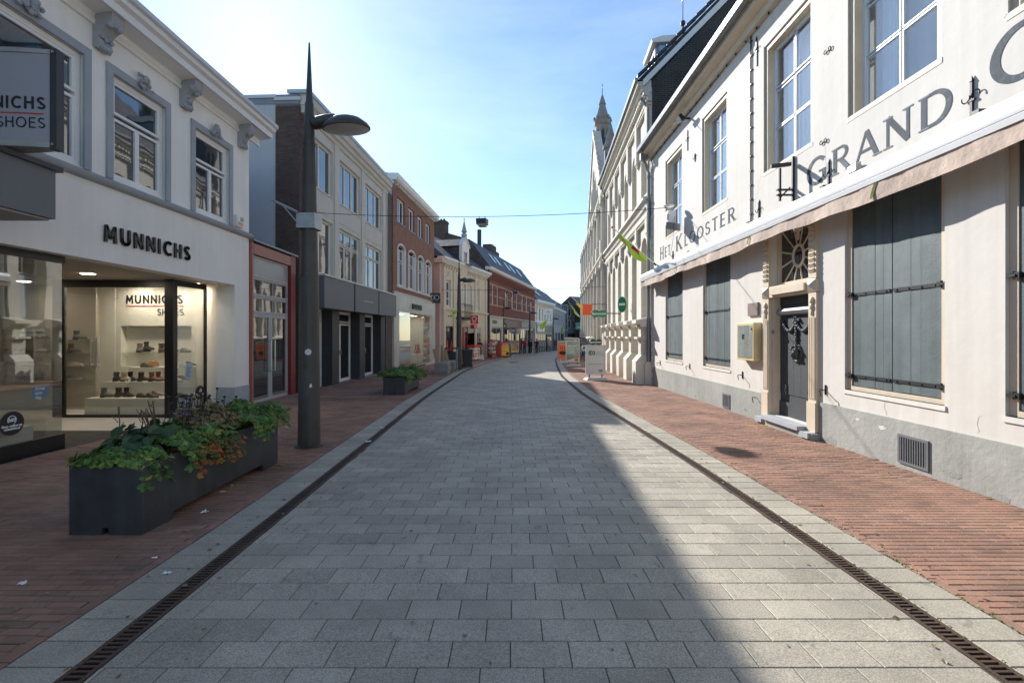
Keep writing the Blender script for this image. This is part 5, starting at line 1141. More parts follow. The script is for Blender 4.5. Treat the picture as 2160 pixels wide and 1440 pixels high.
# painted name in Roman capitals with small serifs
def strokes(ch):
    # (polyline, width) in a unit cap-height box; returns strokes, serif points (x, z), advance
    K, k = .17, .095
    def A(cx, cz, rx, rz_, a0, a1, n=18): return [(cx + rx * math.cos(rad(a0 + (a1 - a0) * i / n)), cz + rz_ * math.sin(rad(a0 + (a1 - a0) * i / n))) for i in range(n + 1)]
    D = {'H': ([([(.14, 0), (.14, 1)], K), ([(.72, 0), (.72, 1)], K), ([(.14, .5), (.72, .5)], k)], [(.14, 0), (.14, 1), (.72, 0), (.72, 1)], .98),
         'E': ([([(.14, 0), (.14, 1)], K), ([(.14, .045), (.62, .045)], k), ([(.14, .52), (.54, .52)], k), ([(.14, .955), (.60, .955)], k)], [(.14, 0), (.14, 1)], .78),
         'T': ([([(.38, 0), (.38, 1)], K), ([(.02, .955), (.74, .955)], k)], [(.38, 0)], .86),
         'K': ([([(.14, 0), (.14, 1)], K), ([(.74, 1), (.2, .46)], k), ([(.32, .58), (.78, 0)], K)], [(.14, 0), (.14, 1), (.74, 1), (.78, 0)], .98),
         'L': ([([(.14, 0), (.14, 1)], K), ([(.14, .045), (.62, .045)], k)], [(.14, 0), (.14, 1)], .74),
         'O': ([(A(.5, .5, .42, .455, 0, 360, 30), .14)], [], 1.08),
         'S': ([(A(.36, .735, .235, .225, 25, 270, 16) + A(.36, .27, .27, .235, 90, -155, 16), .125)], [], .80),
         'R': ([([(.14, 0), (.14, 1)], K), ([(.14, .955), (.42, .955)] + A(.42, .735, .24, .22, 90, -90, 12) + [(.14, .515)], .11), ([(.40, .5), (.78, 0)], K)], [(.14, 0), (.14, 1), (.78, 0)], .92),
         'G': ([(A(.52, .5, .42, .455, 42, 318, 26), .14), ([(.84, .04), (.84, .42)], K), ([(.60, .44), (.92, .44)], .07)], [], 1.10),
         'A': ([([(.06, 0), (.46, 1)], k), ([(.46, 1), (.86, 0)], K), ([(.2, .33), (.72, .33)], k)], [(.06, 0), (.86, 0)], 1.0),
         'N': ([([(.14, 0), (.14, 1)], k), ([(.14, 1), (.80, 0)], K), ([(.80, 0), (.80, 1)], k)], [(.14, 0), (.14, 1), (.80, 1)], 1.04),
         'D': ([([(.14, 0), (.14, 1)], K), ([(.14, .955), (.40, .955)] + A(.40, .5, .42, .455, 90, -90, 18) + [(.14, .045)], .13)], [(.14, 0), (.14, 1)], 1.02),
         'C': ([(A(.52, .5, .42, .455, 42, 318, 26), .14)], [], 1.0)}
    return D[ch]
def letter(P, ch, x, z, h, wx):
    st, sf, adv = strokes(ch); b = MB(); lv = 0
    for pts, w in st:
        lv += 1; yf = -.004 - lv * .0007
        L, Rr = [], []
        for i, (px_, pz) in enumerate(pts):
            a = pts[max(0, i - 1)]; c = pts[min(len(pts) - 1, i + 1)]
            if len(pts) > 8 and i in (0, len(pts) - 1) and abs(pts[0][0] - pts[-1][0]) + abs(pts[0][1] - pts[-1][1]) < 1e-6: a, c = pts[-2], pts[1]
            dx, dz = c[0] - a[0], c[1] - a[1]; l = math.hypot(dx, dz); nx_, nz_ = -dz / l, dx / l
            ww = w * (.75 + .5 * abs(nx_)) if len(pts) > 6 else w
            L.append((px_ + nx_ * ww / 2, pz + nz_ * ww / 2)); Rr.append((px_ - nx_ * ww / 2, pz - nz_ * ww / 2))
        for i in range(len(pts) - 1):
            q = [L[i], L[i + 1], Rr[i + 1], Rr[i]]
            b.add([(x + u * h * wx, yf, z + v * h) for u, v in q], [(3, 2, 1, 0), (0, 1, 2, 3)])
    for sx, sz in sf:
        lv += 1; b.box(x + (sx - .16) * h * wx, x + (sx + .16) * h * wx, -.0075, -.0035, z + (sz - (.045 if sz > .5 else 0)) * h, z + (sz + (0 if sz > .5 else .045)) * h)
    b.obj('painted_letter', m_signpaint, P); return adv * h * wx
def word(chars, x, sp=.06, wx=1.):
    for ch, h, z in chars: x += letter(KL, ch, x, z, h, wx) + sp * h
    return x
word([('H', .42, 4.03), ('E', .31, 4.055), ('T', .31, 4.06)], .93, .14, 1.08)
word([('K', .44, 4.05)] + [(c, .31, 4.07) for c in 'LOOSTER'], 2.50, .24, 1.42)
word([('G', .43, 3.95)] + [(c, .39, 3.95) for c in 'RAND'], 8.95, .12, 1.23)
letter(KL, 'C', 11.98, 3.98, .54, 1.12)
# things fixed on this wall
def atR(x, y_, z): return Vector(locR) + Matrix.Rotation(rzR, 3, 'Z') @ Vector((x, y_, z))
aw = E('awning', 'rolled beige awning with white cassette above the shuttered windows', 'awning', locR, rzR)
MB().prism([(-.10, 3.50), (-.12, 3.72), (-.20, 3.76), (-.32, 3.70), (-.36, 3.60), (-.35, 3.52)], -.25, 22, 'x').obj('cassette', m_alu, aw, smooth=40)
b = MB(); b.prism([(-.30, 3.50), (-.36, 3.44), (-.365, 3.50), (-.34, 3.52)], -.22, 22, 'x'); b.obj('front_bar', m_alu, aw)
n = 160; b = MB(); q = random.Random(4)
tops, bots = [], []
ph = [q.uniform(0, 6.28) for _ in range(4)]
for k in range(n + 1):
    x = -.2 + 22.2 * k / n; s_ = 1.
    yb = -.345 + .018 * math.sin(x * 2.7 + ph[0]) + .012 * math.sin(x * 6.1 + ph[1]); zb = 3.245 + .022 * math.sin(x * 1.35 + ph[2]) + .008 * math.sin(x * 5 + ph[3])
    tops.append((x, -.345, 3.47)); bots.append((x, yb, zb))
m_ = [(x, (t[1] + y_) / 2 + .012 * math.sin(x * 9 + 1) + q.uniform(-.004, .004), (t[2] + z) / 2) for t, (x, y_, z) in zip(tops, bots)]
vs = tops + m_ + bots + [(x, y_ + .006, z) for x, y_, z in tops + m_ + bots]; N1 = n + 1; o_ = 3 * N1
for k in range(n):
    pass
fs = [(j * N1 + k, (j + 1) * N1 + k, (j + 1) * N1 + k + 1, j * N1 + k + 1) for j in (0, 1) for k in range(n)] + [(o_ + j * N1 + k, o_ + j * N1 + k + 1, o_ + (j + 1) * N1 + k + 1, o_ + (j + 1) * N1 + k) for j in (0, 1) for k in range(n)] + [(2 * N1 + k, o_ + 2 * N1 + k, o_ + 2 * N1 + k + 1, 2 * N1 + k + 1) for k in range(n)]
b.add(vs, fs); b.obj('valance', m_awning, aw, smooth=70)
m_algae = mat('algae_stain', (.26, .27, .10), .95, .3, 14)
for xs in (3.62, 7.75, 10.9):
    k = int((xs + .2) / 22.2 * n); b = MB()
    for kk in (k, k + 1): 
        T0, T1, B0, B1 = tops[kk], tops[kk + 1], bots[kk], bots[kk + 1]
        if kk == k: b.add([(T0[0], -.3475, T0[2]), (T0[0] + .06, -.3475, T0[2]), (B0[0] + .02, min(B0[1], -.345) - .022, B0[2] + .03), (B0[0] - .03, min(B0[1], -.345) - .022, B0[2] + .03)], [(0, 1, 2, 3), (3, 2, 1, 0)])
    b.obj('algae_streak', m_algae, aw)
MB().prism([(-.12, 3.50), (-.12, 3.56), (-.33, 3.51), (-.33, 3.45)], -.2, 22, 'x').obj('rolled_fabric', m_awning, aw)
for x in (.6, 4.0, 7.3, 9.6, 12.0): MB().box(x, x + .08, -.2, -.001, 3.66, 3.80).obj('bracket', m_anth, aw)
e = E('menu_case', 'cream metal menu display case left of the panelled door', 'menu case', atR(7.14, 0, 1.06), rzR)
MB().box(-.33, .37, -.16, -.002, 0, .75).obj('case', mat('case_yellow', (.62, .50, .27), .45, .06, 3), e, bevel=.008)
MB().box(-.27, .31, -.165, -.1605, .06, .69).obj('menu_sheet', mat('menu_paper', (.75, .75, .73), .4, .12, 6), e); MB().box(-.28, .32, -.172, -.1665, .05, .70).obj('door_glass', m_glass, e)
MB().cyl((.3, -.175, .62), (.3, -.160, .62), .018, n=8).obj('lock', m_ink, e); MB().box(-.1, .0, -.1665, -.1655, .42, .52).obj('menu_print', m_ink, e)
e = E('wall_plaque', 'small brown square plaque above the menu case', 'plaque', atR(7.22, 0, 1.95), rzR); MB().box(-.20, .20, -.04, -.001, 0, .26).obj('plate', mat('plaque_brown', (.20, .145, .125), .6, .1, 6), e, bevel=.004)
for sx in (-.17, .17): MB().cyl((sx, -.046, .13), (sx, -.040, .13), .008, n=6).obj('screw', m_steel, e)
e = E('sign_bracket', 'empty black iron sign bracket above the awning by the fourth wall anchor', 'bracket', atR(8.6, 0, 0), rzR)
b = MB(); b.box(-.018, .018, -.04, -.005, 3.86, 4.62); b.obj('wall_bar', m_wrought, e); MB().box(-.016, .016, -.262, -.23, 3.86, 4.42).obj('outer_bar', m_wrought, e)
MB().prism([(-.061, 4.46), (-.061, 4.52), (-.30, 4.50), (-.40, 4.48), (-.40, 4.42), (-.22, 4.44)], -.022, .022, 'x').obj('top_arm', m_wrought, e)
b = MB(); b.box(-.025, .025, -.30, -.041, 3.95, 3.975).box(-.03, .03, -.30, -.041, 4.04, 4.062); b.obj('bottom_arm', m_wrought, e); MB().tube([(-.02, -.06, 4.1), (.0, -.24, 3.92)], .012, 6).obj('stay', m_wrought, e)
e = E('floodlight', 'small black floodlight under the eaves of the cream restaurant', 'floodlight', atR(3.66, 0, 7.5), rzR)
b = MB(); b.M = Matrix.Translation((0, -.26, 0)) @ Matrix.Rotation(rad(35), 4, 'X'); b.tbox(-.13, .13, -.06, .06, -.09, .09, .02); b.obj('lamp_body', m_wrought, e)
b2 = MB(); b2.M = b.M; b2.box(-.11, .11, -.066, -.061, -.075, .075); b2.obj('lens', m_lens, e); MB().box(-.02, .02, -.22, -.001, -.02, .02).obj('arm', m_wrought, e); MB().tube([(.1, -.1, -.1), (.0, -.5, -.15)], .012, 5).obj('stay', m_alu, e)
e = E('junction_box', 'white equipment box with round dish beside the first upper window', 'equipment box', atR(2.98, 0, 4.75), rzR)
MB().box(-.16, .12, -.42, -.2, 0, .38).obj('box', m_wht, e, bevel=.01); MB().box(.0, .05, -.2, -.001, .1, .62).obj('wall_bar', m_zinc, e); MB().tbox(-.12, .08, -.38, -.2, -.07, 0, .02).obj('base', m_wrought, e)
MB().lathe([(.02, -.02), (.12, .0), (.155, .035), (.15, .04), (.11, .01), (.01, .0)], (0, 0, 0), 18).obj('dish', m_wht, e, smooth=40).location = (-.05, -.34, .52)
e.children[-1].rotation_euler = (rad(90), 0, rad(30)); MB().box(.04, .15, -.44, -.421, .12, .28).obj('panel', m_ink, e)
e = E('awning_sensor', 'small grey sensor box on the wall just above the awning near the letter R', 'sensor', atR(10.15, 0, 3.86), rzR); MB().tbox(-.09, .09, -.12, -.001, -.03, .06, .02).obj('case', m_lens, e); MB().box(-.12, -.09, -.06, -.001, -.03, .02).obj('cable_gland', m_ink, e)
yp = MB(); q = random.Random(2)
for k in range(7):
    a = q.uniform(0, 3.14); x, y_ = q.uniform(-.28, .28), q.uniform(-.13, .13); c, s_ = math.cos(a) * .12, math.sin(a) * .06
    yp.add([(x - c, y_ - s_, 0), (x + c, y_ + s_, 0), (x + c + .02, y_ + s_ + .03, 0), (x - c + .02, y_ - s_ + .03, 0)], [(0, 1, 2, 3)])
o = yp.obj('paint_mark', mat('worn_yellow_paint', (.55, .38, .06), .8, .3, 30), None); o.location = (4.5, 8.75, g(8.75) + .004); lab(o, 'worn yellow paint mark on the brick pavement near the panelled door', 'paint mark')
# ================================================================== painted brick college (east side, beyond the restaurant)
locC, rzC = frame((5.75, 28.9), (4.95, 17.0)); CO = E('college_hall', 'cream painted brick hall with stepped buttresses and corbelled cornice', 'building', locC, rzC)
LC = 11.93
bx = (11.62, 9.67, 7.70, 5.73, 3.76, 1.79); wx_ = (10.64, 8.68, 6.71, 4.74, 2.77, .95)
m_frost = mat('frosted_pane', (.46, .50, .54), .25, .05, 1)
holes = []
for x in wx_: holes += [(x - .52, x + .52, 2.16, 5.25), (x - .52, x + .52, 6.85, 9.05), (x - .5, x + .5, -.05, 1.9)]
b = MB(); b.wall(0, LC, -.6, 10.35, 0, .5, holes)
for x in wx_: b.arch(x - .52, x + .52, 4.85, 5.25, 0, .45, 8).arch(x - .52, x + .52, 8.65, 9.05, 0, .45, 8)
b.obj('wall', m_cb, CO)
for x in wx_:
    window(CO, x - .52, x + .52, 2.16, 5.25, .33, ((.0, 1, 0, .30), (0, 1, .31, .55), (0, .5, .57, 1), (.5, 1, .57, 1)), .05, .025, .06, m_whitep, m_pane, (.0, .33, .06, m_stone))
    MB().box(x - .44, x + .44, .30, .32, 2.24, 3.85).obj('frosted_screen', m_frost, CO)
    window(CO, x - .52, x + .52, 6.85, 9.05, .33, ((.0, .5, 0, .6), (.5, 1, 0, .6), (0, .5, .62, 1), (.5, 1, .62, 1)), .05, .025, .06, m_whitep, m_pane, (.0, .33, .06, m_stone))
    window(CO, x - .5, x + .5, .5, 1.9, .36, ((0, 1, 0, 1),), .05, .02, .06, m_whitep, m_pane2)
    MB().prism([(-.02, .30), (.5, .52), (.5, .28), (-.02, .10)], x - .52, x + .52, 'x').obj('basement_sill', m_whitep, CO)
    MB().box(x - .5, x + .5, .0, .5, -.5, .12).obj('basement_panel', m_cb, CO)
for x in bx:
    w = .34
    p = MB().box(x - .24, x + .24, -.36, -.001, .75, 1.98).obj('buttress', m_cb, CO)
    MB().prism([(-.001, 2.22), (-.50, 2.10), (-.56, 2.10), (-.56, 1.98), (-.40, 1.94), (-.40, 1.86), (-.001, 1.84)], x - .40, x + .40, 'x').obj('buttress_cap', m_stone, p)
    MB().box(x - .30, x + .30, -.50, -.001, 1.42, 1.50).obj('string_block', m_stone, p)
    MB().prism([(-.001, .85), (-.36, .85), (-.56, .62), (-.56, -.6), (-.001, -.6)], x - .36, x + .36, 'x').obj('base', m_stone, p)
    for s_ in (-1, 1): MB().prism([(-.001, .62), (-.2, .62), (-.26, .52), (-.26, -.55), (-.001, -.55)], x + s_ * .44 - .07, x + s_ * .44 + .07, 'x').obj('side_base', m_stone, p)
    for z0, z1 in ((5.30, 5.80), (8.45, 9.88)):
        MB().box(x - .17, x + .17, -.14, -.001, z0, z1).obj('pilaster_strip', m_cb, CO)
        b = MB()
        for k in range(4): b.box(x - .17 + k * .035, x + .17 - k * .035, -.14 + k * .03, -.001, z0 - .06 - k * .07, z0 - .001 - k * .07)
        b.obj('corbel_drop', m_stone, CO)
def dent(P, x0, x1, z0, z1, d, st, w, name='dentil_frieze'):
    b = MB(); x = x0
    while x < x1: b.box(x, x + w, -d, -.001, z0, z1); x += st
    lab(b.obj(name, m_stone, P), kind='stuff')
MB().box(0, LC, -.15, -.001, 5.80, 5.98).obj('frieze_band', m_cb, CO); dent(CO, .05, LC - .1, 5.70, 5.795, .12, .17, .08)
MB().prism([(-.151, 5.99), (-.17, 6.2), (-.22, 6.3), (-.30, 6.36), (-.30, 6.46), (-.001, 6.56), (-.001, 5.99)], 0, LC, 'x').obj('string_course', m_stone, CO); dent(CO, .05, LC - .1, 6.06, 6.16, .22, .2, .1)
MB().box(0, LC, -.15, -.001, 9.88, 10.06).obj('frieze_band', m_cb, CO); dent(CO, .05, LC - .1, 9.78, 9.875, .12, .17, .08)
MB().prism([(-.001, 10.07), (-.18, 10.07), (-.20, 10.22), (-.34, 10.28), (-.36, 10.40), (-.48, 10.44), (-.50, 10.56), (-.001, 10.60)], -.05, LC, 'x').obj('cornice', m_stone, CO); dent(CO, .05, LC - .1, 10.10, 10.2, .28, .24, .12)
MB().prism([(-.50, 10.565), (-.58, 10.58), (-.60, 10.68), (-.46, 10.68)], -.05, LC + .05, 'x').obj('gutter', m_zinc, CO)
MB().prism([(-.46, 10.68), (5.6, 16.7), (11.7, 10.68)], -.0, LC - .12, 'x').obj('roof', m_slate, CO)
MB().prism([(.02, 5), (.02, 10.55), (5.6, 16.35), (11.2, 10.55), (11.2, 5)], LC - .118, LC + .02, 'x').obj('gable_wall', m_black_brick, CO)
MB().prism([(-.30, 10.36), (-.30, 10.60), (5.6, 16.55), (5.6, 16.25)], LC + .022, LC + .07, 'x').obj('bargeboard', m_whitep, CO)
b = MB(); n = 18
for k in range(n): 
    y0, y1 = -.5 + 6.1 * k / n, -.5 + 6.1 * (k + 1) / n + .03
    b.prism([(y0, y0 + 11.17), (y1, y1 + 11.17 - .03), (y1, y1 + 11.25), (y0, y0 + 11.29)], LC - .1, LC + .10, 'x')
b.obj('verge_tile', m_tile, CO)
for k in range(7): MB().box(LC + .021, LC + .10, .3 + k * .0, .5, 7.4 + k * .4, 7.6 + k * .4).obj('anchor_block', m_stone, CO) if k < 0 else None
for xd in (9.0, 1.9):
    d = MB().box(xd - .7, xd + .7, .72, 3.6, 11.2, 13.2).obj('dormer', m_zinc, CO)
    MB().prism([(.50, 13.2), (.46, 13.32), (.9, 13.45), (4.0, 13.5), (4.0, 13.2)], xd - .85, xd + .85, 'x').obj('dormer_roof', m_whitep, d)
    window(CO, xd - .6, xd + .6, 11.5, 13.1, .64, ((0, .5, 0, 1), (.5, 1, 0, 1)), .08, .03, .07, m_whitep, m_pane)
    MB().box(xd + .702, xd + .72, .80, 2.9, 11.8, 13.18).obj('dormer_cheek', mat('blue_zinc', (.30, .40, .50), .25, .1, 2, metal=.7), d)
sp = MB(); sp.lathe([(.55, 15.8), (.55, 17.5), (.62, 17.6), (.42, 19.6), (.30, 20.7), (.10, 22.4), (.06, 22.5)], (-4.0, 5.6, 0), 8); sp = sp.obj('ridge_spire', m_slate, CO)
b = MB(); b.ball((-4.0, 5.6, 22.7), .17, .17, .2).cyl((-4.0, 5.6, 22.5), (-4.0, 5.6, 25.2), .03, .02, 6).box(-4.25, -3.75, 5.58, 5.62, 24.3, 24.36).ball((-4.0, 5.6, 24.8), .06); b.obj('weathervane', m_wrought, sp)
b = MB(); b.tube([(11.6, -.12, 10.4), (11.6, -.3, 10.1), (11.75, -.07, 9.7), (11.75, -.07, 5.0), (11.75, -.07, -.4)], .05, 8); b.obj('downpipe', m_zinc, CO, smooth=40)
b = MB(); b.tube([(.12, -.35, 10.5), (.12, -.20, 10.0), (.12, -.08, 9.8), (.12, -.08, 6.6), (.12, -.3, 6.5), (.12, -.3, 6.2), (.12, -.08, 5.9), (.12, -.08, -.4)], .05, 8).box(.02, .22, -.45, -.2, 10.3, 10.6); b.obj('downpipe', m_zinc, CO, smooth=40)
MB().box(0, LC, .501, 11, -.6, 10.3).obj('building_body', m_cb, CO)
def atC(x, y_, z): return Vector(locC) + Matrix.Rotation(rzC, 3, 'Z') @ Vector((x, y_, z))
# gothic front with gable and turrets
locG, rzG = frame((8.0, 54), (5.75, 28.9)); GO = E('gothic_front', 'tall cream gothic front with steep gable and slender octagonal turret', 'building', locG, rzG)
LG = 25.2
gw_ = [.8 + 1.55 * k for k in range(16)]
holes = [(x - .36, x + .36, z0, z1) for x in gw_ for z0, z1 in ((1.5, 5.5), (6.95, 9.9))] + [(x - .5, x + .5, 11.2, 14.2 - abs(x - 15.75) * .5) for x in (12.6, 14.2, 15.75, 17.3, 18.9)]
b = MB(); b.wall(0, LG, -.9, 10.4, 0, .4, [h for h in holes if h[2] < 10])
for x in gw_: b.arch(x - .36, x + .36, 4.9, 5.5, 0, .4, 8, .6).arch(x - .36, x + .36, 9.3, 9.9, 0, .4, 8, .6)
b.obj('wall', m_cb, GO)
for x in gw_:
    for z0, z1 in ((1.5, 5.5), (6.95, 9.9)): window(GO, x - .36, x + .36, z0, z1, .28, ((0, 1, 0, .3), (0, 1, .31, .62), (0, 1, .63, 1)), .04, .02, .06, m_whitep, m_pane2, (.0, .28, .08, m_stone))
gb = MB(); gb.prism([(8.3, 10.405), (23.2, 10.405), (15.75, 17.5)], -.02, .38, 'y'); gb = gb.obj('gable', m_cb, GO)
for x in (12.6, 14.2, 15.75, 17.3, 18.9):
    zt = 14.6 - abs(x - 15.75) * .75
    b = MB(); b.prism([(x - .34, 11.1), (x + .34, 11.1), (x + .34, zt - .6), (x + .2, zt - .25), (x, zt), (x - .2, zt - .25), (x - .34, zt - .6)], -.024, -.021, 'y'); b.obj('blind_lancet', m_pane2, gb)
    b = MB(); b.tube([(x - .42, -.06, 11.0), (x - .42, -.06, zt - .6), (x - .24, -.06, zt - .15), (x, -.06, zt + .15), (x + .24, -.06, zt - .15), (x + .42, -.06, zt - .6), (x + .42, -.06, 11.0)], .07, 6); b.obj('lancet_moulding', m_stone, gb)
b = MB()
for s_ in (-1, 1):
    xa, xb = 15.75, 15.75 + s_ * 7.6
    q = [(xa, 17.45), (xb, 10.2), (xb, 10.55), (xa, 17.85)]
    b.prism(q if s_ < 0 else q, -.14, .48, 'y')
b.obj('gable_coping', m_stone, gb)
b = MB()
for s_ in (-1, 1):
    for k in range(12):
        t = (k + .7) / 12.5; x = 15.75 + s_ * 7.6 * t; z = 17.85 - 7.3 * t; b.ball((x, .0, z + .12), .13, .12, .17, 6, 4).ball((x + s_ * .1, -.1, z + .22), .08, .08, .08, 6, 4)
lab(b.obj('crocket', m_stone, gb), kind='stuff')
for x in [.0] + [2.35 + 3.1 * k for k in range(8)]:
    for z0, z1 in ((-.8, 6.2), (6.6, 10.2)):
        b = MB(); b.cyl((x + .02, -.14, z0), (x + .02, -.14, z1), .15, n=8).box(x - .2, x + .24, -.34, -.001, z1 - .25, z1).box(x - .2, x + .24, -.34, -.001, z0, z0 + .9).ball((x + .02, -.25, z1 - .4), .17, .14, .2, 8, 5); b.obj('engaged_column', m_stone, GO)
for z in (6.25, 10.15):
    MB().prism([(-.001, z), (-.2, z + .05), (-.32, z + .2), (-.34, z + .3), (-.001, z + .42)], 0, LG, 'x').obj('string_course', m_stone, GO); dent(GO, .05, LG, z - .12, z - .005, .2, .3, .14)
MB().prism([(-.001, 1.1), (-.3, 1.2), (-.34, 1.32), (-.001, 1.45)], 0, 16, 'x').obj('sill_course', m_stone, GO)
MB().prism([(8.3, 10.41), (23.2, 10.41), (15.75, 17.3)], .40, 9, 'y').obj('cross_roof', m_slate, GO)
MB().prism([(-.2, 10.58), (5, 14.8), (10, 10.58)], 0.0, LG, 'x').obj('roof', m_slate, GO); MB().box(0, LG, .401, 10, -.9, 10.4).obj('building_body', m_cb, GO)
tu = MB(); tu.lathe([(.62, 13.5), (.62, 16.7), (.56, 16.75), (.56, 18.9), (.66, 19.0), (.70, 19.3), (.62, 19.35), (.55, 19.5), (.24, 20.6), (.30, 20.65), (.10, 21.3), (.02, 21.5)], (15.2, .68, -.45), 8, rot=rad(22.5)); m_turret = mat('weathered_stone', (.30, .275, .235), .85, .15, 2, streak=.1); tu = tu.obj('turret', m_turret, GO)
for k in range(8):
    t = k * math.pi / 4 + rad(22.5) + rad(22.5); c, s_ = math.cos(t), math.sin(t)
    b = MB(); b.M = Matrix.Translation((15.2, .68, -.45)) @ Matrix.Rotation(t, 4, 'Z'); b.prism([(-.12, 17.0), (.12, 17.0), (.12, 18.3), (0, 18.6), (-.12, 18.3)], 0.0, .01, 'y')
    b.v = [tuple(Matrix.Translation((15.2, .68, -.45)) @ Matrix.Rotation(t - math.pi / 2, 4, 'Z') @ Vector((x, .525 + y_, z))) for (x, y_, z) in [(-.12, 0, 17.0), (.12, 0, 17.0), (.12, 0, 18.3), (0, 0, 18.6), (-.12, 0, 18.3), (-.12, .01, 17.0), (.12, .01, 17.0), (.12, .01, 18.3), (0, .01, 18.6), (-.12, .01, 18.3)]]
    b.obj('belfry_slot', m_anth, tu)
    b = MB(); b.ball((15.2 + c * .62, .68 + s_ * .62, 19.0), .12, .12, .22, 6, 4); b.obj('gablet', m_turret, tu)
b = MB(); b.cyl((15.2, .68, 20.9), (15.2, .68, 21.9), .03, .02, 6).box(15.0, 15.4, .67, .69, 21.5, 21.55); b.obj('finial', m_wrought, tu)
pn = MB(); pn.lathe([(.46, 10.5), (.46, 11.9), (.55, 12.0), (.40, 12.1), (.40, 13.4), (.50, 13.5), (.50, 13.7), (.40, 13.75), (.05, 15.2), (.12, 15.3), (.02, 15.5)], (23.3, .4, 0), 8, rot=rad(22.5)); pn = pn.obj('pinnacle', m_turret, GO)
for k in range(8):
    t = k * math.pi / 4; b = MB(); b.v = [tuple(Matrix.Translation((23.3, .4, 0)) @ Matrix.Rotation(t, 4, 'Z') @ Vector(v)) for v in [(-.08, .372, 12.3), (.08, .372, 12.3), (.08, .372, 13.0), (0, .372, 13.2), (-.08, .372, 13.0)]]; b.f = [(0, 1, 2, 3, 4)]; b.mi = [0]; b.obj('belfry_slot', m_anth, pn)
b = MB()
for k in range(5): b.cyl((1 + k * .5, .3, 10.5), (1 + k * .5, .3, 11.6), .03, n=5)
b.box(.8, 3.4, .25, .35, 11.0, 11.06).box(.8, 3.4, .25, .35, 11.5, 11.56); b.obj('roof_railing', m_wrought, GO)
def atG(x, y_, z): return Vector(locG) + Matrix.Rotation(rzG, 3, 'Z') @ Vector((x, y_, z))
# signs on the college
def double_oval(P, w, m, z0, tm, ts, y_=0., t=.06):
    for s_ in (-1, 1):
        o = MB().cyl((0, t / 2, 0), (0, -t / 2, 0), w * .29, n=24).obj('panel', m, P); o.location = (s_ * w * .225, y_, z0); o.scale = (1, 1, .8)
    text('Specsavers', ts, tm, P, (0, y_ - t / 2 - .004, z0 - ts * .3), name='sign_text', ext=.001, align='CENTER', off=.003)
e = E('oval_pair_sign', 'green double oval sign reading Specsavers on a bracket over the pavement', 'sign', (4.33, 23.8, 2.62)); double_oval(e, .80, m_green, 0, m_wht, .165)
b = MB(); b.cyl((.42, 0, .02), (1.08, 0, .0), .025, n=6); b.obj('bracket', m_wrought, e)
e = E('orange_sign', 'plain orange square flag sign projecting from the gothic front', 'sign', (4.66, 29.6, 2.78)); MB().box(-.30, .30, -.02, .02, 0, .68).obj('panel', emis('orange_lit_panel', (.90, .10, .01), .0) if 0 else mat('sign_orange_red', (.88, .10, .02), .5, .02), e); MB().cyl((.3, 0, .68), (1.2, 0, .68), .02, n=6).obj('bracket', m_wrought, e)
e = E('round_green_sign', 'narrow green oval sign seen almost edge on between the hall windows', 'sign', atC(7.72, -.35, 2.55), rzC + rad(60)); o = MB().cyl((0, -.03, 0), (0, .03, 0), .26, n=20).obj('panel', m_green, e); o.scale = (.75, 1, 1.35); o.location = (0, 0, .36); MB().box(-.14, .14, -.035, -.031, .32, .42).obj('white_band', m_wht, e); MB().box(-.02, .02, .031, .35, .3, .34).obj('bracket', m_wrought, e)
e = E('meter_cabinet', 'beige metal meter cabinet fixed between the hall and the gothic front', 'cabinet', atC(.55, 0, .72), rzC); MB().box(-.25, .3, -.32, -.001, 0, .95).obj('case', m_ofc, e); MB().box(-.22, .27, -.332, -.3205, .04, .91).obj('door', m_ofcframe, e)
# lime flags
def flag(name, label, base, tip, w, seed, m=m_lime, spot=True, grp=None):
    base = Vector(base); d = Vector(tip) - base; e = E('flag', label, 'flag', base, group=grp)
    MB().cyl((0, 0, 0), d, .016, n=6).obj('pole', m_wht, e); MB().cyl(-d.normalized() * .0, d.normalized() * .14, .03, n=6).obj('socket', m_wrought, e); MB().ball(d, .04, .04, .04, 8, 5).obj('knob', m_red, e)
    q = random.Random(seed); b = MB(); n = 12; mm = 7; V = []
    for i in range(n + 1):
        t = .22 + .62 * i / n; p = d * t; fall = w * (.35 + .65 * math.sin(math.pi * (i / n) ** .8))
        for j in range(mm + 1):
            s_ = j / mm; V.append((p.x + .05 * math.sin(s_ * 5 + i * .9 + seed), p.y + .05 * math.cos(s_ * 4 + i * .7), p.z - fall * s_))
    k = mm + 1; fsx = [(i * k + j, i * k + j + 1, (i + 1) * k + j + 1, (i + 1) * k + j) for i in range(n) for j in range(mm)]
    b.add(V, fsx); b.add([(x + .004, y_ + .004, z) for x, y_, z in V], [tuple(reversed(f)) for f in fsx])
    if spot: b.mi = [1 if (fi % (n * mm)) // mm in (3, 4, 5, 6) and (fi % mm) < 3 else 0 for fi in range(len(b.f))]
    b.obj('cloth', [m, mat('magenta_print', (.35, .015, .06), .8, .2, 8)], e, smooth=60)
    return e
flag('flag', 'lime flag with dark red print hanging from the corner of the cream restaurant', atR(.55, -.02, 3.93), atR(.55, -.02, 3.93) + Vector((-1.62, -.6, 1.15)), .36, 1)
flag('flag', 'yellow flag behind the orange square sign on the gothic front', (5.35, 31.0, 2.6), (3.9, 30.6, 3.9), .32, 2, mat('yellow_fabric', (.75, .75, .03), .8, .1), False)
flag('flag', 'lime pennant on the second lamp post before the drugstore', (-2.8, 25.4, 3.05), (-3.35, 25.2, 2.55), .25, 3, m_lime, False)
flag('flag', 'lime flag over the red square sign of the drugstore', at5(4.9, -.02, 3.45), at5(3.6, -1.2, 2.5), .25, 4, m_lime, False)
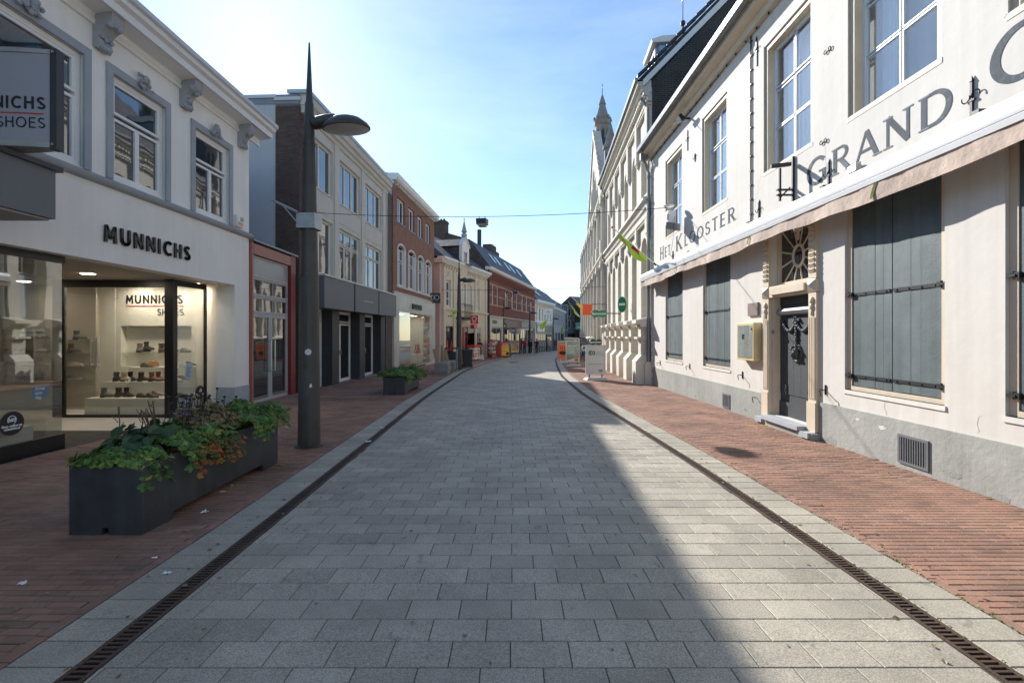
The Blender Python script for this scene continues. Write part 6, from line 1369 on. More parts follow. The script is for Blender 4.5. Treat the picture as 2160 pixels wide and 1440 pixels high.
flag('flag', 'lime flag on the third lamp post before the mansard house', (-.83, 47.8, 3.2), (-1.7, 47.4, 2.4), .4, 5, m_lime, False)
flag('flag', 'lime flag hanging on the white house', at6(21.2, -.4, 2.6), at6(21.6, -1.8, 3.8), .9, 6, m_lime, False)
flag('flag', 'lime flag on the grey house beyond the white house', Vector(loc8) + Vector((.9, -.6, 1.9)), Vector(loc8) + Vector((1.5, -1.9, 3.6)), 1.0, 7, m_lime, False)
flag('flag', 'pale lime flag high on the far end of the gothic front', (8.1, 55, 3.2), (6.3, 54, 5.4), .3, 8, m_lime, False)
wsign('teal_sign', 'teal hanging sign with white emblem at the far street end', Vector((10.6, 75, 2.4)), 1.3, 1.1, mat('teal', (.05, .22, .20), .5), (('Pearle', .32, .25),), m_wht, 0, .08, .3)
wsign('cream_square_sign', 'cream square sign with ochre mark below the teal sign', Vector((12.1, 82, 1.2)), 1.0, 1.0, m_stone, (('O', .5, .3),), mat('ochre', (.5, .3, .08), .5), 0, .1, .5)
wsign('white_camera_sign', 'white box sign with black camera mark on the white house', Vector((5.2, 68.5, 4.4)), 1.2, .9, m_white, (('oo', .4, .35),), m_ink, 0, .1, .1)

# ================================================================== lamp posts
def lamp_post():
    e = E('lamp_post', '', 'lamp post')
    MB().lathe([(.20, -.02), (.20, .015), (.16, .025)], (0, 0, 0), 20).obj('base_plate', m_lamp, e)
    b = MB(); b.lathe([(.155, .0), (.15, .8), (.142, 1.6), (.132, 2.5)], (0, 0, 0), 24); b.lathe([(.138, 2.5), (.14, 2.52), (.138, 2.54)], (0, 0, 0), 24); b.lathe([(.128, 2.541), (.112, 3.2), (.085, 4.45)], (0, 0, 0), 24); b.lathe([(.09, 4.45), (.092, 4.47), (.09, 4.49)], (0, 0, 0), 24); b.lathe([(.082, 4.491), (.062, 5.08), (.05, 5.1), (.012, 5.97), (.004, 5.99)], (0, 0, 0), 16)
    p = b.obj('pole', m_lamp, e, smooth=40)
    b = MB()
    for k in range(9):
        t = rad(-150 + k * 9); r = .153
        b.cyl((r * math.cos(t), r * math.sin(t), .03), (.134 * math.cos(t), .134 * math.sin(t), 2.5), .007, .005, 5)
    b.obj('rib', m_lamp, p)
    b = MB(); b.v = []; 
    for z0, z1 in ((.10, .48), (.5, 1.15)):
        t0, t1 = rad(-140), rad(-78); n = 5
        for k in range(n):
            a, c = t0 + (t1 - t0) * k / n, t0 + (t1 - t0) * (k + 1) / n; r0, r1 = .158, .153
            b.add([(r0 * math.cos(a), r0 * math.sin(a), z0), (r0 * math.cos(c), r0 * math.sin(c), z0), (r1 * math.cos(c), r1 * math.sin(c), z1), (r1 * math.cos(a), r1 * math.sin(a), z1)], [(0, 1, 2, 3)])
    b.obj('access_door', mat('lamp_door', (.07, .07, .066), .5, .1, 3), p)
    b = MB(); b.M = Matrix.Translation((.06, 0, 4.78)) @ Matrix.Rotation(rad(78), 4, 'Y'); b.lathe([(.085, 0), (.09, .2), (.075, .34)], (0, 0, 0), 12, 1, 1.2); b.obj('arm', m_lamp, e, smooth=50)
    b = MB(); b.M = Matrix.Translation((.55, 0, 4.72)) @ Matrix.Rotation(rad(-4), 4, 'Y') @ Matrix.Rotation(rad(8), 4, 'X'); b.lathe([(.33, -.03), (.345, -.02), (.345, .0), (.31, .05), (.22, .12), (.12, .155), (.04, .17), (.01, .172)], (0, 0, 0), 28)
    hd = b.obj('lamp_head', m_lamp, e, smooth=50)
    b2 = MB(); b2.M = b.M; b2.lathe([(.02, -.06), (.16, -.055), (.28, -.04), (.325, -.0302), (.3, -.0301)], (0, 0, 0), 28); b2.obj('lens', m_lens, hd, smooth=50)
    return e
def clone(root):
    r = root.copy(); C.objects.link(r)
    for ch in list(root.children):
        c = ch.copy(); C.objects.link(c); c.parent = r
        for gch in ch.children:
            d = gch.copy(); C.objects.link(d); d.parent = c
    return r
lp = lamp_post(); GRP = 'street lamps along the west kerb'
for i, (x, y_, rz_, l) in enumerate(((-3.01, 7.11, 0, 'tall tapering grey lamp post nearest the camera with a steel clamp'), (-2.84, 25.7, .1, 'grey lamp post beside the black bins and the concrete slab bench'), (-.86, 48, .2, 'grey lamp post in front of the mansard house by the yellow poster board'), (2.1, 56.5, .2, 'grey lamp post beside the three people walking'), (6.2, 72, .2, 'far grey lamp post before the grey house'))):
    o = lp if i == 0 else clone(lp); o.location = (x, y_, g(y_)); o.rotation_euler = (0, 0, rz_); lab(o, l, 'lamp post', GRP)
# things on the near post
st_ = MB(); st_.cyl((0, -.002, 0), (0, .002, 0), .045, n=16); o = st_.obj('sticker', mat('sticker_white', (.6, .6, .6), .6, .3, 60)); o.location = (-2.965, 7.11 - .146, 1.32); o.rotation_euler = (0, 0, .3); lab(o, 'round white sticker on the near lamp post', 'sticker')
o = MB().prism([(-.02, -.03), (.02, -.02), (.01, .03), (-.01, .02)], -.002, .002, 'y').obj('sticker', m_wht); o.location = (-2.935, 7.11 - .130, .83); o.rotation_euler = (0, 0, .5); lab(o, 'torn white sticker scrap low on the near lamp post', 'sticker')
e = E('pole_clamp', 'galvanised steel clamp box around the near lamp post with a small side bracket', 'clamp', (-3.01, 7.11, 3.13)); m_galv = mat('galvanised', (.36, .38, .40), .4, .15, 9, metal=.5)
b = MB(); b.box(-.135, .135, -.135, -.12, 0, .22).box(-.135, .135, .12, .135, 0, .22).box(-.135, -.12, -.12, .12, 0, .22).box(.12, .135, -.12, .12, 0, .22); b.obj('clamp_band', m_galv, e)
MB().tube([(-.10, -.16, .22), (-.48, -.16, .40)], .018, 6).obj('strut', m_galv, e); MB().tube([(-.10, -.165, .06), (-.30, -.165, .30)], .010, 6).obj('brace', m_galv, e)
for sz in (.05, .19): MB().cyl((.09, -.15, sz), (.09, -.136, sz), .02, n=6).obj('bolt', m_galv, e)
def cable(name, label, a, b_, sag, r=.009):
    a, b_ = Vector(a), Vector(b_); pts = [a + (b_ - a) * (k / 24) - Vector((0, 0, sag * 4 * (k / 24) * (1 - k / 24))) for k in range(25)]
    bb = MB(); bb.tube([tuple(p - a) for p in pts], r, 5); o = bb.obj(name, m_wrought); o.location = a; return lab(o, label, 'cable')
pa, pb = (-6.34, 14.9, 5.38), tuple(atR(2.9, -.35, 5.26)); cable('overhead_cable', 'thin dark cable across the street from office block to cream wall', pa, pb, .20)
t = .5; hx = Vector(pa) + (Vector(pb) - Vector(pa)) * t; hx.z -= .20
def hang_lamp(label, p, s_=1.):
    e = E('hanging_lamp', label, 'street lamp', p, rad(-8)); e.scale = (s_,) * 3
    b = MB(); b.M = Matrix.Rotation(rad(6), 4, 'X'); b.tbox(-.115, .115, -.17, .17, -.20, -.055, -.008); b.obj('housing', mat('lamp_anthracite', (.035, .042, .052), .4, .05), e, bevel=.006)
    MB().box(-.09, .09, -.15, .15, -.228, -.208).obj('lens', m_lens, e)
    for sy in (-.07, .07): MB().tube([(sy, 0, -.06), (sy, 0, .012)], .008, 5).obj('hanger', m_wrought, e)
    return e
hang_lamp('boxy dark lamp hanging from the near cable over the road', hx, 1.25)
pa, pb = (-4.95, 33.3, 4.72), (5.75, 29.6, 4.55); cable('overhead_cable', 'thin farther cable from the drugstore to the gothic front', pa, pb, .12, .012); hx = Vector(pa) * .515 + Vector(pb) * .485; hx.z -= .12; hang_lamp('boxy dark lamp hanging from the farther cable', hx, 1.35)
wr = MB(); wr.tube([(0, 0, 0), (.6, -.25, -.95), (.85, -.4, -1.4)], .006, 4); o = wr.obj('guy_wire', m_wrought); o.location = atR(3.0, -.2, 5.1); o.rotation_euler = (0, 0, rzR); lab(o, 'thin wire running down from the white equipment box to the awning', 'wire')

# ================================================================== planters and plants
def leafmat(name, stops):
    m, t, p, N, L = newmat(name); r = rndnode(N, L); cr = N('ShaderNodeValToRGB'); els = cr.color_ramp.elements
    els[0].position, els[0].color = stops[0][0], rgba(stops[0][1]); els[1].position, els[1].color = stops[-1][0], rgba(stops[-1][1])
    for s_ in stops[1:-1]:
        q = els.new(s_[0]); q.color = rgba(s_[1])
    L(r, cr.inputs[0]); L(cr.outputs[0], p.inputs['Base Color']); p.inputs['Roughness'].default_value = .5
    tl = N('ShaderNodeBsdfTranslucent'); L(cr.outputs[0], tl.inputs[0]); mi = N('ShaderNodeMixShader'); mi.inputs[0].default_value = .3
    L(p.outputs[0], mi.inputs[1]); L(tl.outputs[0], mi.inputs[2]); L(mi.outputs[0], t.nodes['Material Output'].inputs[0]); return m
lm_g = leafmat('geranium_leaf', [(0, (.055, .125, .025)), (.45, (.10, .21, .038)), (.88, (.17, .29, .055)), (1, (.42, .40, .08))])
lm_d = leafmat('dark_leaf', [(0, (.028, .065, .026)), (.8, (.05, .11, .038)), (1, (.10, .15, .045))])
lm_a = leafmat('autumn_leaf', [(0, (.06, .12, .02)), (.45, (.16, .17, .03)), (.7, (.35, .13, .035)), (.9, (.45, .08, .03)), (1, (.50, .36, .06))])
lm_b = leafmat('brown_leaf', [(0, (.13, .09, .04)), (.6, (.24, .18, .07)), (1, (.36, .28, .11))])
def leaf(b, p, nrm, size, q, lobes=5, fold=.25):
    nrm = Vector(nrm).normalized(); a = nrm.orthogonal().normalized(); a = Matrix.Rotation(q.uniform(0, 6.28), 3, nrm) @ a; c = nrm.cross(a); p = Vector(p)
    if lobes:
        n = lobes * 2; V = [p]
        for i in range(n + 1):
            t = -2.75 + 5.5 * i / n; r = size * (1. if i % 2 else .72); V.append(p + a * (r * math.cos(t)) + c * (r * math.sin(t)) + nrm * (-fold * size * (r / size) ** 2 + .12 * size * (1 if i % 2 else -1)))
        b.rn = q.random(); b.add(V, [(0, i, i + 1) for i in range(1, n + 1)])
    else:
        b.rn = q.random(); L_ = size * 2.2; w = size * .75
        V = [p, p + a * L_ * .35 + c * w + nrm * w * .3, p + a * L_ * .75 + c * w * .75 + nrm * w * .1, p + a * L_ - nrm * L_ * .15, p + a * L_ * .75 - c * w * .75 + nrm * w * .1, p + a * L_ * .35 - c * w + nrm * w * .3, p + a * L_ * .45 + nrm * 0]
        b.add(V, [(0, 6, 1), (1, 6, 2), (2, 6, 3), (3, 6, 4), (4, 6, 5), (5, 6, 0)])
def mound(name, label, cat, ctr, rx, ry, h, n, size, m, seed, lobes=5, drape=None, stems=True, grp=None):
    q = random.Random(seed); b = MB(); b.r = []
    for k in range(n):
        u, v = q.uniform(-1, 1), q.uniform(-1, 1)
        if u * u * .7 + v * v * .7 > 1 and q.random() < .7: continue
        hh = h * (1 - .55 * (u * u + v * v) / 2) * (.75 + .25 * math.sin(u * 5 + seed) * math.cos(v * 4 + seed * 2)); z = hh * q.uniform(.45, 1.0) ** .5
        x, y_ = u * rx, v * ry
        if drape and u > .55 and q.random() < drape: z -= q.uniform(0, .22); x = rx * (1.0 + q.uniform(0, .12))
        nr = (u * .9 + q.gauss(0, .35), v * .6 - .15 + q.gauss(0, .35), 1 + q.gauss(0, .25))
        leaf(b, (x, y_, z), nr, size * q.uniform(.6, 1.25), q, lobes)
    o = b.obj(name, m); o.location = ctr; lab(o, label, cat, grp)
    if stems:
        b = MB()
        for k in range(n // 14): x, y_ = q.uniform(-.8, .8) * rx, q.uniform(-.8, .8) * ry; b.cyl((x * .8, y_ * .8, -.1), (x, y_, h * .7), .004, .003, 4, False)
        b.obj('stem', mat('plant_stem', (.08, .09, .03), .8), o)
    return o
m_soil = mat('potting_soil', (.022, .016, .011), .95, .3, 20, .5, 60)
def planter(label, x0, x1, y0, y1, h):
    e = E('planter', label, 'planter', ((x0 + x1) / 2, (y0 + y1) / 2, g((y0 + y1) / 2)), 0, 'steel planters on the west pavement'); w, d = (x1 - x0) / 2, (y1 - y0) / 2; t = .03
    b = MB(); b.wall(-w, w, 0, h, -d, -d + t, [(-.025, .025, -.01, .07)]); b.wall(-w, w, 0, h, d - t, d, [(-.025, .025, -.01, .07)])
    n = len(b.v)
    for sx in (-1, 1):
        q = MB(); q.wall(-d + t, d - t, 0, h, 0, t, [(-d + .36, d - .36, -.01, .075)]); b.add([(sx * w - (t if sx > 0 else 0) + v[1], v[0], v[2]) for v in q.v], q.f)
    b.obj('body', m_planter, e)
    MB().box(-w + t, w - t, -d + t, d - t, .08, h - .07).obj('soil', m_soil, e)
    b = MB(); b.box(-w + t, -w + t + .03, -d + t, d - t, h - .03, h - .001).box(w - t - .03, w - t, -d + t, d - t, h - .03, h - .001); b.obj('rim', m_planter, e)
    return e
planter('long dark steel planter with mixed autumn plants in front of the shoe shop', -3.57, -2.985, 3.86, 6.10, .575)
zt = .515 + g(5); q = random.Random(12)
mound('cranesbill', 'bright green cranesbill at the near end of the long planter', 'plant', (-3.30, 4.02, zt), .30, .20, .20, 1100, .032, lm_g, 1, 5, .35)
mound('bergenia', 'large round dark leaves in the near part of the long planter', 'plant', (-3.30, 4.36, zt + .02), .27, .36, .30, 170, .062, lm_d, 2, 0)
mound('cranesbill', 'green cranesbill filling the middle of the long planter', 'plant', (-3.20, 4.62, zt + .02), .30, .38, .30, 1300, .032, lm_g, 3, 5, .3)
mound('trailing_plant', 'orange and yellow trailing plant spilling over the planter side', 'plant', (-3.04, 4.74, zt - .06), .17, .42, .26, 1100, .028, lm_a, 4, 5, .75)
mound('dry_perennial', 'brown withering perennial behind the trailing orange plant', 'plant', (-3.22, 4.98, zt + .05), .26, .30, .40, 800, .026, lm_b, 6, 0)
mound('cranesbill', 'dense green cranesbill mound at the far end of the long planter', 'plant', (-3.22, 5.72, zt + .03), .36, .44, .34, 2800, .028, lm_g, 7, 5, .5)
mound('cranesbill', 'low green cranesbill between brown perennial and the far mound', 'plant', (-3.28, 5.22, zt + .02), .28, .34, .25, 1300, .028, lm_g, 8)
cf = MB(); hd = MB()
for k in range(34):
    x, y_ = q.uniform(-.25, .22), q.uniform(-.35, .45); hgt = q.uniform(.30, .52); tx, ty = x + q.gauss(0, .05), y_ + q.gauss(0, .06)
    cf.tube([(x, y_, -.05), ((x + tx) / 2 + .01, (y_ + ty) / 2, hgt * .6), (tx, ty, hgt)], .0035, 4); hd.ball((tx, ty, hgt + .005), .016, .016, .014, 7, 5)
o = cf.obj('coneflower', mat('dry_stem', (.06, .045, .025), .9)); o.location = (-3.25, 5.0, zt); lab(o, 'dried coneflower stems with black seed heads in the long planter', 'plant'); lab(hd.obj('seed_head', m_ink, o), kind='stuff')
sk = MB(); sk.ball((0, 0, -.03), .22, .24, .05)
for k in range(9):
    x, y_ = q.uniform(-.2, .2), q.uniform(-.2, .25); p0 = Vector((x, y_, 0)); p1 = p0 + Vector((q.gauss(0, .06), q.gauss(0, .05), q.uniform(.28, .42))); sk.tube([tuple(p0), tuple(p0.lerp(p1, .6) + Vector((.015, 0, 0))), tuple(p1)], .005, 5)
    for j in range(3): r0 = p0.lerp(p1, .45 + .18 * j); sk.tube([tuple(r0), tuple(r0 + Vector((q.uniform(-.07, .07), q.uniform(-.05, .05), .07)))], .003, 4)
o = sk.obj('bare_twigs', mat('twig', (.13, .075, .045), .9)); o.location = (-3.36, 4.4, zt + .08); lab(o, 'bare reddish twigs rising from the dark leaves in the long planter', 'plant')
fw = MB()
for k in range(11):
    c = (q.uniform(-.14, .14), q.uniform(-.12, .3), q.uniform(.24, .36))
    for j in range(9): t = j * .698; fw.add([c, (c[0] + .024 * math.cos(t), c[1] + .024 * math.sin(t), c[2] + .006), (c[0] + .024 * math.cos(t + .5), c[1] + .024 * math.sin(t + .5), c[2] + .006)], [(0, 1, 2)])
o = fw.obj('aster', mat('aster_petal', (.28, .24, .50), .7)); o.location = (-3.22, 4.55, zt + .04); lab(o, 'small pale purple asters among the leaves of the long planter', 'plant')
planter('shorter dark steel planter in front of the office block', -3.68, -3.06, 13.68, 15.75, .52)
zt = .44 + g(14.7)
mound('cranesbill', 'round dark green mound at the near end of the shorter planter', 'plant', (-3.42, 14.15, zt), .44, .56, .36, 2400, .036, lm_g, 9, 5, .5)
mound('cranesbill', 'paler green mound at the far end of the shorter planter', 'plant', (-3.28, 15.15, zt), .44, .64, .36, 2200, .036, leafmat('pale_leaf', [(0, (.06, .13, .02)), (.6, (.11, .2, .035)), (1, (.2, .27, .06))]), 10, 5, .6)

# ================================================================== bench, bins, boards
def slabs(label, x0, x1, y0, y1, n, rz_=0):
    e = E('slab_stack', label, 'bench', ((x0 + x1) / 2, (y0 + y1) / 2, g(y0)), rz_); w, d = (x1 - x0) / 2, (y1 - y0) / 2
    me = MB().box(-w, w, -d, d, .002, .085).mesh('slab', m_conc)
    for k in range(n): o = link('slab', me, e); o.location = (R.uniform(-.012, .012), R.uniform(-.015, .015), k * .09); o.scale = (.93, .96, 1) if k == 0 else (1, 1, 1)
    return e
slabs('near stack of grey concrete slabs forming a bench by the west kerb', -3.55, -2.93, 21.7, 23.2, 6, .04); slabs('farther stack of grey concrete slabs behind the first stack', -3.40, -2.85, 23.5, 24.5, 6, .06)
for k, (x, y_, a, nm) in enumerate(((-3.50, 22.2, -.22, 'leftmost leaning board'), (-3.33, 22.6, .02, 'tallest upright board'), (-3.22, 22.5, .10, 'middle board'), (-3.06, 22.8, -.16, 'rightmost narrow board'))):
    o = MB().box(-.055, .055, -.02, .02, 0, (.62, .78, .60, .5)[k]).obj('board', m_wood); o.location = (x, y_, g(y_) + .555); o.rotation_euler = (.05, a, .2); lab(o, nm + ' of raw wood standing on the near concrete slabs', 'board', 'wooden boards on the concrete slabs')
e = E('litter_bin', 'slim dark metal litter bin left of the second lamp post', 'bin', (-3.15, 24.95, g(25))); b = MB(); b.box(-.3, .3, -.22, .22, 0, .92); b.obj('body', m_bin, e); MB().box(-.31, -.25, -.24, .24, .0, 1.12).obj('side_panel', m_zinc, e); MB().box(.25, .31, -.24, .24, 0, 1.12).obj('side_panel', m_zinc, e); MB().box(-.34, .34, -.26, .26, 1.121, 1.18).obj('lid', m_bin, e); MB().box(-.249, .249, -.2, .2, .93, .96).obj('tray', m_dark, e)
e = E('wheelie_bin', 'black wheelie bin right of the second lamp post', 'bin', (-2.52, 27.0, g(27)), .1); MB().tbox(-.24, .24, -.27, .27, .06, .98, -.06, -.06).obj('body', m_bin, e); b = MB(); b.tbox(-.33, .33, -.36, .36, .981, 1.06, .03); b.obj('lid', m_bin, e, bevel=.01); MB().box(-.28, .28, -.40, -.37, .96, 1.02).obj('handle', m_bin, e)
for sx in (-1, 1): MB().cyl((sx * .25, .30, .1), (sx * .30, .30, .1), .1, n=14).obj('wheel', m_ink, e)
def bars(P, x0, z, w, n, h, m, y_, seed=1):
    q = random.Random(seed); b = MB(); x = x0
    while x < x0 + w: l = q.uniform(.4, 1.4) * h * 2.2; b.box(x, min(x + l, x0 + w), y_ - .002, y_, z, z + h); x += l + h * .7
    lab(b.obj('small_print', m, P), kind='stuff')
def a_board(label, x, y_, w, h, z0, face, rz_=0, fr=m_alu, foot=True):
    e = E('sign_board', label, 'advertising board', (x, y_, g(y_)), rz_, 'advertising boards on the street')
    b = MB(); t = .045; b.box(-w / 2, w / 2, -.03, .03, z0, z0 + t).box(-w / 2, w / 2, -.03, .03, z0 + h - t, z0 + h).box(-w / 2, -w / 2 + t, -.03, .03, z0 + t, z0 + h - t).box(w / 2 - t, w / 2, -.03, .03, z0 + t, z0 + h - t); b.obj('frame', fr, e)
    MB().box(-w / 2 + t, w / 2 - t, -.012, .012, z0 + t, z0 + h - t).obj('poster', face, e)
    if foot:
        for sx in (-1, 1): MB().box(sx * w * .32 - .02, sx * w * .32 + .02, -.02, .02, .09, z0).obj('leg', m_wrought, e)
        MB().tbox(-w * .56, w * .56, -.28, .28, 0, .10, .10, .10).obj('foot', m_lens, e, bevel=.012)
    else: MB().tbox(-w * .5, w * .5, -.2, .2, 0, z0, .04, .05).obj('foot', m_ink, e)
    return e
e = a_board('white advertising board reading €0 under a dark green double oval, nearest on the right', 3.30, 18.9, .80, 1.16, .22, mat('poster_warm_white', (.62, .61, .57), .35, .02), .12)
double_oval(e, .52, m_dgreen, 1.49, m_wht, .115); text('€0', .24, m_dgreen, e, (-.30, -.014, .98), name='poster_text', ext=.001, off=.008); text('eigen\nbijdrage', .095, mat('poster_green', (.16, .24, .16), .5), e, (.02, -.014, 1.08), name='poster_text', ext=.001)
bars(e, -.28, .62, .56, 1, .016, m_dgreen, -.0125); bars(e, .0, .93, .30, 1, .008, m_trim, -.0125, 2); bars(e, -.28, .32, .24, 1, .008, m_trim, -.0125, 3)
for sx in (-1, 1): o = MB().torus((0, -.014, 0), .03, .012, 'y', 14, 4).obj('small_logo', m_dgreen, e); o.location = (.2 + sx * .035, 0, .36)
b = MB(); b.tube([(-.42, .03, 1.34), (-.52, .03, 1.34), (-.55, .03, 1.25), (-.52, .03, 1.18), (-.42, .03, 1.18)], .02, 6); b.obj('side_handle', m_wht, e)
gr = mat('poster_sage', (.17, .25, .19), .4, .35, 1.4, col2=(.36, .45, .38))
e = a_board('green advertising board with orange disc in front of an orange board', 3.68, 29.0, .86, 1.28, .24, gr, .1)
text('Altijd gratis', .125, m_wht, e, (-.33, -.014, 1.18), name='poster_text', ext=.001, off=.003); text('oogmeting', .105, m_wht, e, (-.33, -.014, 1.03), name='poster_text', ext=.001, off=.002)
for k in range(3): bars(e, -.33, .93 - k * .09, .42, 1, .03, m_wht, -.0125, k + 4)
MB().cyl((.22, -.0125, .53), (.22, -.016, .53), .12, n=20).obj('disc', m_orange, e); MB().prism([(-.385, .29), (.385, .29), (.385, .50), (0, .46), (-.385, .34)], -.0145, -.0125, 'y').obj('pale_wave', m_stone, e); MB().box(.12, .34, -.017, -.0146, .32, .40).obj('logo', m_dgreen, e)
e = a_board('orange advertising board partly hidden behind the green board', 3.55, 33.4, .78, 1.30, .22, m_orange, .05, m_lens)
MB().box(-.345, .345, -.016, -.0125, 1.28, 1.47).obj('pale_header', mat('peach', (.6, .42, .36), .5), e); bars(e, -.3, 1.34, .55, 1, .05, m_ink, -.0162, 9); o = MB().cyl((0, -.0125, 0), (0, -.018, 0), .22, n=16).obj('pan_picture', m_ink, e); o.location = (0, 0, .68); o.scale = (1.2, 1, .65)
for k in range(3): MB().box(-.2 + k * .14, -.13 + k * .14, -.016, -.0126, .9, 1.14).obj('picture_bar', mat('dark_orange', (.45, .07, .01), .5), e)
e = a_board('red ACTIE board with yellow poster on the west pavement', -.62, 44.0, .78, 1.32, .1, m_yellow, .25, m_red, False)
MB().box(-.345, .345, -.017, -.0125, 1.02, 1.375).obj('red_header', m_red, e); text('ACTIE!', .20, m_wht, e, (0, -.019, 1.06), name='poster_text', ext=.001, off=.006, align='CENTER'); MB().box(-.345, .345, -.019, -.0171, 1.26, 1.33).obj('pale_strip', mat('pink_strip', (.6, .2, .18), .5), e)
MB().cyl((.2, -.0125, .33), (.2, -.018, .33), .15, n=16).obj('price_disc', m_ink, e); bars(e, -.28, .8, .35, 1, .06, m_green, -.0125, 11); bars(e, -.28, .55, .4, 1, .05, m_red, -.0125, 12); bars(e, -.28, .4, .3, 1, .05, m_wht, -.0125, 13)
e = a_board('framed food poster board behind the red ACTIE board', .32, 49.5, .82, 1.25, .28, mat('food_poster', (.50, .42, .30), .4, .5, 3.5, col2=(.42, .12, .05)), .2, m_alu)
MB().box(-.36, .36, -.016, -.0125, 1.28, 1.46).obj('poster_header', mat('poster_slate', (.2, .24, .25), .5), e); MB().box(-.36, .36, -.016, -.0125, .34, .46).obj('poster_footer', m_yellow, e)
e = E('red_stand', 'narrow red metal display stand left of the ACTIE board', 'display stand', (-1.32, 43.2, g(43.2)), .2)
for sx in (-1, 1): MB().box(sx * .26 - .07, sx * .26 + .07, -.2, .2, .0, 1.3).obj('side_frame', m_red, e)
MB().box(-.19, .19, -.18, .18, .2, 1.1).obj('rack', mat('dark_red', (.28, .02, .03), .5, .2, 9), e); MB().box(-.25, .0, -.1, .1, 1.301, 1.42).obj('top_sign', m_wht, e)
e = E('white_cabinet', 'pale boxy stall cabinet seen above the green advertising board', 'cabinet', (5.35, 44, g(44))); MB().box(-.65, .65, -.4, .4, 0, 1.05).obj('body', m_wht, e); MB().box(-.5, .25, -.38, .38, 1.051, 1.72).obj('glass_case', mat('case_glass', (.3, .36, .35), .1, .1), e); MB().box(.27, .66, -.35, .35, 1.051, 1.78).obj('side_case', m_stone, e); MB().box(-.55, .3, -.42, .42, 1.721, 1.8).obj('lid', m_wht, e)
# bicycle parked against the hall
def bicycle(label, loc_, rz_):
    e = E('bicycle', label, 'bicycle', loc_, rz_); e.rotation_euler = (rad(-6), 0, rz_)
    for x in (-.54, .54):
        w = MB().torus((x, 0, .34), .325, .018, 'y', 28, 6).obj('tyre', m_ink, e)
        b = MB(); b.torus((x, 0, .34), .30, .010, 'y', 28, 4)
        for k in range(14): t = k * math.pi / 7; b.cyl((x, 0, .34), (x + .3 * math.cos(t), 0, .34 + .3 * math.sin(t)), .002, n=3)
        b.cyl((x, -.05, .34), (x, .05, .34), .02, n=8); b.obj('rim', m_steel, w)
    b = MB(); A_, B_, C_, D_, F_ = (-.54, 0, .34), (-.08, 0, .29), (-.22, 0, .80), (.36, 0, .82), (.54, 0, .34)
    for p, r in (((A_, B_), .012), ((A_, C_), .010), ((B_, C_), .017), ((B_, D_), .019), ((C_, D_), .016), (((.36, 0, .82), (.40, 0, .68), F_), .014), (((-.22, 0, .80), (-.25, 0, .92)), .014), (((.36, 0, .82), (.33, 0, 1.02)), .014)): b.tube([tuple(x) for x in p], r, 7)
    b.obj('bike_frame', m_wht, e)
    b = MB(); b.tube([(.33, 0, 1.02), (.38, .1, 1.05), (.36, .27, 1.04), (.22, .29, 1.02)], .012, 6).tube([(.33, 0, 1.02), (.38, -.1, 1.05), (.36, -.27, 1.04), (.22, -.29, 1.02)], .012, 6); b.obj('handlebar', m_steel, e)
    MB().tbox(-.38, -.12, -.08, .08, .92, .98, .02).obj('saddle', m_ink, e, bevel=.015); b = MB(); b.torus((-.08, -.04, .29), .09, .008, 'y', 16, 4).cyl((-.08, -.09, .29), (-.08, .09, .29), .012, n=6).box(-.02, .06, -.16, -.08, .16, .18).box(-.22, -.14, .08, .16, .40, .42); b.obj('crankset', m_steel, e)
    b = MB(); b.box(-.86, -.42, -.07, .07, .70, .715).cyl((-.54, .06, .34), (-.60, .06, .70), .006, n=4).cyl((-.54, -.06, .34), (-.60, -.06, .70), .006, n=4); b.obj('carrier', m_ink, e)
    b = MB()
    for s_ in (-1, 1): b.tbox(-.84, -.46, s_ * .13 - .06, s_ * .13 + .06, .38, .69, .02)
    b.obj('pannier', mat('pannier_grey', (.10, .095, .085), .8, .1), e)
    return e
bicycle('white bicycle with dark panniers leaning against the hall buttress', (5.22, 27.0, g(27)), rad(93)); bicycle('bicycle standing beside the hooded person behind the boards', (5.5, 37.2, g(37.2)), rad(100))
# litter
def scrap(label, x, y_, s_, seed):
    q = random.Random(seed); b = MB(); n = 5; V = [(s_ * (i / n - .5) * 1.4 + q.gauss(0, s_ * .08), s_ * (j / n - .5) + q.gauss(0, s_ * .08), abs(q.gauss(0, s_ * .18)) + .002) for i in range(n + 1) for j in range(n + 1)]
    b.add(V, [(i * 6 + j, i * 6 + j + 1, (i + 1) * 6 + j + 1, (i + 1) * 6 + j) for i in range(n) for j in range(n)]); o = b.obj('paper_scrap', m_wht); o.location = (x, y_, g(y_) + .003); lab(o, label, 'litter', 'bits of litter on the ground')
def gp(px_, py): Y = H * 1010 / ((py - 706) - 11.11); return (px_ - 1080) / 1010 * Y, Y
for i, (p, s_, l) in enumerate((((432, 1081), .045, 'crumpled white paper scrap in front of the long planter'), ((351, 1210), .035, 'white paper scrap on the west kerb stones nearest the camera'), ((327, 1177), .02, 'tiny white scrap near the kerb left of the larger scrap'), ((47, 1232), .03, 'narrow white scrap on the bricks at the far left'), ((777, 932), .06, 'white tissue in the west drain beside the kerb'), ((806, 903), .05, 'white tissue farther along the west drain'), ((489, 1024), .02, 'small pale pebble of litter beside the planter'), ((470, 1038), .03, 'grey scrap beside the long planter'))): scrap(l, *gp(*p), s_, i + 3)

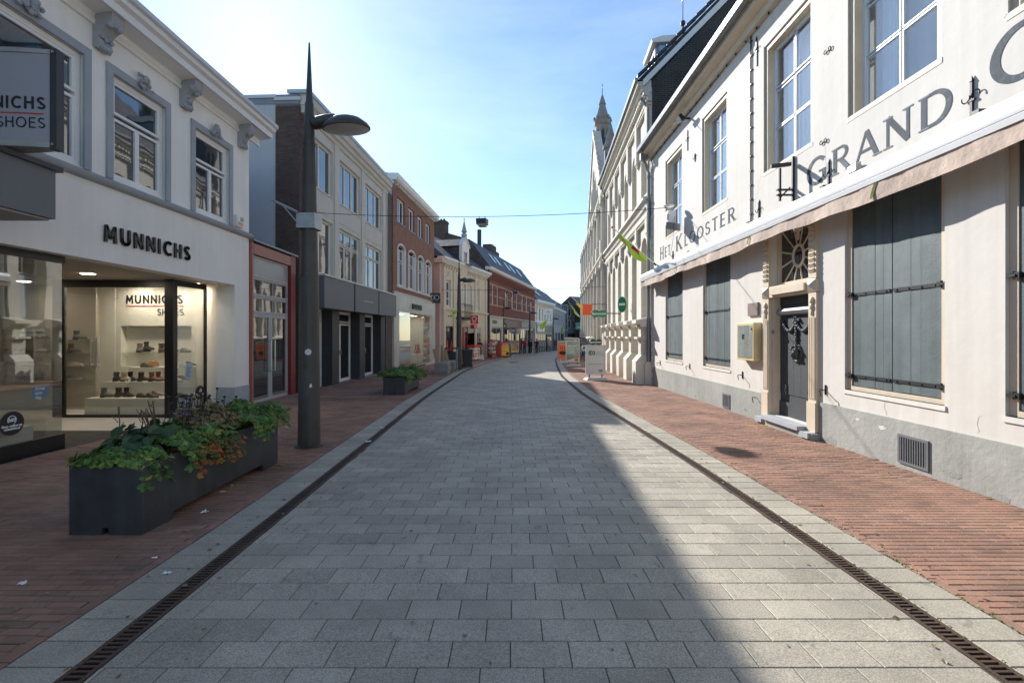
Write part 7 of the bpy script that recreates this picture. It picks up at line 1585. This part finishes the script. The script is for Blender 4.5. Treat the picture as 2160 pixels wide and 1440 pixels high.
m_gum = mat('old_gum', (.17, .16, .145), .8, .2, 30); q = random.Random(77)
gum = MB(); gum.r = []
for k in range(110):
    y_ = 1.9 + 18 * q.random() ** 1.2; x = q.uniform(XL(y_) + .1, XR(y_) - .1); r = q.uniform(.005, .016); n = 7; gum.rn = q.random()
    gum.add([(x + r * q.uniform(.7, 1.1) * math.cos(t * 6.283 / n), y_ + r * q.uniform(.7, 1.1) * math.sin(t * 6.283 / n), g(y_) + .0038) for t in range(n)], [tuple(range(n))])
lab(gum.obj('gum_spots', m_gum), 'trodden dark gum spots scattered over the grey paving', 'gum spots', kind='stuff')
lf = MB(); lf.r = []
for k in range(420):
    side = q.random() < .6; y_ = 2.2 + 16 * q.random() ** 1.4
    if side: x = q.choice([XL(y_) + q.gauss(0, .12), XR(y_) + q.gauss(0, .12), XR(y_) + .42 + abs(q.gauss(0, .1)), 4.86 - abs(q.gauss(0, .09)), -2.93 + abs(q.gauss(0, .15))])
    else: x = q.uniform(-6.2, 4.8)
    if x < -3.6 and 3.8 < y_ < 6.2: continue
    leaf(lf, (x, y_, g(y_) + .006), (q.gauss(0, .25), q.gauss(0, .25), 1), q.uniform(.008, .02), q, 0)
lab(lf.obj('leaf_litter', lm_b), 'small dry leaves scattered along drains and wall feet', 'leaf litter', kind='stuff')
moss = MB(); moss.r = []
for k in range(900):
    y_ = 2.0 + 12 * q.random() ** 1.3; x = XR(y_) + GW + KW + q.gauss(.004, .008) if q.random() < .7 else XR(y_) + GW + q.gauss(0, .006); leaf(moss, (x, y_, g(y_) + .003), (q.gauss(0, .5), q.gauss(0, .5), 1), q.uniform(.004, .010), q, 0)
lab(moss.obj('joint_moss', lm_g), 'thin green moss in the joints beside the east kerb', 'moss', kind='stuff')
# ================================================================== people
SK = mat('skin', (.50, .32, .24), .6, .03)
def person(label, x, y_, h, top, legs, shoes, hair, step=.12, rz_=0, arms=0, extra=None, hood=False, stoop=0.):
    e = E('person', label, 'person', (x, y_, g(y_)), rz_)
    V = {'pel': (0, 0, .96), 'sp': (0, -.01 - stoop * .3, 1.16), 'ch': (0, -.02 - stoop, 1.36), 'nk': (0, -.02 - stoop * 1.2, 1.49), 'jaw': (0, -.035 - stoop * 1.5, 1.57), 'hd': (0, -.02 - stoop * 1.5, 1.67)}
    Rr = {'pel': (.155, .115), 'sp': (.145, .105), 'ch': (.165, .115), 'nk': (.058, .06), 'jaw': (.075, .088), 'hd': (.082, .098)}
    Ed = [('pel', 'sp'), ('sp', 'ch'), ('ch', 'nk'), ('nk', 'jaw'), ('jaw', 'hd')]
    for s_, n_ in ((-1, 'l'), (1, 'r')):
        st_ = step * s_
        V.update({'hip' + n_: (s_ * .09, 0, .90), 'kn' + n_: (s_ * .10, -st_ * .6 - .02, .50), 'an' + n_: (s_ * .10, -st_ * .9 + .04, .09), 'to' + n_: (s_ * .115, -st_ * .9 - .12, .035)})
        Rr.update({'hip' + n_: (.095, .095), 'kn' + n_: (.062, .065), 'an' + n_: (.042, .048), 'to' + n_: (.042, .032)})
        Ed += [('pel', 'hip' + n_), ('hip' + n_, 'kn' + n_), ('kn' + n_, 'an' + n_), ('an' + n_, 'to' + n_)]
        if arms == 1: el, wr, ha = (s_ * .27, -.04 - stoop, 1.14), (s_ * .10, -.24 - stoop, 1.22), (s_ * .02, -.25 - stoop, 1.27)
        else: el, wr, ha = (s_ * .25, .02 + st_ * .3 - stoop, 1.14), (s_ * .26, -.06 + st_ * .6 - stoop, .90), (s_ * .25, -.08 + st_ * .6 - stoop, .80)
        V.update({'sh' + n_: (s_ * .18, -.02 - stoop, 1.41), 'el' + n_: el, 'wr' + n_: wr, 'ha' + n_: ha}); Rr.update({'sh' + n_: (.068, .07), 'el' + n_: (.05, .05), 'wr' + n_: (.034, .036), 'ha' + n_: (.036, .028)})
        Ed += [('ch', 'sh' + n_), ('sh' + n_, 'el' + n_), ('el' + n_, 'wr' + n_), ('wr' + n_, 'ha' + n_)]
    ks = list(V); me = bpy.data.meshes.new('tmp'); me.from_pydata([V[k] for k in ks], [(ks.index(a), ks.index(b_)) for a, b_ in Ed], []); o = bpy.data.objects.new('tmp', me); C.objects.link(o)
    sm = o.modifiers.new('s', 'SKIN'); sm.use_smooth_shade = True
    for i, k in enumerate(ks): sv = me.skin_vertices[0].data[i]; sv.radius = Rr[k]; sv.use_root = (k == 'pel')
    o.modifiers.new('d', 'SUBSURF').levels = 1
    bm_ = bpy.data.meshes.new_from_object(o.evaluated_get(bpy.context.evaluated_depsgraph_get())); bpy.data.objects.remove(o); bpy.data.meshes.remove(me); bm_.name = 'body'
    bm_.materials.clear()
    for m in (top, legs, shoes, SK): bm_.materials.append(m)
    hands = [Vector(V['ha' + n_]) for n_ in 'lr']
    for p in bm_.polygons:
        c = p.center; hand = min((c - v).length for v in hands) < .075
        p.material_index = 3 if (c.z > 1.50 or hand) else 2 if c.z < .085 else 1 if (c.z < .93 and abs(c.x) < .2) else 0
    bo = link('body', bm_, e)
    hx_, hy_, hz_ = V['hd']
    b = MB(); b.ball((hx_, hy_ + .02, hz_ + .045), .102, .112, .085, 12, 8)
    if hood: b.ball((hx_, hy_ + .035, hz_ - .02), .115, .115, .14, 12, 8).ball((hx_, hy_ + .06, hz_ - .15), .12, .09, .08, 10, 6)
    b.obj('hood' if hood else 'hair', hair, e, smooth=80)
    f = MB(); f.ball((hx_, hy_ - .105, hz_ - .03), .013, .02, .022, 6, 4)
    for s_ in (-1, 1): f.ball((s_ * .09, hy_, hz_ - .03), .015, .022, .03, 6, 4)
    f.obj('nose_and_ears', SK, e, smooth=80)
    f = MB()
    for s_ in (-1, 1): f.ball((s_ * .033, hy_ - .092, hz_ + .0), .012, .01, .008, 6, 4)
    f.box(-.025, .025, hy_ - .099, hy_ - .088, hz_ - .082, hz_ - .072); f.obj('eyes_and_mouth', mat('face_dark', (.06, .03, .025), .6), e)
    for b_ in (extra or ()): b_(e)
    e.scale = (h / 1.75,) * 3
    return e
def fab(n, c): return mat(n, c, .85, .12, 6, .2, 30)
k_blk, k_wsh, k_hair, k_grey = fab('black_cloth', (.014, .014, .016)), fab('white_shoes', (.7, .7, .68)), fab('brown_hair', (.07, .04, .025)), fab('grey_cloth', (.14, .13, .14))
strapb = lambda e: MB().prism([(-.18, 1.36), (-.14, 1.40), (.16, 1.05), (.12, 1.02)], -.185, -.150, 'y').obj('chest_bag', k_blk, e)
def shopbag(e): 
    o = MB().tbox(.22, .34, -.20, .05, .42, .72, .01).obj('carrier_bag', k_blk, e); MB().torus((.28, -.08, .74), .07, .006, 'x', 12, 4).obj('bag_handle', k_blk, o)
person('person in a red jacket and black trousers with a dark chest bag', 1.36, 53, 1.76, fab('red_jacket', (.45, .02, .05)), k_blk, k_wsh, fab('reddish_hair', (.14, .05, .03)), .13, 0, 0, (strapb,))
person('person in black clothes and white shoes beside the red jacket', 2.10, 54.6, 1.66, k_blk, k_blk, k_wsh, fab('light_brown_hair', (.18, .11, .06)), .14, .1)
person('person all in black carrying a dark shopping bag', 2.80, 54.6, 1.68, k_blk, k_blk, k_blk, fab('black_hair', (.015, .012, .01)), .08, -.05, 0, (shopbag,))
person('person in a grey top and grey trousers walking farther back', 4.85, 63.5, 1.70, fab('beige_grey_top', (.28, .25, .25)), k_grey, k_blk, k_hair, .2, .5, 1)
person('person in a dark open coat and light shirt far down the street', 5.95, 66, 1.82, fab('olive_coat', (.06, .065, .05)), fab('blue_jeans', (.03, .04, .07)), k_wsh, fab('fair_hair', (.30, .2, .1)), .2, -.3)
person('person in a pale top behind the white cabinet', 6.9, 68, 1.78, fab('pale_top', (.40, .36, .33)), k_grey, k_blk, fab('grey_hair', (.25, .23, .22)), .1, 0)
person('person in black standing with arms folded beside the drugstore entrance', -2.66, 39.6, 1.62, k_blk, k_blk, k_wsh, k_hair, .05, rad(40), 1)
person('hooded person with a pale hood behind the green advertising board', 5.12, 37.0, 1.68, fab('brown_jacket', (.07, .05, .045)), k_blk, k_blk, fab('pale_hood', (.55, .52, .48)), .05, -.2, 1, None, True, .06)
bag = MB(); bag.tbox(-.16, .16, -.1, .1, 0, .34, .02); o = bag.obj('carrier_bag', m_wht, None); o.location = (-2.45, 39.2, g(39.2)); lab(o, 'white carrier bag standing at the feet of the person in black', 'bag'); MB().torus((0, 0, .36), .07, .008, 'y', 12, 4).obj('handle', m_wht, o)
